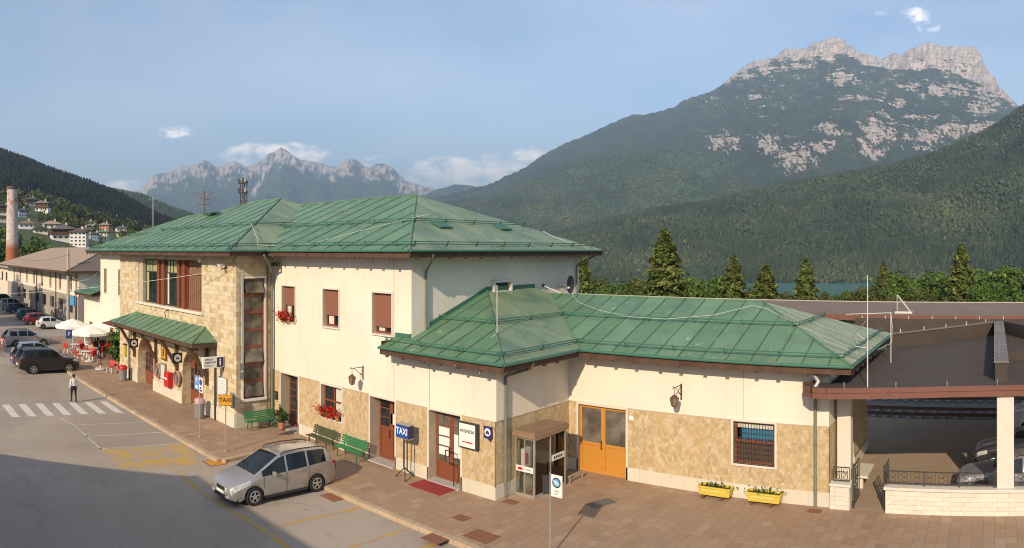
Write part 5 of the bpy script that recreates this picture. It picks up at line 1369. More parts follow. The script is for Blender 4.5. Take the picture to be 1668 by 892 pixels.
m = MB(); m.box(-16.89, -16.73, YM - .113, YM - .107, 2.37, 2.43); m.box(-16.86, -16.76, YM - .113, YM - .107, 2.43, 2.48); m.cyl((-16.86, YM - .113, 2.36), (-16.86, YM - .106, 2.36), .025, n=8); m.cyl((-16.76, YM - .113, 2.36), (-16.76, YM - .106, 2.36), .025, n=8); m.build('symbol', K['navy'], t)
t = thing('door_mat', (-19.2, 19.0, 0), 'dark red mat before the glazed door beside the AGENZIA board', 'mat'); m = MB(); m.box(-20.05, -18.35, 18.55, 19.42, .003, .025); m.build('mat', K['dred'], t, bevel=.005)
t = thing('house_number', (-13.55, YW, 2.4), 'tiny white number plate on the stone beside the orange double door', 'plate'); m = MB(); m.box(-13.66, -13.46, YW - .05, YW - .03, 2.36, 2.52); m.build('plate', K['white'], t)
# tourist office sign across the pavement
x = -32.7
t = thing('tourist_sign', (x, 16.8, 3.2), 'white UFFICIO TURISTICO box sign with blue i on the tower corner', 'sign')
T = fx(x + .08); m = MB(T); m.box(16.15, 17.36, 0, .16, 2.93, 3.5); fix(m.build('box', K['white'], t, bevel=.01))
m = MB(T); m.box(16.93, 17.32, -.006, -.001, 2.97, 3.46); fix(m.build('blue_field', K['navy'], t)); text('lettering', 'i', .5, (x + .088, 17.125, 3.21), (R(90), 0, R(90)), K['white'], t, .002, sx=1.3)
text('lettering', 'UFFICIO', .13, (x + .083, 16.22, 3.37), (R(90), 0, R(90)), K['navy'], t, .002, 'LEFT'); text('lettering', 'TURISTICO', .13, (x + .083, 16.22, 3.22), (R(90), 0, R(90)), K['navy'], t, .002, 'LEFT')
m = MB(T); m.box(16.22, 16.75, -.004, -.001, 3.03, 3.05); m.box(16.22, 16.65, -.004, -.001, 3.08, 3.10); fix(m.build('caption', K['grey'], t))
m = MB(); m.beam((x - .0, 17.36, 3.05), (x, 17.4, 2.75), .05, .12); m.build('bracket', K['iron'], t)
# round hanging signs
for k, (x, y) in enumerate([(-43.7, 16.55), (-36.75, 16.55)]):
    t = thing('hanging_sign', (x, y, 3.2), ['square black sign with white disc hanging by the first arched door', 'square black sign with white disc hanging by the second arched door'][k], 'sign', 'black signs hanging under the entrance canopy')
    T = fx(x + .06); m = MB(T); m.box(y - .29, y + .29, 0, .12, 2.62, 3.18); fix(m.build('box', K['black'], t, bevel=.008))
    m = MB(); m.lathe([(0, 0), (.21, 0), (.21, .006), (0, .006)], (x + .062, y, 2.9), 22, 'x'); m.build('disc', K['white'], t)
    m = MB(); m.obox((x + .071, y, 2.88), (.004, .20, .08)); m.obox((x + .071, y - .05, 2.95), (.004, .05, .10)); m.build('symbol', K['navy'], t)
    m = MB()
    for dy in (-.16, .16): m.cyl((x, y + dy, 3.18), (x, y + dy, 3.76), .02, n=6)
    m.build('rod', K['iron'], t)
# telephone hoods, red box, notice frames on the tower front
for k, x in enumerate((-41.35, -38.35)):
    t = thing('telephone_hood', (x, YT, 1.4), ['round peach rimmed hood on the wall nearest the first arched door', 'round peach rimmed hood beside the red wall box'][k], 'hood', 'round hoods on the tower wall')
    m = MB(); m.lathe([(.40, -.02), (.45, -.06), (.455, -.20), (.415, -.22), (.405, -.08), (.38, -.04)], (x, YT - .0, 1.42), 26, 'y'); fix(m.build('rim', K['peach'], t, smooth=50))
    m = MB(); m.lathe([(0, 0), (.40, 0), (.40, .02), (0, .02)], (x, YT - .16, 1.42), 24, 'y'); m.build('shell', K['glass2'], t)
    m = MB(); m.box(x - .12, x + .12, YT - .24, YT - .165, 1.25, 1.6); m.build('telephone', K['grey'], t, bevel=.01)
t = thing('wall_box', (-39.5, YT, 1.2), 'bright red metal box with white slot on the tower wall', 'box'); m = MB(); m.box(-39.85, -39.2, YT - .36, YT - .02, .72, 1.62); m.build('case', K['red'], t, bevel=.03); m = MB(); m.box(-39.72, -39.35, YT - .366, YT - .36, 1.18, 1.30); m.build('slot', K['white'], t)
t = thing('notice_case', (-40.6, YT, 1.5), 'pale framed notice case low on the wall between the round hoods', 'notice board'); m = MB(); m.box(-40.95, -40.2, YT - .12, YT - .02, 1.0, 1.98); m.build('frame', K['grey'], t); m = MB(); m.box(-40.87, -40.28, YT - .126, YT - .121, 1.06, 1.90); m.build('sheet', K['curtain'], t)
t = thing('notice_case', (-40.4, YT, 2.6), 'dark framed notice case high on the wall between the arched doors', 'notice board'); m = MB(); m.box(-40.9, -40.1, YT - .10, YT - .02, 2.2, 3.1); m.build('frame', K['timber'], t); m = MB(); m.box(-40.8, -40.2, YT - .107, YT - .101, 2.3, 3.0); m.build('sheet', K['ochre'], t); m = MB(); m.box(-40.62, -40.38, YT - .112, YT - .107, 2.45, 2.9); m.build('print', K['timber'], t)
t = thing('notice_board', (-33.4, YT, 1.6), 'white timetable board on the stone wall behind the TAXI sign', 'notice board'); m = MB(); m.box(-33.25, -32.35, YT - .08, YT - .02, 1.45, 2.35); m.build('panel', K['white'], t); m = MB()
for i in range(6): m.box(-33.18, -32.45, YT - .084, YT - .08, 1.55 + i * .125, 1.57 + i * .125)
m.build('print', K['grey'], t)
m = MB(); m.box(-33.29, -32.31, YT - .085, YT - .02, 2.35, 2.39); m.box(-33.29, -33.25, YT - .085, YT - .02, 1.41, 2.35); m.box(-32.35, -32.31, YT - .085, YT - .02, 1.41, 2.35); m.box(-33.25, -32.35, YT - .085, YT - .02, 1.41, 1.45); m.build('frame', K['steel'], t)
t = thing('wall_plate', (-31.7, YT, 1.3), 'dark grey plate on the tower corner right of the timetable board', 'plate'); m = MB(); m.box(-31.95, -31.55, YT - .05, YT - .01, 1.05, 1.75); m.build('plate', K['grey'], t)
t = thing('wall_box', (-47.3, YT, 2), 'yellow wall box on the tower left of the first arched door', 'box'); m = MB(); m.box(-47.65, -47.3, YT - .2, YT - .02, 1.5, 2.3); m.build('case', K['yellow'], t, bevel=.02); m = MB(); m.box(-47.7, -47.25, YT - .23, YT - .01, 2.3, 2.35); m.build('lid', K['iron'], t)
t = thing('letter_box', (-31.1, YM, 1.5), 'small dark letter box on the stone left of the pot plant doorway', 'letter box'); m = MB(); m.box(-31.1, -30.85, YM - .16, YM - .03, 1.35, 1.75); m.build('case', K['iron'], t, bevel=.01); m = MB(); m.box(-31.06, -30.89, YM - .165, YM - .16, 1.62, 1.65); m.build('slot', K['steel'], t)
# bins
for (x, y, lid, lb) in [(-46.2, 16.7, 'red', 'grey litter bin with red lid at the left end of the canopy'), (-34.3, 16.75, 'pink', 'grey litter bin with pinkish lid beside the second arched door')]:
    t = thing('litter_bin', (x, y, 0), lb, 'bin', 'grey litter bins'); m = MB(); m.lathe([(.0, .02), (.26, .02), (.30, .85), (.0, .85)], (x, y, 0), 16); m.build('body', K['grey'], t, smooth=40)
    m = MB(); m.lathe([(.32, .80), (.33, .92), (.24, 1.06), (.0, 1.10)], (x, y, 0), 16); m.build('lid', K[lid], t, smooth=50); m = MB(); m.box(x - .12, x + .12, y - .325, y - .30, .87, .94); m.build('slot', K['black'], t)
# wall lamps
def lamp(x, Y, z, label):
    t = thing('wall_lamp', (x, Y, z), label, 'lamp', 'lantern lamps on the cream walls'); y = Y - .62
    m = MB(); m.box(x - .03, x + .03, Y - .03, Y - .003, z - .05, z + .55); m.cyl((x, Y - .02, z + .5), (x, y - .05, z + .5), .016, n=6); m.cyl((x, Y - .02, z + .12), (x, y + .12, z + .48), .012, n=6)
    m.tube([(x, y + .02, z + .5), (x, y - .10, z + .56), (x, y - .14, z + .50), (x, y - .09, z + .46)], .01, 5); m.cyl((x, y, z + .5), (x, y, z + .23), .012, n=6); m.build('bracket', K['iron'], t)
    def frus(m, z0, r0, z1, r1, n=6):
        v = []
        for r, zz in ((r0, z0), (r1, z1)): v += [(x + r * math.cos(math.pi / 6 + i * math.pi / 3), y + r * math.sin(math.pi / 6 + i * math.pi / 3), zz) for i in range(6)]
        m.add(v, [(i, (i + 1) % 6, 6 + (i + 1) % 6, 6 + i) for i in range(6)] + [tuple(range(5, -1, -1)), tuple(range(6, 12))])
    m = MB(); frus(m, z + .12, .18, z + .25, .035); m.build('hood', K['timber'], t)
    m = MB(); frus(m, z - .16, .105, z + .12, .165); m.build('lantern_glass', plain('amber lantern glass', (.24, .15, .09), .25, .15, 4), t)
    m = MB()
    for i in range(6): a = math.pi / 6 + i * math.pi / 3; m.cyl((x + .107 * math.cos(a), y + .107 * math.sin(a), z - .16), (x + .168 * math.cos(a), y + .168 * math.sin(a), z + .12), .010, n=4)
    frus(m, z - .20, .07, z - .16, .11); m.build('frame', K['iron'], t)
lamp(-24.0, YM, 3.42, 'dark lantern on the wall above the red flower window'); lamp(-11.42, YW, 3.42, 'dark lantern on the wing wall right of the orange double door')
t = thing('wall_floodlight', (-31.2, YM, 8.2), 'small grey floodlight high on the wall beside the tower', 'lamp'); m = MB(); m.obox((-30.75, YM - .25, 8.28), (.55, .22, .12), (R(20), 0, 0)); m.build('housing', K['iron'], t); m = MB(); m.cyl((-30.75, YM, 8.3), (-30.75, YM - .2, 8.3), .02, n=6); m.build('bracket', K['iron'], t)
t = thing('wall_siren', (-32.3, YT, 8.1), 'white horn loudspeaker under the tower eave', 'loudspeaker'); m = MB(); m.lathe([(.02, 0), (.05, .1), (.2, .32)], (-32.4, YT - .38, 7.95), 12, 'z'); o = m.build('horn', K['white'], t); o.rotation_euler = (0, 0, 0); m = MB(); m.cyl((-32.4, YT, 8.1), (-32.4, YT - .36, 8.0), .025, n=6); m.build('bracket', K['iron'], t)
t = thing('camera_dome', (-35.25, YT, 8.5), 'small white lamp at the top right of the triple window', 'lamp'); m = MB(); m.lathe([(0, -.12), (.09, -.07), (.11, 0), (.09, .08), (0, .1)], (-35.2, YT - .2, 8.42), 12); m.build('globe', K['white'], t, smooth=60); m = MB(); m.cyl((-35.2, YT, 8.5), (-35.2, YT - .18, 8.46), .02, n=5); m.build('bracket', K['iron'], t)
t = thing('wall_hook', (-40.0, YT, 5.0), 'small wrought iron hook under the sill of the triple window', 'hook'); m = MB(); m.tube([(-39.9, YT, 5.3), (-39.9, YT - .2, 5.3), (-39.85, YT - .3, 5.15), (-39.9, YT - .2, 5.0), (-39.9, YT - .26, 4.86)], .03, 6); m.build('bar', K['iron'], t)
# ---------------------------------------------------------------- telephone booth
bx0, bx1, by0, by1, bz = -16.36, -15.46, 20.5, 22.5, 2.18
t = thing('telephone_booth', (-15.9, 21.5, 0), 'double glass telephone booth with brown roof against the corner wall', 'telephone booth')
m = MB()
for x in (bx0, bx1 - .06):
    for y in (by0, (by0 + by1) / 2 - .03, by1 - .06): m.box(x, x + .06, y, y + .06, .0, bz)
for x in (bx0, bx1 - .06):
    m.box(x, x + .06, by0 + .06, by1 - .06, .003, .12); m.box(x, x + .06, by0 + .06, by1 - .06, bz - .07, bz)
for y in (by0, by1 - .06):
    m.box(bx0 + .06, bx1 - .06, y, y + .06, .003, .12); m.box(bx0 + .06, bx1 - .06, y, y + .06, bz - .07, bz)
m.box(bx0 + .44, bx0 + .47, by0, by0 + .03, .12, bz - .07)
m.build('frame', K['alu'], t)
for nm, bxs in (('front', (bx0 + .06, bx1 - .06, by0 + .022, by0 + .030)), ('back', (bx0 + .06, bx1 - .06, by1 - .035, by1 - .027)), ('s1', (bx1 - .035, bx1 - .027, by0 + .06, by0 + .97)), ('s2', (bx1 - .035, bx1 - .027, by0 + 1.03, by1 - .06))):
    m = MB(); m.box(*bxs, .12, bz - .07); m.build('glass_pane', m_clear() if nm == 'front' else bpy.data.materials['booth glass'], t)
m = MB(); m.prism([(bx0 - .06, by0 - .10, bz), (bx1 + .10, by0 - .10, bz), (bx1 + .10, by1 + .08, bz), (bx0 - .06, by1 + .08, bz)], (0, 0, .16)); rf = m.build('roof', K['bronze'], t, bevel=.02)
m = MB(); m.box(bx0 - .02, bx1 + .05, by0 - .05, by1 + .03, bz + .16, bz + .22); m.build('roof_cap', K['bronze'], rf)
m = MB(); m.box(bx0 + .06, bx1 - .06, by0 - .006, by0 + .02, .92, 1.12); m.build('push_bar', K['white'], t); m = MB(); m.box(bx0 + .14, bx0 + .36, by0 - .010, by0 - .006, .97, 1.07); m.build('red_lettering_block', K['red'], t)
m = MB()
for i in range(7): m.box(bx0 + .41 + i * .05, bx0 + .44 + i * .05, by0 - .010, by0 - .006, .99, 1.05)
m.build('lettering_block', plain('pink sticker', (.5, .2, .2), .5), t)
m = MB(); m.box(bx1 - .02, bx1 + .004, by0 + 1.1, by1 - .1, 1.12, 1.34); m.build('side_bar', K['white'], t); m = MB()
for i in range(5): m.box(bx1 + .004, bx1 + .008, by0 + 1.2 + i * .12, by0 + 1.28 + i * .12, 1.18, 1.28)
m.build('side_lettering_block', K['black'], t)
for y in (by0 + .45, by1 - .6):
    m = MB(); m.box(bx0 + .07, bx0 + .24, y - .2, y + .2, .95, 1.65); p = m.build('telephone', K['white'], t, bevel=.02); m = MB(); m.box(bx0 + .24, bx0 + .28, y - .16, y - .04, 1.1, 1.5); m.build('handset', K['red'], p, bevel=.01); m = MB(); m.box(bx0 + .07, bx0 + .34, y - .25, y + .25, .86, .90); m.build('shelf', K['grey'], p)
m = MB(); m.box(bx0 + .06, bx1 - .06, by0 + .97, by0 + 1.03, .12, bz - .07); m.build('partition', bpy.data.materials['booth glass'], t)
m = MB(); m.box(bx1 - .005, bx1 + .02, by0 + .85, by0 + .89, .75, 1.15); m.build('handle', K['black'], t)
t = thing('kick_plate', (-15.4, 21.6, 0), 'low aluminium bar on the ground beside the telephone booth', 'bar'); m = MB(); m.box(-15.43, -15.38, 22.62, 23.6, .25, .32); m.build('bar', K['alu'], t)
for y in (22.66, 23.55): m = MB(); m.box(-15.43, -15.38, y, y + .05, .0, .25); m.build('leg', K['alu'], t)
# planters
def petals(n, c, s, sz, seed):
    rs = np.random.RandomState(seed); V = []; Fq = []; T_ = []
    p = rs.randn(n, 3) * .42; p = np.array(c) + p * np.array(s)
    for i in range(n):
        a = rs.randn(3); a /= np.linalg.norm(a); b = np.cross(a, rs.randn(3)); b /= np.linalg.norm(b); k = sz * (.6 + .8 * rs.rand()); o = len(V)
        V += [p[i] + a * k, p[i] + b * k * .7, p[i] - a * k, p[i] - b * k * .7]; Fq.append((o, o + 1, o + 2, o + 3)); T_ += [rs.rand()] * 4
    return V, Fq, T_
def cluster(name, n, c, s, sz, mat, par, seed):
    V, Fq, T_ = petals(n, c, s, sz, seed); off = wloc(par); V = np.array(V) - np.array(off)
    me = np_mesh(name, V, Fq, mat, dict(tint=T_)); o = link(name, me, None, par); return o
for k, (x0, lb) in enumerate([(-10.5, 'yellow flower trough against the plinth left of the barred window'), (-8.62, 'yellow flower trough below the barred window near the downpipe')]):
    t = thing('flower_trough', (x0 + .6, 23.9, 0), lb, 'planter', 'yellow troughs along the wing')
    m = MB(); v = []
    for (z, dx, dy) in ((.12, .05, .03), (.40, 0, 0)): v += [(x0 + dx, 23.72 + dy, z), (x0 + 1.25 - dx, 23.72 + dy, z), (x0 + 1.25 - dx, 24.1 - dy, z), (x0 + dx, 24.1 - dy, z)]
    m.add(v, [(3, 2, 1, 0), (0, 1, 5, 4), (1, 2, 6, 5), (2, 3, 7, 6), (3, 0, 4, 7)]); m.box(x0 - .02, x0 + 1.27, 23.69, 23.74, .38, .44); m.box(x0 - .02, x0 + 1.27, 24.08, 24.13, .38, .44); m.box(x0 - .02, x0 + .03, 23.74, 24.08, .38, .44); m.box(x0 + 1.22, x0 + 1.27, 23.74, 24.08, .38, .44)
    m.build('trough', K['yellow'], t)
    m = MB()
    for i in range(10): u = x0 + .18 + i * .09; m.box(u, u + .06, 23.714 , 23.722, .26 + .03 * (i % 2), .33)
    m.build('moulded_ornament', plain('pale yellow relief', (.70, .60, .22), .6), t)
    m = MB(); m.box(x0 + .04, x0 + 1.21, 23.75, 24.07, .33, .37); m.build('soil', K['soil'], t)
    for u in (x0 + .2, x0 + .92): m = MB(); m.cyl((u, 23.66, .06), (u, 24.1, .06), .06, n=10); m.build('foot', K['timber'], t)
    o = cluster('foliage', 90 if k == 0 else 130, (x0 + .62, 23.9, .46), (.72, .22, .12 + .05 * k), .045, K['pleaf'], t, 3 + k)
# flowers at the windows
def flower_box(name, label, x0, x1, Y, z, seed, pots=3, drop=0.):
    t = thing(name, ((x0 + x1) / 2, Y, z), label, 'flowers', 'red geraniums at the windows')
    for i in range(pots): u = x0 + (x1 - x0) * (i + .5) / pots; m = MB(); m.lathe([(0, 0), (.09, 0), (.13, .2), (.145, .2), (.145, .24), (0, .23)], (u, Y - .12, z), 12); m.build('pot', K['terracotta'], t, smooth=40)
    cluster('leaves', 170, ((x0 + x1) / 2, Y - .18, z + .30 - drop), ((x1 - x0) * .62, .26, .24 + drop), .055, K['pleaf'], t, seed)
    cluster('blossoms', 330, ((x0 + x1) / 2, Y - .25, z + .34 - drop), ((x1 - x0) * .66, .28, .27 + drop), .05, K['flower'], t, seed + 1)
flower_box('geranium_pots', 'red geraniums spilling from the leftmost upper window of the cream front', -30.55, -29.5, YM + .02, 5.44, 21, 2, .08)
flower_box('geranium_pots', 'row of potted red geraniums on the sill of the ground floor window', -27.05, -25.55, YM + .02, 1.26, 23, 4)
t = thing('pot_plant', (-30.05, 19.25, 0), 'leafy pot plant in a terracotta pot in the shaded doorway', 'pot plant'); m = MB(); m.lathe([(0, 0.056), (.13, .056), (.18, .34), (.20, .34), (.20, .39), (0, .37)], (-30.05, 19.25, 0), 14); m.build('pot', K['terracotta'], t, smooth=40); cluster('leaves', 260, (-30.05, 19.25, .72), (.40, .36, .36), .075, K['pleaf'], t, 31); cluster('blossoms', 16, (-30.1, 19.1, .85), (.36, .3, .32), .05, K['flower'], t, 33)
# sat dish, aerials
t = thing('satellite_dish', (-20.9, 30.2, 7.3), 'dark round satellite dish on the shaded side wall', 'satellite dish')
c = Vector((-20.45, 30.0, 7.25)); m = MB(); m.lathe([(0, 0), (.2, .018), (.36, .06), (.46, .105), (.46, .12), (.34, .075), (.0, .014)], (0, 0, 0), 24); o = m.build('dish', K['iron'], None, smooth=50); o.data.transform(Euler((R(90), 0, R(100))).to_matrix().to_4x4()); o.parent = t; o.location = c - t.location
m = MB(); m.cyl((-20.98, 30.2, 7.15), (-20.5, 30.1, 7.2), .03, n=6); m.cyl((-20.45, 30.0, 7.0), (-20.1, 29.55, 7.1), .015, n=5); m.build('arm', K['steel'], t)
m = MB(); m.obox((-20.1, 29.52, 7.12), (.08, .12, .08)); m.build('receiver', K['white'], t)
t = thing('wall_bracket', (-20.9, 28.6, 7.0), 'thin white aerial bracket on the side wall left of the dish', 'bracket'); m = MB(); m.cyl((-20.98, 28.5, 7.25), (-20.1, 28.9, 6.85), .02, n=5); m.build('bar', K['white'], t); m = MB(); m.obox((-20.93, 28.5, 7.25), (.08, .12, .12)); m.build('plate', K['iron'], t)
def aerial(name, label, base, top, arms, mat='steel'):
    t = thing(name, base, label, 'aerial'); m = MB(); m.cyl(base, top, .035, n=6); m.build('pole', K[mat], t)
    m = MB()
    for (z, L, ang) in arms:
        d = Vector((math.cos(ang), math.sin(ang), 0)); c = Vector(top); c.z = z; e = Vector((-d.y, d.x, 0))
        m.cyl(c - d * L / 2, c + d * L / 2, .016, n=4)
        for i in range(7): q = c - d * L / 2 + d * (L * i / 6); s = .34 * (1 - .06 * i); m.cyl(q - e * s - Vector((0, 0, .18 * (i % 2))), q + e * s + Vector((0, 0, .18 * (i % 2))), .012, n=4)
    m.build('element', K[mat], t); return t
def roofz(x, y): return ZE + .402 * min(y - 16.42, 24.5 - 16.42) if y < 24.6 else 12.2
az_ = (347 - U0) / F
aerial('tv_aerial', 'reddish television aerial on the left part of the main roof', (-44.9, 22.3, 10.9), (-44.9, 22.3, 13.2), [(13.0, 1.5, .6), (12.6, 1.6, 2.2), (12.2, 1.1, 1.2)], 'brownmetal')
aerial('tv_aerial', 'thin aerial mast rising from the far left roof corner', (-57.3, 23.5, 10.3), (-57.3, 23.5, 13.6), [(13.45, 1.4, .3)])
t = thing('roof_vent', (-44.3, 22.8, 11.2), 'flat green vent plate beside the television aerial', 'vent'); m = MB(); m.obox((-43.6, 22.2, 11.55), (1.9, .6, .05)); m.build('plate', K['green_metal'], t)
for x in (-44.3, -43.0): m = MB(); m.cyl((x, 22.2, 11.3), (x, 22.2, 11.53), .03, n=6); m.build('leg', K['green_metal'], t)
# floodlight tower behind the station
p = on(397, 407, 95); fx_, fy_ = p[0], p[1]
t = thing('floodlight_tower', (fx_, fy_, 0), 'lattice floodlight tower with cluster of lamps behind the main roof', 'floodlight tower')
m = MB(); zt = 18.3
for sx, sy in ((-1, -1), (1, -1), (1, 1), (-1, 1)): m.cyl((fx_ + sx * .38, fy_ + sy * .38, -.3), (fx_ + sx * .30, fy_ + sy * .30, zt), .06, n=5)
for i in range(22):
    z = i * .83
    for a, b in (((-.34, -.34), (.34, -.34)), ((.34, -.34), (.34, .34)), ((.34, .34), (-.34, .34)), ((-.34, .34), (-.34, -.34))): m.cyl((fx_ + a[0], fy_ + a[1], z), (fx_ + b[0], fy_ + b[1], z + .83), .025, n=4)
m.build('mast', K['iron'], t)
m = MB(); m.box(fx_ - .9, fx_ + .9, fy_ - .6, fy_ + .6, 14.9, 15.0); m.box(fx_ - 1.0, fx_ + 1.0, fy_ - .1, fy_ + .1, 17.9, 18.05); m.box(fx_ - 1.0, fx_ + 1.0, fy_ - .1, fy_ + .1, 16.6, 16.72); m.build('platform', K['iron'], t)
for i in range(4):
    for zz in (16.95, 18.25):
        u = fx_ - .8 + i * .53; m = MB(); m.lathe([(.12, .3), (.36, 0), (.34, -.03), (0, .0)], (u, fy_ - .25, zz), 10, 'y'); m.build('floodlamp', K['steel'] if (i + int(zz)) % 2 else K['iron'], t)
# covers in the ground
for (px, py, w, d, mt, lb, rz_) in [(708, 877, .75, .55, 'rustplate', 'rust brown drain cover in the pavement nearest the kerb bottom', 0.), (785, 873, 1.0, .75, 'rustplate', 'large rust brown cover in the pavement by the lower frame edge', 0.), (752, 843, .55, .45, 'rustplate', 'small rust brown cover in front of the red mat', 0.), (832, 817, .55, .4, 'rustplate', 'small rust brown cover beside the telephone booth', 0.),
                                   (979, 819, .55, 1.0, 'greyplate', 'grey iron cover in the paving before the orange double door', -.35), (1327, 832, .5, .38, 'rustplate', 'small red brown cover below the downpipe of the wing', 0.)]:
    x, y, _ = at(px, py, 0); t = thing('drain_cover', (x, y, 0), lb, 'cover'); m = MB(); m.obox((0, 0, .004), (w, d, .006), (0, 0, rz_)); o = m.build('plate', K[mt], None); o.parent = t
    m = MB()
    for i in range(4): m.obox((0, -d / 2 + d * (i + .5) / 4, .008), (w * .92, .02, .004), (0, 0, 0))
    if rz_ == 0: o = m.build('rib', K['soffit'], None); o.parent = t
for (px, py, mt, lb) in [(547, 808, 'rustplate', 'rust brown grating in the asphalt behind the silver people carrier'), (350, 753, 'ochre', 'yellow painted grating in the asphalt at the kerb corner')]:
    x, y, _ = at(px, py, RZ); t = thing('drain_grating', (x, y, RZ), lb, 'grating')
    m = MB()
    for i in range(6): m.obox((0, -.3 + i * .12, .008), (.75, .07, .01))
    o = m.build('bar', K[mt], None); o.parent = t
    m = MB(); m.obox((0, 0, .002), (.9, .85, .003)); o = m.build('frame', K['rustplate'], None); o.parent = t
# wires across the street
def wire(label, pts, r): t = thing('cable', pts[0], label, 'cable'); m = MB(); n = 16; out = []
def span(label, p, q, sag, r, mat='offwhite'):
    t = thing('overhead_cable', p, label, 'cable'); p, q = Vector(p), Vector(q); m = MB()
    m.tube([p.lerp(q, i / 18) - Vector((0, 0, sag * 4 * (i / 18) * (1 - i / 18))) for i in range(19)], r, 5); m.build('wire', K[mat], t); return t
span('pale cable sagging across the street to the tower wall', (-70, 4.5, 4.9), (-31.35, 17.5, 8.1), .6, .013)
span('thin dark cable from the concrete pole to the low building', on(112, 414, 88), on(22, 418, 118), .7, .02, 'iron')
span('thin pale cable from the concrete pole to the station wall', on(112, 446, 88), (-60.1, 19.5, 7.1), .8, .014)
t = thing('concrete_pole', on(111, 525, 86), 'tall pale concrete pole in front of the long low building', 'pole'); b_ = on(111, 525, 86)
m = MB(); m.cyl((b_[0], b_[1], -.1), (b_[0], b_[1], 9.15), .22, .15, 10); m.build('shaft', K['concrete'], t, smooth=50); m = MB(); m.box(b_[0] - .3, b_[0] + .3, b_[1] - .05, b_[1] + .05, 8.4, 8.5); m.build('crossarm', K['iron'], t)
# ---------------------------------------------------------------- cafe terrace
def parasol(label, x, y, h, r, rz):
    t = thing('parasol', (0, 0, 0), label, 'parasol', 'white parasols of the cafe terrace')
    m = MB(); m.cyl((0, 0, .0), (0, 0, h + .05), .025, n=8); m.build('pole', K['white'], t)
    m = MB(); n = 8; v = [(0, 0, h)] + [(r * .5 * math.cos(2 * math.pi * i / n), r * .5 * math.sin(2 * math.pi * i / n), h - .27) for i in range(n)] + [(r * math.cos(2 * math.pi * i / n), r * math.sin(2 * math.pi * i / n), h - .62) for i in range(n)] + [(r * 1.005 * math.cos(2 * math.pi * i / n), r * 1.005 * math.sin(2 * math.pi * i / n), h - .82) for i in range(n)]
    f = [(0, 1 + i, 1 + (i + 1) % n) for i in range(n)] + [(1 + k * n + i, 1 + (k + 1) * n + i, 1 + (k + 1) * n + (i + 1) % n, 1 + k * n + (i + 1) % n) for k in (0, 1) for i in range(n)]
    m.add(v, f); o = m.build('canopy', K['canvas'], t); s_ = o.modifiers.new('solid', 'SOLIDIFY'); s_.thickness = .012
    m = MB(); m.lathe([(0, 0), (.38, 0), (.38, .09), (.1, .12), (0, .12)], (0, 0, 0), 18); m.build('base', K['concrete'], t, smooth=40)
    t.location = (x, y, 0); t.rotation_euler = (0, 0, rz); return t
pp = lambda px, py, z=0: at(px, py, z)
x1_ = on(118, 530, 65.0); parasol('white parasol farther along the terrace by the white hatchback', x1_[0], x1_[1], 2.75, 1.65, .2)
x2_ = on(145, 545, 60.5); parasol('white parasol nearest the tower over the red chairs', x2_[0], x2_[1], 2.65, 1.75, .5)
x3_ = on(160, 540, 63.5); parasol('white parasol half hidden behind the nearest one', x3_[0], x3_[1], 2.6, 1.6, .9)
for k, (px, py) in enumerate([(164, 601), (146, 588), (133, 577)]):
    x, y, _ = pp(px, py); t = thing('parasol_weight', (x, y, 0), ['loose white concrete parasol foot nearest the kerb', 'white concrete parasol foot beside the man in black', 'white concrete parasol foot farthest along the terrace'][k], 'parasol foot', 'loose parasol feet'); m = MB(); m.lathe([(0, 0), (.42, 0), (.42, .09), (.08, .12), (.07, .3), (0, .3)], (x, y, 0), 18); m.build('foot', K['offwhite'], t, smooth=40)
def chair0():
    t = thing('cafe_chair', (0, 0, 0), 'red plastic cafe chair', 'chair', 'red chairs on the cafe terrace')
    m = MB(); m.obox((0, 0, .44), (.44, .44, .04)); m.build('seat', K['chairred'], t, bevel=.015)
    m = MB(); m.obox((0, .23, .68), (.44, .035, .40), (R(-10), 0, 0)); m.build('backrest', K['chairred'], t, bevel=.015)
    for sx in (-1, 1):
        m = MB(); m.obox((sx * .23, .02, .64), (.05, .40, .03)); m.build('armrest', K['chairred'], t)
        for sy in (-1, 1): m = MB(); m.beam((sx * .18, sy * .18, .43), (sx * .25, sy * .25, 0), .045, .045); m.build('leg', K['white'], t)
    return t
def table0():
    t = thing('cafe_table', (0, 0, 0), 'round white cafe table', 'table', 'white tables on the cafe terrace')
    m = MB(); m.lathe([(0, .70), (.42, .70), (.44, .715), (.42, .73), (0, .73)], (0, 0, 0), 20); m.build('table_top', K['white'], t)
    for k in range(4): a = k * math.pi / 2 + .4; m = MB(); m.beam((.12 * math.cos(a), .12 * math.sin(a), .70), (.36 * math.cos(a), .36 * math.sin(a), 0), .045, .045); m.build('leg', K['white'], t)
    return t
ch, tb = chair0(), table0(); used = [0, 0]
def put(proto, k, x, y, rz, label):
    o = proto if used[k] == 0 else copy_tree(proto); used[k] += 1
    o.location = (x, y, 0); o.rotation_euler = (0, 0, rz); o['label'] = label; return o
tabs = [(-60.3, 17.3), (-57.6, 18.3), (-55.9, 17.0), (-61.5, 19.0)]
tn = ['under the farther parasol', 'under the half hidden parasol', 'nearest the woman in black', 'against the cream wall']
tn[2] = 'nearest the person in black'
for (x, y), n_ in zip(tabs, tn):
    put(tb, 1, x, y, random.uniform(0, 1), 'round white cafe table ' + n_)
    for a, w in ((.3, 'on its street side'), (2.0, 'on its wall side'), (3.9, 'on its far side')):
        put(ch, 0, x + .78 * math.sin(a), y - .78 * math.cos(a), a + math.pi + random.uniform(-.3, .3), 'red plastic chair at the white table ' + n_ + ' ' + w)
put(ch, 0, -49.4, 16.9, .6, 'single red plastic chair standing alone by the tower wall')
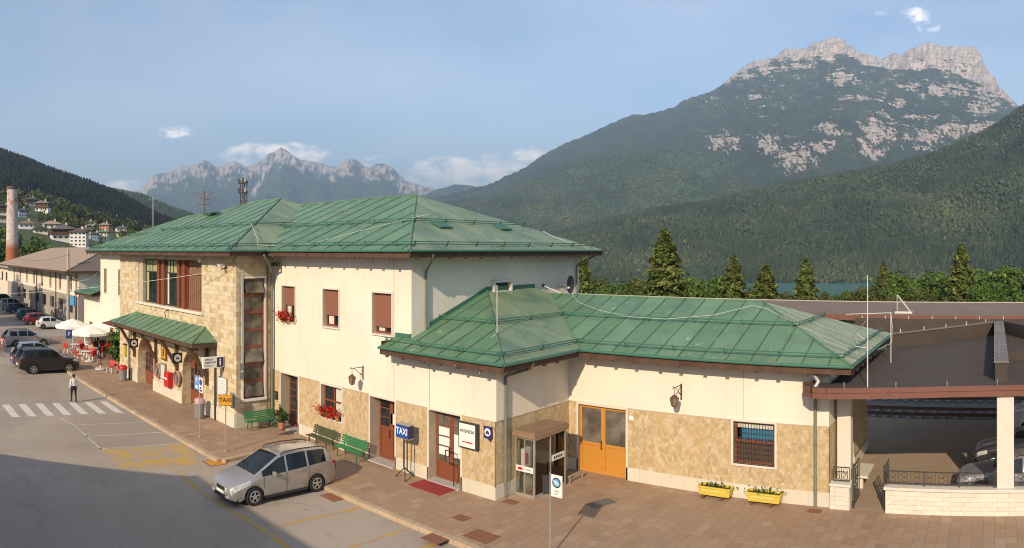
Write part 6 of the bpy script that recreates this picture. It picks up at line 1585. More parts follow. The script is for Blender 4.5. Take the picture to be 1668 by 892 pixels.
t = thing('potted_tree', (-50.2, 17.9, 0), 'tall bushy plant in a terracotta pot at the left corner of the tower', 'pot plant'); m = MB(); m.lathe([(0, 0), (.3, 0), (.42, .62), (.46, .62), (.46, .72), (0, .7)], (-50.2, 17.9, 0), 16); m.build('pot', K['terracotta'], t, smooth=40); cluster('leaves', 900, (-50.2, 17.9, 1.75), (.75, .7, 1.35), .16, K['broad'], t, 41); m = MB(); m.cyl((-50.2, 17.9, .6), (-50.2, 17.9, 1.9), .05, .02, 6); m.build('stem', K['bark'], t)
t = thing('flower_hedge', (-55.5, 18.9, 0), 'dense red flowering plants in boxes behind the terrace tables', 'planter')
m = MB(); m.box(-60, -52.2, 18.95, 19.35, .004, .45); m.build('box', K['timber'], t); cluster('leaves', 1500, (-56.1, 19.1, .85), (4.2, .35, .4), .13, K['pleaf'], t, 43); cluster('blossoms', 330, (-56.1, 19.0, .95), (4.3, .36, .42), .10, K['flower'], t, 44)
t = thing('wall_awning', (-51.5, 18.5, 3.2), 'dark red folded awning on the wall left of the entrance canopy', 'awning'); m = MB(); m.prism([(-54.6, YM, 3.5), (-54.6, 17.9, 3.15), (-54.6, 17.9, 3.0), (-54.6, YM, 3.3)], (4.6, 0, 0)); fix(m.build('cloth', plain('dark red awning', (.13, .035, .03), .8, .2, 4), t)); m = MB(); m.cyl((-54.6, 17.9, 3.05), (-50.0, 17.9, 3.05), .06, n=8); m.build('front_bar', K['white'], t)
# ---------------------------------------------------------------- cars
def interp(keys, s):
    for (a, va), (b, vb) in zip(keys[:-1], keys[1:]):
        if s <= b: return va + (vb - va) * max(0, (s - a)) / (b - a) if b > a else vb
    return keys[-1][1]
def smooth_interp(keys, s, w):
    return (interp(keys, s - w) + 2 * interp(keys, s) + interp(keys, s + w)) / 4
def car(label, paint, loc, rz, spec, group=None, detail=True, name='parked_car', rim='rim', cat='car'):
    L, W, H = spec['L'], spec['W'], spec['H']; hw = W / 2; top, belt, wid = spec['top'], spec['belt'], spec['wid']
    wx = spec['wheels']; wr = spec['wr']; cowl, rf, rr, tl = spec['cowl'], spec['rf'], spec['rr'], spec['tail']
    t = thing(name, (0, 0, 0), label, cat, group)
    ss = {0, L, cowl, rf, rr, tl}
    for a, b in spec['win']: ss |= {a, b}
    for w in wx:
        for i in range(-8, 9): ss.add(w + (wr + .07) * math.sin(i / 8 * math.pi / 2))
    n = 26
    for i in range(n + 1):
        s = L * i / n
        if min(abs(s - q) for q in ss) > .06: ss.add(s)
    for s in (.04, .1, .18, L - .05, L - .12): ss.add(s)
    ss = sorted(s for s in ss if 0 <= s <= L)
    gc = spec.get('clear', .20)
    def zlow(s):
        z = gc + .10 * max(0, 1 - s / .35) + .12 * max(0, 1 - (L - s) / .4)
        for w in wx:
            d = abs(s - w); ra = wr + .07
            if d < ra: z = max(z, wr * .9 + math.sqrt(ra * ra - d * d))
        return z
    secs = []
    for s in ss:
        zt = interp(top, s); zb = min(interp(belt, s), zt - .02); w = smooth_interp(wid, s, .06) * hw; zl = min(zlow(s), zb - .10)
        f = 0
        if cowl < s < tl: f = min(1, (s - cowl) / (rf - cowl)) if s < rf else (1 if s < rr else max(0, 1 - .55 * (s - rr) / (tl - rr)))
        wro = w * (.90 - (.90 - spec['rw']) * f); edge = .02 + .05 * f
        zm = zl + (zb - zl) * .5
        secs.append([(w - .05, zl), (w - .005, zl + (zb - zl) * .28), (w, zl + (zb - zl) * .62), (w - .012, zb - .03 * (1 - f)), (w - .045, zb), (wro, zt - edge), (wro * .86, zt - edge * .22), (wro * .45, zt), (0, zt + .004)])
    P = len(secs[0]); full = []
    for s, c in zip(ss, secs):
        ring = [(x, s, z) for x, z in c] + [(-x, s, z) for x, z in c[-2::-1]]
        full.append(ring)
    NR = len(full[0]); body = MB(); glass = MB(); doors = [MB(), MB(), MB(), MB()]
    verts = [p for r in full for p in r]
    def face(m, idx): m.add([verts[i] for i in idx], [tuple(range(len(idx)))])
    bf, gf, df = [], [], [[], [], [], []]
    for i in range(len(ss) - 1):
        mid = (ss[i] + ss[i + 1]) / 2
        for k in range(NR - 1):
            idx = (i * NR + k, i * NR + k + 1, (i + 1) * NR + k + 1, (i + 1) * NR + k)
            kk = k if k < P - 1 else NR - 2 - k
            isg = False
            if kk == 4 and any(a <= mid <= b for a, b in spec['win']): isg = True
            if kk >= 6 and (cowl < mid < rf or rr < mid < tl): isg = True
            if kk == 4 and cowl < mid < spec['win'][0][0] - .07: isg = mid > cowl + .25
            if isg: gf.append(idx); continue
            dd = None
            if kk < 4:
                for q, (a, b) in enumerate(spec['doors']):
                    if a <= mid <= b: dd = q
            if dd is not None: df[dd * 2 + (0 if k < P - 1 else 1)].append(idx)
            else: bf.append(idx)
    def sub(name, faces, mat, par):
        if not faces: return None
        ids = sorted({i for f in faces for i in f}); mp = {v: j for j, v in enumerate(ids)}
        m = MB(); m.add([verts[i] for i in ids], [tuple(mp[i] for i in f) for f in faces]); return m.build(name, mat, par)
    # end caps
    bcap = [tuple(range(NR)), tuple((len(ss) - 1) * NR + i for i in range(NR))]
    o = sub('body', bf + bcap, paint, t); fix(o); o.data.polygons.foreach_set('use_smooth', [True] * len(o.data.polygons)); o.data.set_sharp_from_angle(angle=R(38))
    # windows, split by kind
    ws = [f for f in gf]
    def mids(f): return sum(verts[i][1] for i in f) / 4, sum(verts[i][0] for i in f) / 4, f[0] % NR
    groups = {}
    for f in ws:
        s_, x_, k = mids(f); kk = k if k < P - 1 else NR - 2 - k
        key = ('windscreen' if s_ < rf else 'rear_window') if kk >= 5 else ('side_window', x_ > 0, next((q for q, (a, b) in enumerate(spec['win']) if a <= s_ <= b), -1))
        groups.setdefault(key, []).append(f)
    for key, fs in groups.items():
        g = sub(key if isinstance(key, str) else key[0], fs, K['carglass'], t); fix(g); g.data.polygons.foreach_set('use_smooth', [True] * len(g.data.polygons))
    for q, fs in enumerate(df):
        d = sub('door', fs, paint, t)
        if not d: continue
        fix(d); d.data.polygons.foreach_set('use_smooth', [True] * len(d.data.polygons)); d.data.set_sharp_from_angle(angle=R(38))
        sx = 1 if q % 2 == 0 else -1; a, b = spec['doors'][q // 2]
        if detail:
            def sp(s, k): c = min(range(len(ss)), key=lambda i: abs(ss[i] - s)); x, z = secs[c][k]; return (sx * (x + .003), ss[c], z)
            m = MB()
            for s in (a, b): m.tube([sp(s, k) for k in range(0, 5)], .007, 4)
            m.build('door_gap', K['black'], d)
            zb = interp(belt, b - .3) - .10; m = MB(); m.obox((sx * (interp(wid, b - .3) * hw + .012), b - .32, zb), (.035, .20, .035)); m.build('handle', paint, d, bevel=.008)
    # underside
    m = MB(); m.box(-hw + .12, hw - .12, .25, L - .25, gc + .02, .62); m.build('underbody', K['cartrim'], t)
    # wheels
    for w in wx:
        for sx in (-1, 1):
            x = sx * (hw - .115); wh = MB(); wh.lathe([(.62 * wr, -.08), (.66 * wr, -.095), (.93 * wr, -.105), (wr, -.07), (wr, .07), (.93 * wr, .105), (.66 * wr, .095), (.62 * wr, .08)], (x, w, wr), 22, 'x', False); ty = wh.build('tyre', K['tyre'], t, smooth=40)
            rm = MB(); xo = x + sx * .075
            rm.lathe([(.55 * wr, -.02), (.64 * wr, -.02), (.66 * wr, .02), (.57 * wr, .03), (.55 * wr, -.02)], (xo, w, wr), 22, 'x', False)
            for i in range(5): a = 2 * math.pi * i / 5 + .3; rm.beam((xo + sx * .012, w, wr), (xo + sx * .02, w + .60 * wr * math.cos(a), wr +   .60 * wr * math.sin(a)), .055, .03, up=(1, 0, 0))
            rm.cyl((xo, w, wr), (xo + sx * .03, w, wr), .07, n=10); rm.build('rim', K[rim], ty)
            hb = MB(); hb.cyl((x - sx * .02, w, wr), (x + sx * .03, w, wr), .635 * wr, n=18); hb.build('brake_disc', K['black'], ty)
    # lamps, grille, plates, mirrors
    def surf(s, k): c = min(range(len(ss)), key=lambda i: abs(ss[i] - s)); return secs[c][k][0], ss[c], secs[c][k][1]
    zn = interp(belt, .1)
    for sx in (-1, 1):
        m = MB(); hl = spec.get('hl', (.05, .55)); pts = []
        for s in np.linspace(hl[0], hl[1], 6):
            w = smooth_interp(wid, s, .06) * hw; zb = min(interp(belt, s), interp(top, s) - .02)
            pts.append(((sx * (w + .006), s, zb - .16 + .05 * s), (sx * (w - .01), s, zb + .006), (sx * (w - .16 * (1 - .4 * s)), s - .01, zb + .02)))
        for p, q in zip(pts[:-1], pts[1:]):
            for i in range(2): m.add([p[i], q[i], q[i + 1], p[i + 1]], [(0, 1, 2, 3)])
        m.add([pts[0][0], pts[0][1], (sx * (pts[0][1][0] * sx - .34), -.012, zn + .0), (sx * (pts[0][1][0] * sx - .30), -.012, zn - .14)], [(0, 1, 2, 3)])
        fix(m.build('headlight', K['lens'], t))
        m = MB(); w = interp(wid, L - .03) * hw; zb = interp(belt, L) ; m.box(min(sx * (w + .012), sx * (w - .16)), max(sx * (w + .012), sx * (w - .16)), L - .16, L + .012, zb - .22, zb + spec.get('tlh', .10)); m.build('taillight', K['redlens'], t, bevel=.02)
        m = MB(); ms_ = spec['win'][0][0] + .02; w = interp(wid, ms_) * hw; zb = interp(belt, ms_) + .08; m.obox((sx * (w + .12), ms_, zb), (.20, .11, .15)); mi = m.build('wing_mirror', paint, t, bevel=.035); m = MB(); m.obox((sx * (w + .02), ms_ + .02, zb - .05), (.10, .06, .04)); m.build('arm', K['cartrim'], mi)
    m = MB(); w0 = interp(wid, 0) * hw; m.box(-w0 * .45, w0 * .45, -.016, .02, zn - .15, zn - .02); m.build('grille', K['cartrim'], t, bevel=.01)
    m = MB(); m.box(-w0 * .8, w0 * .8, -.018, .03, .24, .40); m.build('lower_grille', K['cartrim'], t, bevel=.015)
    m = MB(); m.box(-.26, .26, -.034, -.018, .42, .52); m.build('number_plate', K['white'], t); m = MB(); m.box(-.26, .26, L + .001, L + .03, .62, .74); m.build('number_plate', K['white'], t)
    for sx in (-1, 1):
        m = MB(); m.obox((sx * w0 * .82, -.01, .36), (.22, .05, .07)); m.build('fog_lamp', K['lens'], t, bevel=.01)
    if spec.get('rails'):
        for sx in (-1, 1):
            c = spec['rw'] * hw * .93; m = MB(); pts = [(sx * c, rf + .1, interp(top, rf + .1) - .02)] + [(sx * c, s, interp(top, s) + .035) for s in np.linspace(rf + .2, rr - .1, 6)] + [(sx * c, rr, interp(top, rr) - .02)]; m.tube(pts, .02, 6); m.build('roof_rail', K[spec.get('railmat', 'cartrim')], t)
    for sx in (-1, 1):
        m = MB(); a = wx[0] + wr + .10; b = wx[1] - wr - .10; w = interp(wid, (a + b) / 2) * hw; m.obox((sx * (w - .012), (a + b) / 2, gc + .05), (.05, b - a, .09)); m.build('side_sill', K['cartrim'], t, bevel=.01)
    if detail:
        m = MB()
        for sx in (-1, 1): m.beam((sx * .12, cowl + .03, interp(top, cowl) + .02), (sx * .12 - .5 * .9, cowl + .30, interp(top, cowl + .3) + .02), .02, .015)
        m.build('wiper', K['black'], t)
    t.location = loc; t.rotation_euler = (0, 0, rz); return t
def spec(kind, L, W, H):
    if kind == 'mpv':
        d = dict(top=[(0, .66), (.05, .74), (.25, .86), (.95, 1.06), (1.05, 1.09), (2.05, 1.60), (2.35, 1.685), (3.1, 1.715), (4.1, 1.66), (4.42, 1.60), (4.70, 1.10), (4.82, .98)], belt=[(0, .60), (.2, .78), (1.0, 1.00), (2, 1.04), (4.3, 1.13), (4.82, .94)],
                 wid=[(0, .70), (.06, .80), (.25, .90), (.6, .97), (1.2, 1.0), (4.0, 1.0), (4.5, .95), (4.75, .89), (4.82, .82)], wheels=(.97, 3.82), wr=.335, cowl=1.05, rf=2.15, rr=4.35, tail=4.68, win=[(1.72, 2.38), (2.46, 3.36), (3.44, 4.30)], doors=[(1.36, 2.42), (2.42, 3.42)], rw=.74, rails=True, hl=(.05, .78)); b = (4.82, 1.715)
    elif kind == 'suv':
        d = dict(top=[(0, .86), (.06, .96), (.3, 1.04), (1.15, 1.14), (1.25, 1.17), (1.85, 1.66), (2.1, 1.74), (3.0, 1.77), (4.1, 1.74), (4.3, 1.70), (4.52, 1.20), (4.6, 1.0)], belt=[(0, .80), (.2, .96), (1.2, 1.10), (4.3, 1.20), (4.6, 1.0)],
                 wid=[(0, .78), (.08, .88), (.3, .95), (.6, 1.0), (4.2, 1.0), (4.5, .95), (4.6, .90)], wheels=(.85, 3.55), wr=.37, cowl=1.22, rf=1.95, rr=4.22, tail=4.50, win=[(1.62, 2.30), (2.40, 3.28), (3.38, 4.14)], doors=[(1.34, 2.35), (2.35, 3.30)], rw=.78, rails=True, clear=.30); b = (4.6, 1.77)
    elif kind == 'estate':
        d = dict(top=[(0, .60), (.06, .70), (.3, .80), (1.2, .94), (1.32, .96), (2.0, 1.38), (2.3, 1.45), (3.0, 1.47), (4.1, 1.42), (4.25, 1.39), (4.55, 1.0), (4.65, .86)], belt=[(0, .55), (.2, .70), (1.3, .90), (4.3, 1.0), (4.65, .84)],
                 wid=[(0, .70), (.08, .82), (.3, .92), (.7, 1.0), (4.1, 1.0), (4.5, .92), (4.65, .84)], wheels=(.90, 3.55), wr=.315, cowl=1.30, rf=2.08, rr=4.18, tail=4.52, win=[(1.78, 2.40), (2.48, 3.30), (3.40, 4.10)], doors=[(1.45, 2.44), (2.44, 3.35)], rw=.72, rails=True); b = (4.65, 1.47)
    else:
        d = dict(top=[(0, .60), (.05, .70), (.25, .80), (.85, .96), (.95, .98), (1.6, 1.38), (1.85, 1.44), (2.4, 1.46), (3.1, 1.41), (3.3, 1.37), (3.62, .98), (3.7, .80)], belt=[(0, .55), (.2, .70), (.95, .90), (3.3, .98), (3.7, .78)],
                 wid=[(0, .72), (.06, .84), (.25, .93), (.5, 1.0), (3.2, 1.0), (3.5, .94), (3.7, .86)], wheels=(.72, 3.05), wr=.29, cowl=.93, rf=1.68, rr=3.22, tail=3.60, win=[(1.36, 2.12), (2.22, 3.12)], doors=[(1.05, 2.18)], rw=.74); b = (3.7, 1.46)
    sx, sz = L / b[0], H / b[1]
    for k in ('top', 'belt'): d[k] = [(s * sx, z * sz) for s, z in d[k]]
    d['wid'] = [(s * sx, z) for s, z in d['wid']]
    for k in ('win', 'doors'): d[k] = [(a_ * sx, b_ * sx) for a_, b_ in d[k]]
    d['wheels'] = tuple(w * sx for w in d['wheels']); d['wr'] *= sz ** .5
    for k in ('cowl', 'rf', 'rr', 'tail'): d[k] *= sx
    if 'hl' in d: d['hl'] = tuple(x * sx for x in d['hl'])
    d.update(L=L, W=W, H=H); return d
GR = 'cars parked along the station street'
CP = lambda n, c, metal=.0, rough=.32: m_carpaint('car paint ' + n, c, metal, rough)
# nose points to -y at rz = 0
car('silver beige people carrier parked nose out at the kerb', CP('silver beige', (.40, .385, .365), .5, .27), (-22.78, 11.98, RZ), 0, spec('mpv', 4.60, 1.80, 1.66))
nose_in = math.pi
def row(label, paint, x, y_nose, sp, **kw): return car(label, paint, (x, y_nose, RZ), nose_in, sp, GR, **kw)
row('black four wheel drive parked nose in beside the white parasols', CP('black', (.006, .006, .007)), -51.95, 15.05, spec('suv', 4.6, 1.85, 1.80))
row('dark blue estate car right behind the black four wheel drive', CP('dark blue', (.02, .03, .085)), -54.9, 15.1, spec('estate', 4.5, 1.75, 1.50), detail=False)
row('pale blue silver hatchback between the dark blue estate and the silver wagon', CP('ice blue', (.28, .34, .40), .3), -58.2, 15.4, spec('hatch', 4.1, 1.72, 1.5), detail=False)
row('silver station wagon parked beside the person in the pink shirt', CP('silver', (.38, .375, .37), .4), -66.6, 16.7, spec('estate', 4.7, 1.78, 1.58))
row('small white hatchback in front of the concrete pole', CP('white', (.68, .67, .64)), -80.5, 22.0, spec('hatch', 3.5, 1.6, 1.42), rim='rimdark')
row('dark red car partly hidden by the white hatchback', CP('dark red', (.20, .012, .018)), -85.2, 22.0, spec('hatch', 4.1, 1.7, 1.46), detail=False)
row('dark teal car between the red car and the blue hatchback', CP('teal', (.02, .075, .09)), -91.5, 22.6, spec('estate', 4.4, 1.72, 1.45), detail=False)
row('dark blue hatchback farther up the shaded street', CP('blue', (.015, .025, .08)), -101.5, 22.9, spec('estate', 4.3, 1.72, 1.48), detail=False)
row('silver four wheel drive near the end of the parked row', CP('silver two', (.36, .36, .36), .3), -107.5, 23.2, spec('suv', 4.5, 1.8, 1.75), detail=False)
row('dark car with pale roof last in the parked row', CP('charcoal', (.05, .05, .055)), -116.0, 23.4, spec('suv', 4.4, 1.8, 1.9), detail=False)
car('silver estate car parked behind the white block wall', CP('silver three', (.36, .365, .38), .45), (-1.35, 26.6, .004), R(-90), spec('estate', 4.6, 1.78, 1.50))
car('dark grey car parked behind the silver estate in the carport', CP('dark grey', (.045, .047, .052), .2), (-.85, 30.0, .004), R(-90), spec('hatch', 4.2, 1.74, 1.50))
VN = dict(top=[(0, .9), (.1, 1.05), (.9, 1.30), (1.0, 1.33), (1.7, 2.05), (1.95, 2.22), (3, 2.25), (4.7, 2.25), (4.85, 2.2), (4.95, 1.3), (5.0, .95)], belt=[(0, .85), (.2, 1.0), (1.0, 1.2), (4.8, 1.25), (5, .9)], wid=[(0, .8), (.15, .92), (.5, 1), (4.8, 1), (5, .95)], wheels=(.9, 3.9), wr=.33, cowl=1.0, rf=1.78, rr=4.82, tail=4.94, win=[(1.25, 2.0)], doors=[(1.1, 2.1)], rw=.86, L=5., W=1.95, H=2.25)
car('white van standing in the shade behind the parked cars', CP('van white', (.70, .69, .66)), (.75, 35.6, .004), R(-90), VN, None, False, 'parked_van', 'rimdark', 'van')

# ---------------------------------------------------------------- people
def person(label, loc, rz, h, shirt, trousers, sleeves, shorts=False, stride=.18, bag=None, hair='hair', shoe='black'):
    t = thing('person', (0, 0, 0), label, 'person')
    k = h / 1.75
    J = {'hip': (0, 0, .95, .145), 'waist': (0, .0, 1.08, .135), 'chest': (0, .01, 1.30, .165), 'neckb': (0, .0, 1.46, .085), 'neck': (0, -.01, 1.53, .055), 'head': (0, -.02, 1.60, .085), 'headt': (0, -.02, 1.70, .075)}
    E_ = [('hip', 'waist'), ('waist', 'chest'), ('chest', 'neckb'), ('neckb', 'neck'), ('neck', 'head'), ('head', 'headt')]
    for s, sd_ in ((1, 'r'), (-1, 'l')):
        st = stride * s
        J['th' + sd_] = (s * .10, -.0 - st * .25, .86, .10); J['kn' + sd_] = (s * .105, -st * .75 - .02, .50, .066); J['an' + sd_] = (s * .105, -st * 1.2 + .04, .10, .045); J['to' + sd_] = (s * .115, -st * 1.2 - .14, .045, .036)
        J['sh' + sd_] = (s * .185, .0, 1.41, .064); J['el' + sd_] = (s * .265, .04 + st * .3, 1.14, .045); J['wr' + sd_] = (s * .27, -.05 + st * .6, .90, .032); J['ha' + sd_] = (s * .265, -.07 + st * .65, .81, .036)
        E_ += [('hip', 'th' + sd_), ('th' + sd_, 'kn' + sd_), ('kn' + sd_, 'an' + sd_), ('an' + sd_, 'to' + sd_), ('neckb', 'sh' + sd_), ('sh' + sd_, 'el' + sd_), ('el' + sd_, 'wr' + sd_), ('wr' + sd_, 'ha' + sd_)]
    names = list(J); me = bpy.data.meshes.new('p'); me.from_pydata([tuple(c * k for c in J[n][:3]) for n in names], [(names.index(a), names.index(b)) for a, b in E_], [])
    o = bpy.data.objects.new('p', me); COL.objects.link(o); sm = o.modifiers.new('skin', 'SKIN')
    for i, n in enumerate(names): r = J[n][3] * k; me.skin_vertices[0].data[i].radius = (r, r * (.78 if n in ('chest', 'waist', 'hip', 'neckb') else 1)); me.skin_vertices[0].data[i].use_root = (n == 'hip')
    ss_ = o.modifiers.new('sub', 'SUBSURF'); ss_.levels = 2; ss_.render_levels = 2
    m2 = bpy.data.meshes.new_from_object(o.evaluated_get(bpy.context.evaluated_depsgraph_get())); bpy.data.objects.remove(o)
    bm = bmesh.new(); bm.from_mesh(m2)
    # fingers, nose, ears grown on the same mesh
    def cone(p, q, r0, r1):
        p = Vector(p) * k; q = Vector(q) * k; d = q - p
        bmesh.ops.create_cone(bm, segments=6, radius1=r0 * k, radius2=r1 * k, depth=d.length, cap_ends=True, matrix=Matrix.Translation((p + q) / 2) @ d.to_track_quat('Z', 'Y').to_matrix().to_4x4())
    for s, sd_ in ((1, 'r'), (-1, 'l')):
        hx, hy, hz, _ = J['ha' + sd_]
        for i in range(4): cone((hx, hy - .03 + .02 * i, hz - .01), (hx - s * .015, hy - .045 + .022 * i, hz - .095 - (.012 if i in (1, 2) else 0)), .010, .007)
        cone((hx - s * .01, hy - .03, hz + .02), (hx - s * .03, hy - .075, hz - .03), .011, .008); cone((s * .078, -.01, 1.62), (s * .092, .0, 1.64), .022, .016)
    cone((0, -.095, 1.625), (0, -.118, 1.60), .012, .016)
    bm.to_mesh(m2); bm.free()
    body = link('body', m2, None, t)
    for mm in (K['skin'], shirt, trousers, K[shoe]): m2.materials.append(mm)
    for p in m2.polygons:
        c = p.center / k; p.use_smooth = True; a = 0
        arm = abs(c.x) > .215
        if arm and c.z > .74: a = 1 if c.z > (1.20 if sleeves == 'short' else .95) else 0
        elif c.z < .085: a = 3
        elif c.z < (1.02): a = 2 if (not shorts or c.z > .52) else 0
        elif c.z < 1.485: a = 1
        p.material_index = a
    m = MB(); m.lathe([(.0, .122), (.06, .112), (.096, .075), (.104, .03), (.098, -.02), (.09, -.05)], (0, 0, 0), 14); hr = m.build('hair', K[hair], t, smooth=80)
    hr.data.transform(Matrix.Translation((0, .005 * k, 1.645 * k)) @ Matrix.Rotation(R(-22), 4, 'X') @ Matrix.Scale(k, 4))
    m = MB()
    for s in (-1, 1): m.obox((s * .032 * k, -.098 * k, 1.645 * k), (.018 * k, .008 * k, .008 * k))
    m.obox((0, -.094 * k, 1.565 * k), (.04 * k, .006 * k, .008 * k)); 
    m.build('eyes_and_mouth', K['hair'], t)
    m = MB(); m.lathe([(.150 * k, 0), (.155 * k, .03 * k), (.150 * k, .05 * k)], (0, 0, .985 * k), 16); b = m.build('belt', K['black'], t); b.data.transform(Matrix.Diagonal((1.0, .80, 1, 1)))
    t.location = loc; t.rotation_euler = (0, 0, rz); return t
shirt_w = plain('white shirt', (.74, .73, .72), .85, .05, 14); trou_b = plain('black trousers', (.018, .017, .018), .85, .2, 12)
mx_, my_, _ = at(120, 655, RZ)
person('man in white shirt and black trousers walking away over the crossing', (mx_, my_, RZ), R(-82), 1.70, shirt_w, trou_b, 'long', stride=.10)
mx_, my_, _ = at(4, 580, RZ)
person('person in pink shirt and shorts standing by the silver wagon', (mx_, my_, RZ), R(62), 1.74, plain('pink shirt', (.55, .30, .28), .85, .06, 14), plain('brown shorts', (.26, .13, .09), .85, .1, 12), 'short', shorts=True, stride=.05)
mx_, my_, _ = at(162, 594, 0)
person('person in black top and shorts standing beside the red cafe chairs', (mx_, my_, 0), R(150), 1.74, plain('black top', (.02, .02, .022), .85, .2, 12), plain('dark shorts', (.03, .028, .03), .85, .2, 12), 'short', shorts=True, stride=.06)
# ---------------------------------------------------------------- long low building beyond the station
LB = thing('low_building', (-100, 30, 0), 'long cream building with brown hipped roof along the far street', 'building')
lx0, lx1, ly0, ly1, lz = -128., -82., 24., 37., 6.5
m = MB(front(ly0)); hs = [(-86.2 - i * 5.2, -85.0 - i * 5.2, 3.9, 5.9) for i in range(8)]; hg = [(-86.8 - i * 4.6, -84.4 - i * 4.6, 1.2, 2.7) for i in range(8)]
wall(m, lx0, lx1, 3.45, lz, hs, 0, .25); m.T = None; m.poly((lx1, ly0, 3.45), (lx1, ly1, 3.45), (lx1, ly1, lz), (lx1, ly0, lz)); m.poly((lx1, ly1, 0), (lx0, ly1, 0), (lx0, ly1, lz), (lx1, ly1, lz)); m.poly((lx0, ly1, 0), (lx0, ly0, 0), (lx0, ly0, lz), (lx0, ly1, lz))
m.build('upper_wall', K['plaster'], LB)
m = MB(front(ly0)); wall(m, lx0, lx1, 0, 3.45, hg, -.06, .25); m.T = None; m.poly((lx1 + .06, ly0 - .06, 0), (lx1 + .06, ly1, 0), (lx1 + .06, ly1, 3.45), (lx1 + .06, ly0 - .06, 3.45)); m.build('lower_wall', plain('grey render', (.33, .29, .25), .9, .15, 1.5), LB)
m = MB(); m.box(lx0, lx1 + .1, ly0 - .12, ly0, 3.4, 3.52); m.build('ledge', K['trim'], LB)
for h in hs:
    m = MB(); m.box(h[0], h[1], ly0 + .2, ly0 + .24, h[2], h[3]); w = m.build('window', K['shutter'], LB); m = MB(); m.box(h[0] + .08, h[1] - .08, ly0 + .185, ly0 + .2, h[2] + .1, h[2] + .9); m.build('pane', K['glass'], w); m = MB(); m.box(h[0] - .1, h[1] + .1, ly0 - .1, ly0, h[2] - .1, h[2]); m.build('sill', K['trim'], w)
for h in hg:
    m = MB(); m.box(h[0], h[1], ly0 + .2, ly0 + .24, h[2], h[3]); w = m.build('window', K['glass'], LB); m = MB(); m.box((h[0] + h[1]) / 2 - .04, (h[0] + h[1]) / 2 + .04, ly0 + .17, ly0 + .2, h[2], h[3]); m.build('frame', K['timber'], w)
sl_ = .35; hh = (ly1 - ly0) / 2 + .9; q = hip(lx0 - 1., lx1 + 1.0, ly0 - 1.9, ly1 + 1.7, lz + .0, sl_)
m = MB()
for nm in ('front', 'back', 'left'):
    m.poly(*q[nm])
m.build('roof', K['brownroof'], LB)
m = MB(); m.poly(*q['right']); rz_o = m.build('roof', plain('dark tile roof', (.15, .115, .09), .85, .2, 3), LB)
m = MB(); p_, q_ = q['front'][1], q['front'][2]; m.beam(p_, q_, .25, .14); m.build('hip_cap', K['brownroof'], rz_o)
m = MB(); m.box(lx0 - 1, lx1 + 1, ly0 - 1.95, ly0 - 1.9, lz - .22, lz + .0); m.box(lx1 + 1.0, lx1 + 1.05, ly0 - 1.95, ly1 + 1.7, lz - .22, lz + .0); m.build('fascia', K['fascia'], LB)
m = MB(); m.poly((lx0 - 1, ly0 - 1.9, lz - .1), (lx1 + 1, ly0 - 1.9, lz - .1), (lx1 + 1, ly1, lz - .1), (lx0 - 1, ly1, lz - .1)); m.build('soffit', K['soffit'], LB)
for x in (-82.6, -92.5, -104): m = MB(); m.cyl((x, ly0 - .14, 0), (x, ly0 - .14, lz - .1), .07, n=6); m.build('downpipe', K['iron'], LB)
t = thing('blue_panel', (-83.6, ly0, 2.6), 'bright blue panel on the end of the long low building', 'sign'); m = MB(); m.box(-85.2, -82.7, ly0 - .2, ly0 - .08, 2.2, 3.3); m.build('panel', K['lblue'], t); m = MB(); m.box(-85.3, -82.6, ly0 - .22, ly0 - .08, 3.3, 3.38); m.build('edge', K['steel'], t)
# annex and shed at the far left
AN = thing('annex', (-140, 27, 0), 'grey shaded annex building at the far end of the street', 'building')
m = MB(); m.box(-150, -129, 25.5, 36, 0, 5.6); m.build('wall', K['plaster2'], AN)
for i in range(4): x = -147 + i * 4.6; m = MB(); m.box(x, x + 1.2, 25.42, 25.5, 3.0, 4.7); w = m.build('window', K['timber'], AN); m = MB(); m.box(x + .15, x + 1.05, 25.40, 25.42, 3.15, 4.55); m.build('pane', K['glass'], w)
m = MB(); m.prism([(-151, 24.6, 5.6), (-151, 30.5, 7.6), (-151, 37, 5.6)], (23, 0, 0)); fix(m.build('roof', K['brownroof'], AN))
p = on(24, 447, 150); X, Y = p[0], p[1]
SH = thing('shed', (X, Y, 0), 'low green roofed shed below the brick chimney', 'shed')
m = MB(); m.box(X - 4, X + 4, Y - 3, Y + 3, 0, 3.2); m.build('wall', K['plaster2'], SH)
m = MB(); m.prism([(X - 4.6, Y - 3.8, 3.1), (X - 4.6, Y, 4.5), (X - 4.6, Y + 3.8, 3.1)], (9.2, 0, 0)); fix(m.build('roof', K['green_metal'], SH))
m = MB(); m.box(X + 4, X + 4.06, Y - .6, Y + .6, 0, 2.1); m.build('door', K['timber'], SH)
# brick chimney
p = on(20, 407, 152); X, Y = p[0], p[1]
CHM = thing('chimney', (X, Y, 0), 'tall round brick chimney with peeling whitewash and bare red base', 'chimney')
m = MB(); m.cyl((X, Y, -.3), (X, Y, 22.0), 1.55, 1.12, 28, False); m.build('shaft', K['chimney'], CHM, smooth=50)
m = MB(); m.lathe([(1.13, 21.9), (1.24, 22.0), (1.24, 22.5), (.95, 22.5), (.9, 21.9)], (X, Y, 0), 28); m.build('rim', K['bricktop'] if 'bricktop' in K else plain('sooty rim', (.12, .09, .075), .9, .2, 3), CHM, smooth=40)
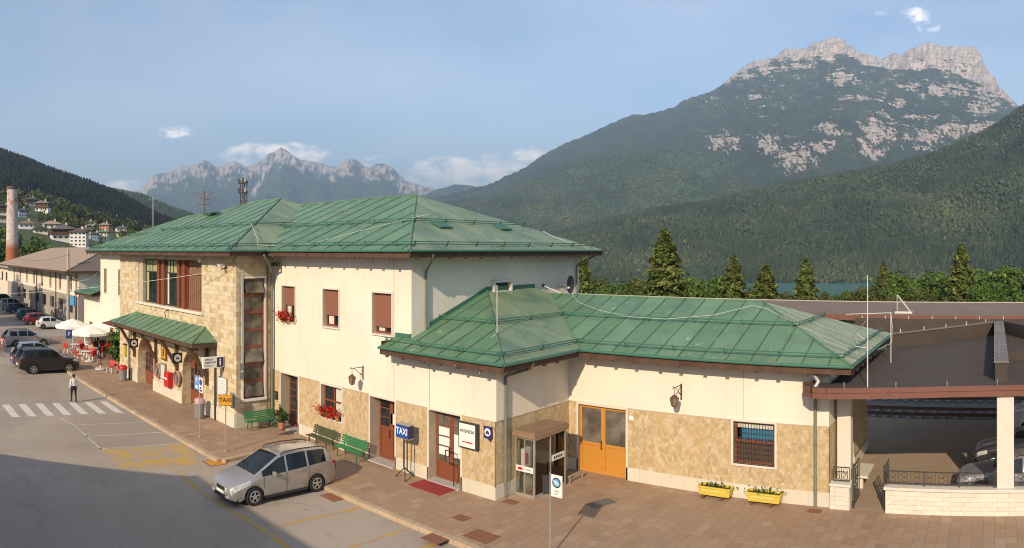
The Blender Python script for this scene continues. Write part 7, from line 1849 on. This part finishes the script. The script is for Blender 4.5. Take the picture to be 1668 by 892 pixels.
# ---------------------------------------------------------------- the house behind the viewer, whose shadow lies over the road
HB = thing('house', (-10, -6, 0), 'house behind the viewpoint whose shadow falls on the road', 'house')
m = MB(); m.prism([(-42, -3.0, RZ), (10, -3.0, RZ), (10, -3.0, 8.22), (-21.3, -3.0, 8.22), (-28.7, -3.0, 4.6), (-36, -3.0, 1.2), (-42, -3.0, 1.2)], (0, -9, 0)); fix(m.build('wall', K['plaster2'], HB))
m = MB(); m.box(-21.3, 10, -12.2, -2.96, 8.222, 8.34); m.build('roof', K['bitumen'], HB)
for i in range(6): m = MB(); m.box(-18 + i * 4.4, -16.6 + i * 4.4, -2.99, -2.94, 1.2, 2.8); w = m.build('window', K['timber'], HB); m = MB(); m.box(-17.85 + i * 4.4, -16.75 + i * 4.4, -2.94, -2.93, 1.35, 2.65); m.build('pane', K['glass'], w)
# ---------------------------------------------------------------- trees
def leaf_mesh(name, P, N_, size, mat, rs, tint, elong=1.6):
    """one leaf-sized quad at each point"""
    n = len(P); a = rs.randn(n, 3); a -= N_ * (a * N_).sum(1, keepdims=True); a /= np.linalg.norm(a, axis=1, keepdims=True) + 1e-9
    b = np.cross(N_, a); sz = size * (.55 + .9 * rs.rand(n, 1))
    V = np.stack([P + a * sz * elong, P + b * sz, P - a * sz * elong, P - b * sz], 1).reshape(-1, 3)
    return np_mesh(name, V, np.arange(4 * n).reshape(-1, 4), mat, dict(tint=np.repeat(tint, 4)))
def conifer_mesh(seed, h, rad, mat, n=5200):
    rs = np.random.RandomState(seed)
    t = rs.rand(n) ** .75 * .97; whorl = np.floor(t * 24) / 24; t2 = np.clip(t * .45 + whorl * .55 + .012 * rs.randn(n), 0, 1)   # 0 base .. 1 top
    a = rs.rand(n) * 6.283; br = np.floor(a / 6.283 * 9 + whorl * 7.3) % 9
    lobe = .78 + .32 * np.sin(a * 5 + whorl * 40 + seed) * .6 + .25 * rs.randn(n) * .4
    env = rad * (1 - t2) ** .72 * (.80 + .20 * np.sin(t2 * 60)) * np.clip(lobe, .35, 1.25) + .04
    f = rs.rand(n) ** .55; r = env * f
    z = h * (.05 + .95 * t2) - r * .30 + .08 * rs.randn(n)
    P = np.stack([r * np.cos(a), r * np.sin(a), z], 1)
    N_ = np.stack([np.cos(a) * .35, np.sin(a) * .35, np.full(n, .9)], 1) + .45 * rs.randn(n, 3); N_ /= np.linalg.norm(N_, axis=1, keepdims=True)
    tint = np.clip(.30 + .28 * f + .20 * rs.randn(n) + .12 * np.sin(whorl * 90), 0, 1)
    return leaf_mesh('crown', P, N_, .15 * (h / 9) ** .5, mat, rs, tint, 1.9)
def broad_mesh(seed, h, rad, mat, n=4200, clumps=26, size=.15):
    rs = np.random.RandomState(seed)
    c = rs.randn(clumps, 3); c /= np.linalg.norm(c, axis=1, keepdims=True); c *= rs.rand(clumps, 1) ** .4
    C_ = c * (rad * .78, rad * .78, h * .34) + (0, 0, h * .60); cr_ = rad * (.26 + .30 * rs.rand(clumps))
    k = rs.randint(0, clumps, n); d = rs.randn(n, 3); d /= np.linalg.norm(d, axis=1, keepdims=True); rr_ = rs.rand(n) ** .45
    P = C_[k] + d * (cr_[k] * rr_)[:, None] * (1, 1, .85)
    P[:, 2] = np.maximum(P[:, 2], h * .10 + .3 * rs.rand(n))
    N_ = d + .6 * rs.randn(n, 3); N_ /= np.linalg.norm(N_, axis=1, keepdims=True)
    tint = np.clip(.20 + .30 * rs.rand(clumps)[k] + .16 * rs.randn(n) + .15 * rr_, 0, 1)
    return leaf_mesh('crown', P, N_, size, mat, rs, tint, 1.35)
def trunk_mesh(h, r, limbs, seed):
    rs = np.random.RandomState(seed); m = MB(); m.tube([(0, 0, -.4), (.02 * h * rs.randn() * .4, .02, h * .3), (.015 * h * rs.randn(), .01 * h * rs.randn(), h * .62), (0, 0, h * .9)], r, 7)
    for i in range(limbs):
        a = rs.rand() * 6.28; z = h * (.25 + .45 * rs.rand()); L = h * .30; m.cyl((0, 0, z), (L * math.cos(a) * .7, L * math.sin(a) * .7, z + L * .5), r * .45, r * .15, 5)
    me = bpy.data.meshes.new('trunk'); me.from_pydata(m.v, [], m.f); me.materials.append(K['bark']); return me
def tree(name, label, px, ytop, d, rad, cm, tm, h0, group, sx=1., zbase=None):
    x, y, zt = on(px, ytop, d)
    zb = float(ground_z(np.array([math.atan2(x, y)]), np.array([math.hypot(x, y)]))[0]) - .1 if zbase is None else zbase
    t = thing(name, (x, y, zb), label, 'tree', group); s = (zt - zb) / h0
    for nm, me in (('trunk', tm), ('crown', cm)): o = bpy.data.objects.new(nm, me); COL.objects.link(o); o.parent = t
    t.scale = (s * sx, s * sx, s); t.rotation_euler = (0, 0, (px * 7.3) % 6.28); return t
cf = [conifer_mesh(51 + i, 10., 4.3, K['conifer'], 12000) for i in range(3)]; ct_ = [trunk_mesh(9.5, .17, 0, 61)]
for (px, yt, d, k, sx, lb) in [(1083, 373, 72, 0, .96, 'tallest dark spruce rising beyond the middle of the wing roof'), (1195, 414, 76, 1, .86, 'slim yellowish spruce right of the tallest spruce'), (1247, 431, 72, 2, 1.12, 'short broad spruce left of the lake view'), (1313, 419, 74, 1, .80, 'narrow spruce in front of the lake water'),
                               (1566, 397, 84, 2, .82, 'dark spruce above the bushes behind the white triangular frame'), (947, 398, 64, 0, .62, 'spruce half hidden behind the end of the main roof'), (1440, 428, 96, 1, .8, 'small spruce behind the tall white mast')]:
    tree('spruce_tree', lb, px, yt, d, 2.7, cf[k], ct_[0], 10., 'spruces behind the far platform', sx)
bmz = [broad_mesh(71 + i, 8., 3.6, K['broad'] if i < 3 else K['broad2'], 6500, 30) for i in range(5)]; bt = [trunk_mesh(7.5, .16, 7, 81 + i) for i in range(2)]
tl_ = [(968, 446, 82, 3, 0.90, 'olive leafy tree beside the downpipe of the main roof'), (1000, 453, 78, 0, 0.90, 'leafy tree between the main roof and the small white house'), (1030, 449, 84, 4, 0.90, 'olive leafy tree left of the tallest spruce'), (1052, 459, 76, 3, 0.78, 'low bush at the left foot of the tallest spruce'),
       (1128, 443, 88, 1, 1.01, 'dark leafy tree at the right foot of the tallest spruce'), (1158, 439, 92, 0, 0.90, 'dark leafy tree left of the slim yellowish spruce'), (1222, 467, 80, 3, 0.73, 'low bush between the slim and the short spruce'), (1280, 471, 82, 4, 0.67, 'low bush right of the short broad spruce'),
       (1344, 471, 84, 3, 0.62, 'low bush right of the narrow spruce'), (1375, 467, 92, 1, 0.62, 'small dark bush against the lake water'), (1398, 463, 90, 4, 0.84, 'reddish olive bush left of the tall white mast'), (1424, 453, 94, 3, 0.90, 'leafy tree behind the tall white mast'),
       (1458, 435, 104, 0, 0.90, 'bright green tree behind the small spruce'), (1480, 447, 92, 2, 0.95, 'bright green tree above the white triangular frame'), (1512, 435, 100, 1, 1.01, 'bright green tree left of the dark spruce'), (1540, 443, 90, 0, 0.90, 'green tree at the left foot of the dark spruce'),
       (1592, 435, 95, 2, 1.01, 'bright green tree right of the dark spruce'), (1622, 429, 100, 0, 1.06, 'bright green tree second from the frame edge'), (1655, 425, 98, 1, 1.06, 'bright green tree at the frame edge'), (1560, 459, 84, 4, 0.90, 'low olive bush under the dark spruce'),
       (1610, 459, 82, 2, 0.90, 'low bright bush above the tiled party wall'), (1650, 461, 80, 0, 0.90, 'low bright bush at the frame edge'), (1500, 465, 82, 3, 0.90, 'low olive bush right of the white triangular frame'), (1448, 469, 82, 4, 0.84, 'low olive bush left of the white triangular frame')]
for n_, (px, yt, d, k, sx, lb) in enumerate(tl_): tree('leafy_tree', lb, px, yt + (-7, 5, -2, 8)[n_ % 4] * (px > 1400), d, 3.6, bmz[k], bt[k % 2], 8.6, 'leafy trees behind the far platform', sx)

# ---------------------------------------------------------------- village on the slope
def slope_at(px, py):
    a = (px - U0) / F; r = 152.
    while r < 540:
        z = float(ground_z(np.array([a]), np.array([r]))[0])
        if 9 + (407 - py) / F * r <= z: break
        r += 1.
    return r, a
HG = 'houses of the village on the slope'
def house(px, py, wpx, hpx, rot, wallm, roofm, label, floors=2, hipd=False, dark_top=False, cols=3):
    r, a = slope_at(px, py); x, y = r * math.sin(a), r * math.cos(a); z = float(ground_z(np.array([a]), np.array([r]))[0])
    w = wpx * r / F; h = hpx * r / F; d = w * .8
    t = thing('village_house', (0, 0, 0), label, 'house', HG)
    m = MB(); m.box(-w / 2, w / 2, -d / 2, d / 2, -3, h); m.build('wall', wallm, t)
    if dark_top: m = MB(); m.box(-w / 2 - .06, w / 2 + .06, -d / 2 - .06, d / 2 + .06, h * .45, h); m.build('timber_storey', K['timber'], t)
    rh = w * .20; e = .9; m = MB()
    if hipd: m.add([(-w / 2 - e, -d / 2 - e, h), (w / 2 + e, -d / 2 - e, h), (w / 2 + e, d / 2 + e, h), (-w / 2 - e, d / 2 + e, h), (-w * .15, 0, h + rh), (w * .15, 0, h + rh)], [(0, 1, 5, 4), (1, 2, 5), (2, 3, 4, 5), (3, 0, 4), (3, 2, 1, 0)])
    else: m.prism([(-w / 2 - e, -d / 2 - e, h - .1), (w / 2 + e, -d / 2 - e, h - .1), (w / 2 + e, -d / 2 - e, h + .1), (0, -d / 2 - e, h + rh), (-w / 2 - e, -d / 2 - e, h + .1)], (0, d + 2 * e, 0))
    rf_ = fix(m.build('roof', roofm, t)); m = MB(); m.box(w * .15, w * .15 + .7, -.4, .4, h, h + rh + .9); m.build('chimney', K['offwhite'], rf_)
    for fl in range(floors):
        for c in range(cols):
            u = -w / 2 + w * (c + .5) / cols; zz = h * (fl + .35) / floors; m = MB(); m.box(u - w * .055, u + w * .055, -d / 2 - .10, -d / 2 - .07 + .0, zz, zz + h * .30 / floors * 1.2); f = m.build('window', K['glass'], t)
            m = MB(); m.box(u - w * .08, u + w * .08, -d / 2 - .085, -d / 2 - .0, zz - .15, zz - .02); m.build('sill', K['offwhite'], f)
    if dark_top:
        m = MB(); m.box(-w / 2 - .8, w / 2 + .8, -d / 2 - 1.0, -d / 2, h * .47, h * .47 + .2); m.box(-w / 2 - .8, w / 2 + .8, -d / 2 - 1.0, -d / 2 - .9, h * .47 + .2, h * .47 + 1.1); m.build('balcony', K['timber'], t)
    t.location = (x, y, z); t.rotation_euler = (0, 0, -a + rot); return t
W1, W2, GRF, BRF, RRF = K['white'], K['plaster'], plain('grey slate roof', (.20, .185, .18), .8, .2, 1), K['brownroof'], K['redtile']
DRF = plain('dark brown shingle roof', (.10, .075, .06), .85, .2, 1); SALM = plain('salmon wall', (.45, .20, .13), .85, .06, 1); BLU = plain('pale blue wall', (.26, .33, .42), .85, .06, 1)
for a in [(50, 336, 20, 11, .3, W1, GRF, 'white house with grey roof highest on the slope right of the chimney', 2, False, True), (70, 345, 22, 14, -.3, W1, GRF, 'grey roofed chalet with bright white base above the trees', 2, False, True), (36, 354, 13, 12, .2, BLU, GRF, 'pale blue house just right of the chimney', 2),
          (6, 350, 16, 14, .1, W2, DRF, 'brown roofed house left of the chimney', 2, False, True), (4, 362, 15, 8, .1, W2, DRF, 'lower dark house left of the chimney', 2), (42, 372, 24, 8, .1, W1, BRF, 'low white house with long brown roof right of the chimney base', 1),
          (84, 373, 28, 8, 0., W2, BRF, 'cream house with broad brown hipped roof in mid village', 1, True), (66, 380, 22, 7, .1, W2, DRF, 'low brown house left of the large timber chalet', 1), (101, 391, 36, 18, .15, W1, GRF, 'large dark timber chalet with grey roof and white base', 2, False, True, 4),
          (129, 401, 27, 23, -.22, W1, DRF, 'big plain white block house with rows of small windows', 4, True, False, 4), (136, 384, 22, 10, .2, K['plaster2'], GRF, 'grey gabled house behind the white block house', 2), (121, 350, 9, 6, .1, SALM, RRF, 'small salmon house among the trees', 1), (145, 371, 15, 9, .2, W2, BRF, 'cream house with brown roof above the grey gabled house', 2),
          (155, 357, 8, 8, 0, W1, GRF, 'small bright white house high among the trees', 2), (172, 354, 7, 6, .2, W1, GRF, 'tiny white house at the upper edge of the village', 1), (171, 376, 16, 10, -.3, SALM, BRF, 'salmon house with brown roof over the green roofed house', 2), (168, 392, 18, 14, -.3, W2, plain('dull green roof', (.10, .18, .13), .7, .1, 1), 'cream house with dull green roof and red terrace', 2),
          (197, 378, 17, 7, .2, W2, GRF, 'grey roofed house right of the salmon house', 1), (199, 388, 16, 9, .2, W1, DRF, 'white house with dark roof right of the green roofed house', 2), (218, 379, 15, 5, .1, W1, BRF, 'low white house with pale brown roof beside the aerial mast', 1), (238, 373, 12, 5, .1, W1, GRF, 'last low grey roofed house behind the main roof', 1), (181, 360, 7, 5, .1, W1, GRF, 'tiny pale house right of the tiny white house', 1), (155, 390, 10, 10, .1, BLU, GRF, 'narrow bluish house left of the green roofed house', 2)]:
    house(*a)
jc = int(np.argmin(np.abs(rngD['px'] - 1041))); ic = int(np.argmin(np.abs(rngD['PY'][:, jc] - 446) + (rngD['R'][:, jc] > 1700) * 99)); x, y, z = rngD['X'][ic, jc], rngD['Y'][ic, jc], rngD['Z'][ic, jc]
x, y, z = float(x), float(y), float(z)
HS = thing('village_house', (x, y, z), 'small white house with grey roof among the trees across the lake', 'house')
m = MB(); m.box(x - 5.5, x + 5.5, y - 4.5, y + 4.5, z - 4, z + 5.5); m.build('wall', K['white'], HS); m = MB(); m.prism([(x - 6.5, y - 5.6, z + 5.4), (x - 6.5, y, z + 8.4), (x - 6.5, y + 5.6, z + 5.4)], (13., 0, 0)); fix(m.build('roof', GRF, HS))
for u in (-4., -.5, 2.6): m = MB(); m.box(x + u, x + u + 1.2, y - 4.58, y - 4.5, z + 2., z + 3.8); m.build('window', K['glass'], HS)
# village greenery and the wood between the houses: uncountable
def blob_trees(name, pts, hs_, mat, seed, label, per=70):
    rs = np.random.RandomState(seed); n = len(pts); d = rs.randn(n, per, 3); d /= np.linalg.norm(d, axis=2, keepdims=True); d *= rs.rand(n, per, 1) ** .4; d[:, :, 2] *= 1.0
    lob = 1 + .35 * np.sin(d[:, :, 0:1] * 5 + rs.rand(n, 1, 1) * 6)
    C_ = np.array(pts)[:, None, :] + d * lob * (hs_[:, None, None] * np.array([.34, .34, .46])) + np.array([0, 0, 1]) * (hs_[:, None, None] * .46)
    P = C_.reshape(-1, 3); N_ = d.reshape(-1, 3) + .5 * rs.randn(n * per, 3); N_ /= np.linalg.norm(N_, axis=1, keepdims=True)
    tint = np.clip(np.repeat(.30 + .25 * rs.rand(n), per) + .18 * rs.randn(n * per), 0, 1)
    me = leaf_mesh(name, P, N_, .0, mat, rs, tint)
    # leaf clump size grows with the tree
    v = np.empty(len(me.vertices) * 3, np.float32); me.vertices.foreach_get('co', v); v = v.reshape(-1, 4, 3)
    a = rs.randn(len(v), 3); a -= N_ * (a * N_).sum(1, keepdims=True); a /= np.linalg.norm(a, axis=1, keepdims=True); b = np.cross(N_, a); sz = np.repeat(hs_ * .075, per)[:, None] * (.6 + .8 * rs.rand(len(v), 1))
    v = np.stack([P + a * sz * 1.4, P + b * sz, P - a * sz * 1.4, P - b * sz], 1); me.vertices.foreach_set('co', v.astype(np.float32).ravel()); me.update()
    return stuff(link(name, me, None), label, 'trees')
rs = np.random.RandomState(91)
def on_slope(n, a0, a1, r0, r1, hmin, hmax, clear=9.):
    a = (rs.uniform(a0, a1, n) - U0) / F; r = rs.uniform(r0, r1, n); z = ground_z(a, r); x, y = r * np.sin(a), r * np.cos(a)
    hp = np.array([[o.location.x, o.location.y] for o in bpy.data.objects if o.name.startswith('village_house') and o.parent is None])
    ok = np.ones(n, bool)
    for hx, hy in hp: # keep the houses and their view towards the station free
        dx, dy = x - hx, y - hy; L = math.hypot(hx, hy); ux, uy = -hx / L, -hy / L; al = dx * ux + dy * uy; ac = np.abs(dx * uy - dy * ux); ok &= ~((al > -9) & (al < 75) & (ac < clear)) 
    return np.stack([x, y, z], 1)[ok], rs.uniform(hmin, hmax, n)[ok]
P_, h_ = on_slope(1000, -60, 330, 300, 560, 4, 8.5); blob_trees('tree_mass', P_, h_, K['broad2'], 92, 'mixed trees between the houses of the village', 50)
P_, h_ = on_slope(420, -60, 300, 170, 300, 3, 6.5, 7.); blob_trees('tree_mass', P_, h_, K['broad'], 93, 'bright green bushes and trees below the village', 110)
P_, h_ = on_slope(420, -60, 330, 535, 585, 7, 12, 0.); blob_trees('tree_mass', P_, h_, K['broad2'], 94, 'trees along the upper edge of the village', 60)
az__ = (rs.uniform(900, 1700, 420) - U0) / F; r__ = rs.uniform(115, 330, 420); P_ = np.stack([r__ * np.sin(az__), r__ * np.cos(az__), ground_z(az__, r__) - .5], 1)
blob_trees('tree_mass', P_, rs.uniform(5, 8, 420) * np.clip(1.0 - (r__ - 115) / 400, .5, 1), K['broad2'], 95, 'low trees on the bank between the platform and the lake', 110)
az__ = (rs.uniform(930, 1240, 160) - U0) / F; r__ = rs.uniform(500, 800, 160); P_ = np.stack([r__ * np.sin(az__), r__ * np.cos(az__), ground_z(az__, r__) - .5], 1)
blob_trees('tree_mass', P_, rs.uniform(8, 14, 160), K['broad'], 96, 'trees along the near lake shore', 60)
# tall trees beyond the street whose shade falls on the far road and crossing
for k, (x, y, s, lb) in enumerate([(-40.5, -12.5, 1.35, 'tall narrow tree out of view whose shadow bars the crossing'), (-62, -6, 1.5, 'leafy tree out of view left of the road'), (-86, 2, 1.7, 'leafy tree out of view shading the far street'), (-100, 6, 1.7, 'leafy tree out of view at the end of the far street'), (-114, 4, 1.8, 'leafy tree out of view beyond the far street')]):
    t = thing('leafy_tree', (x, y, -.2), lb, 'tree', 'trees opposite the station')
    for nm, me in (('trunk', bt[0]), ('crown', bmz[k % 3])): o = bpy.data.objects.new(nm, me); COL.objects.link(o); o.parent = t
    t.scale = (s * (.55 if k == 0 else 1), s * (.8 if k == 0 else 1), s)
# ---------------------------------------------------------------- every detached piece of a part becomes a part of its own
KEEP_WHOLE = ('lettering', 'leaves', 'blossoms', 'foliage', 'crown', 'bar', 'element', 'print', 'rib', 'sleepers', 'lettering_block', 'side_lettering_block', 'moulded_ornament', 'pictogram', 'soffit', 'fascia', 'gutter', 'body', 'wire')
def split_pieces(o):
    me = o.data; nv = len(me.vertices)
    co = np.empty(nv * 3, np.float32); me.vertices.foreach_get('co', co); co = co.reshape(-1, 3)
    par = list(range(nv))
    def find(i):
        while par[i] != i: par[i] = par[par[i]]; i = par[i]
        return i
    for e in me.edges:
        a, b = find(e.vertices[0]), find(e.vertices[1])
        if a != b: par[a] = b
    root = np.array([find(i) for i in range(nv)]); ids, isl = np.unique(root, return_inverse=True); k = len(ids)
    if k < 2 or k > 400: return
    lo = np.full((k, 3), 1e9); hi = -lo.copy(); np.minimum.at(lo, isl, co); np.maximum.at(hi, isl, co); sz = (hi - lo).max(1)
    g = np.maximum(0, np.maximum(lo[:, None] - hi[None], lo[None] - hi[:, None])); near = np.sqrt((g ** 2).sum(2)) <= np.maximum(.02, .5 * np.maximum(sz[:, None], sz[None]))
    lab = np.arange(k)
    for i in range(k):
        for j in np.nonzero(near[i])[0]:
            if lab[i] != lab[j]: lab[lab == max(lab[i], lab[j])] = min(lab[i], lab[j])
    pcs = np.unique(lab)
    if len(pcs) < 2: return
    pv = lab[isl]; base = o.name.split('.')[0]; sm = bool(len(me.polygons) and me.polygons[0].use_smooth); first = None
    polys = [tuple(p.vertices) for p in me.polygons]; mats = list(me.materials)
    for n, c in enumerate(pcs):
        fs = [p for p in polys if pv[p[0]] == c]; used_ = sorted({i for p in fs for i in p}); mp = {v: j for j, v in enumerate(used_)}
        m2 = bpy.data.meshes.new(base); m2.from_pydata([tuple(co[i]) for i in used_], [], [tuple(mp[i] for i in p) for p in fs]); m2.update()
        for mt in mats: m2.materials.append(mt)
        if sm: m2.polygons.foreach_set('use_smooth', [True] * len(m2.polygons)); m2.set_sharp_from_angle(angle=R(45))
        if n == 0: o.data = m2; continue
        q = o.copy(); q.data = m2; COL.objects.link(q)
for o in list(bpy.data.objects):
    if o.type == 'MESH' and o.parent and o.name.split('.')[0] not in KEEP_WHOLE and o.data.users == 1 and len(o.data.vertices) < 6000 and not o.get('kind'): split_pieces(o)
# a thing that is a single mesh needs no empty above it
for t in [o for o in bpy.data.objects if o.type == 'EMPTY' and not o.parent]:
    ch_ = list(t.children)
    if len(ch_) == 1 and ch_[0].type == 'MESH':
        c = ch_[0]; loc, rot, scl = t.location.copy(), t.rotation_euler.copy(), t.scale.copy()
        off = Euler(rot).to_matrix() @ Vector(a * b for a, b in zip(c.location, scl)); nm = t.name.split('.')[0]; props = {k: t[k] for k in ('label', 'category', 'group') if k in t}
        c.parent = None; c.location = loc + off; c.rotation_euler = rot; c.scale = scl
        bpy.data.objects.remove(t); c.name = nm; c.data.name = nm
        for k, v in props.items(): c[k] = v
# ---------------------------------------------------------------- air
HAZE = 1.3e-4
t = NT('haze'); t.t.nodes.remove(t.b)
pv = t.n('ShaderNodeVolumePrincipled'); pv.inputs['Color'].default_value = (.50, .715, 1.0, 1); pv.inputs['Density'].default_value = HAZE; pv.inputs['Anisotropy'].default_value = .1
t.l(pv.outputs[0], t.t.nodes['Material Output'].inputs['Volume'])
m = MB(); m.box(-14000, 14000, -14000, 14000, -62, 1740)
hz = m.build('haze', t.m); tag(hz, 'thin blue afternoon haze in the valley air', 'haze', None, 'stuff')
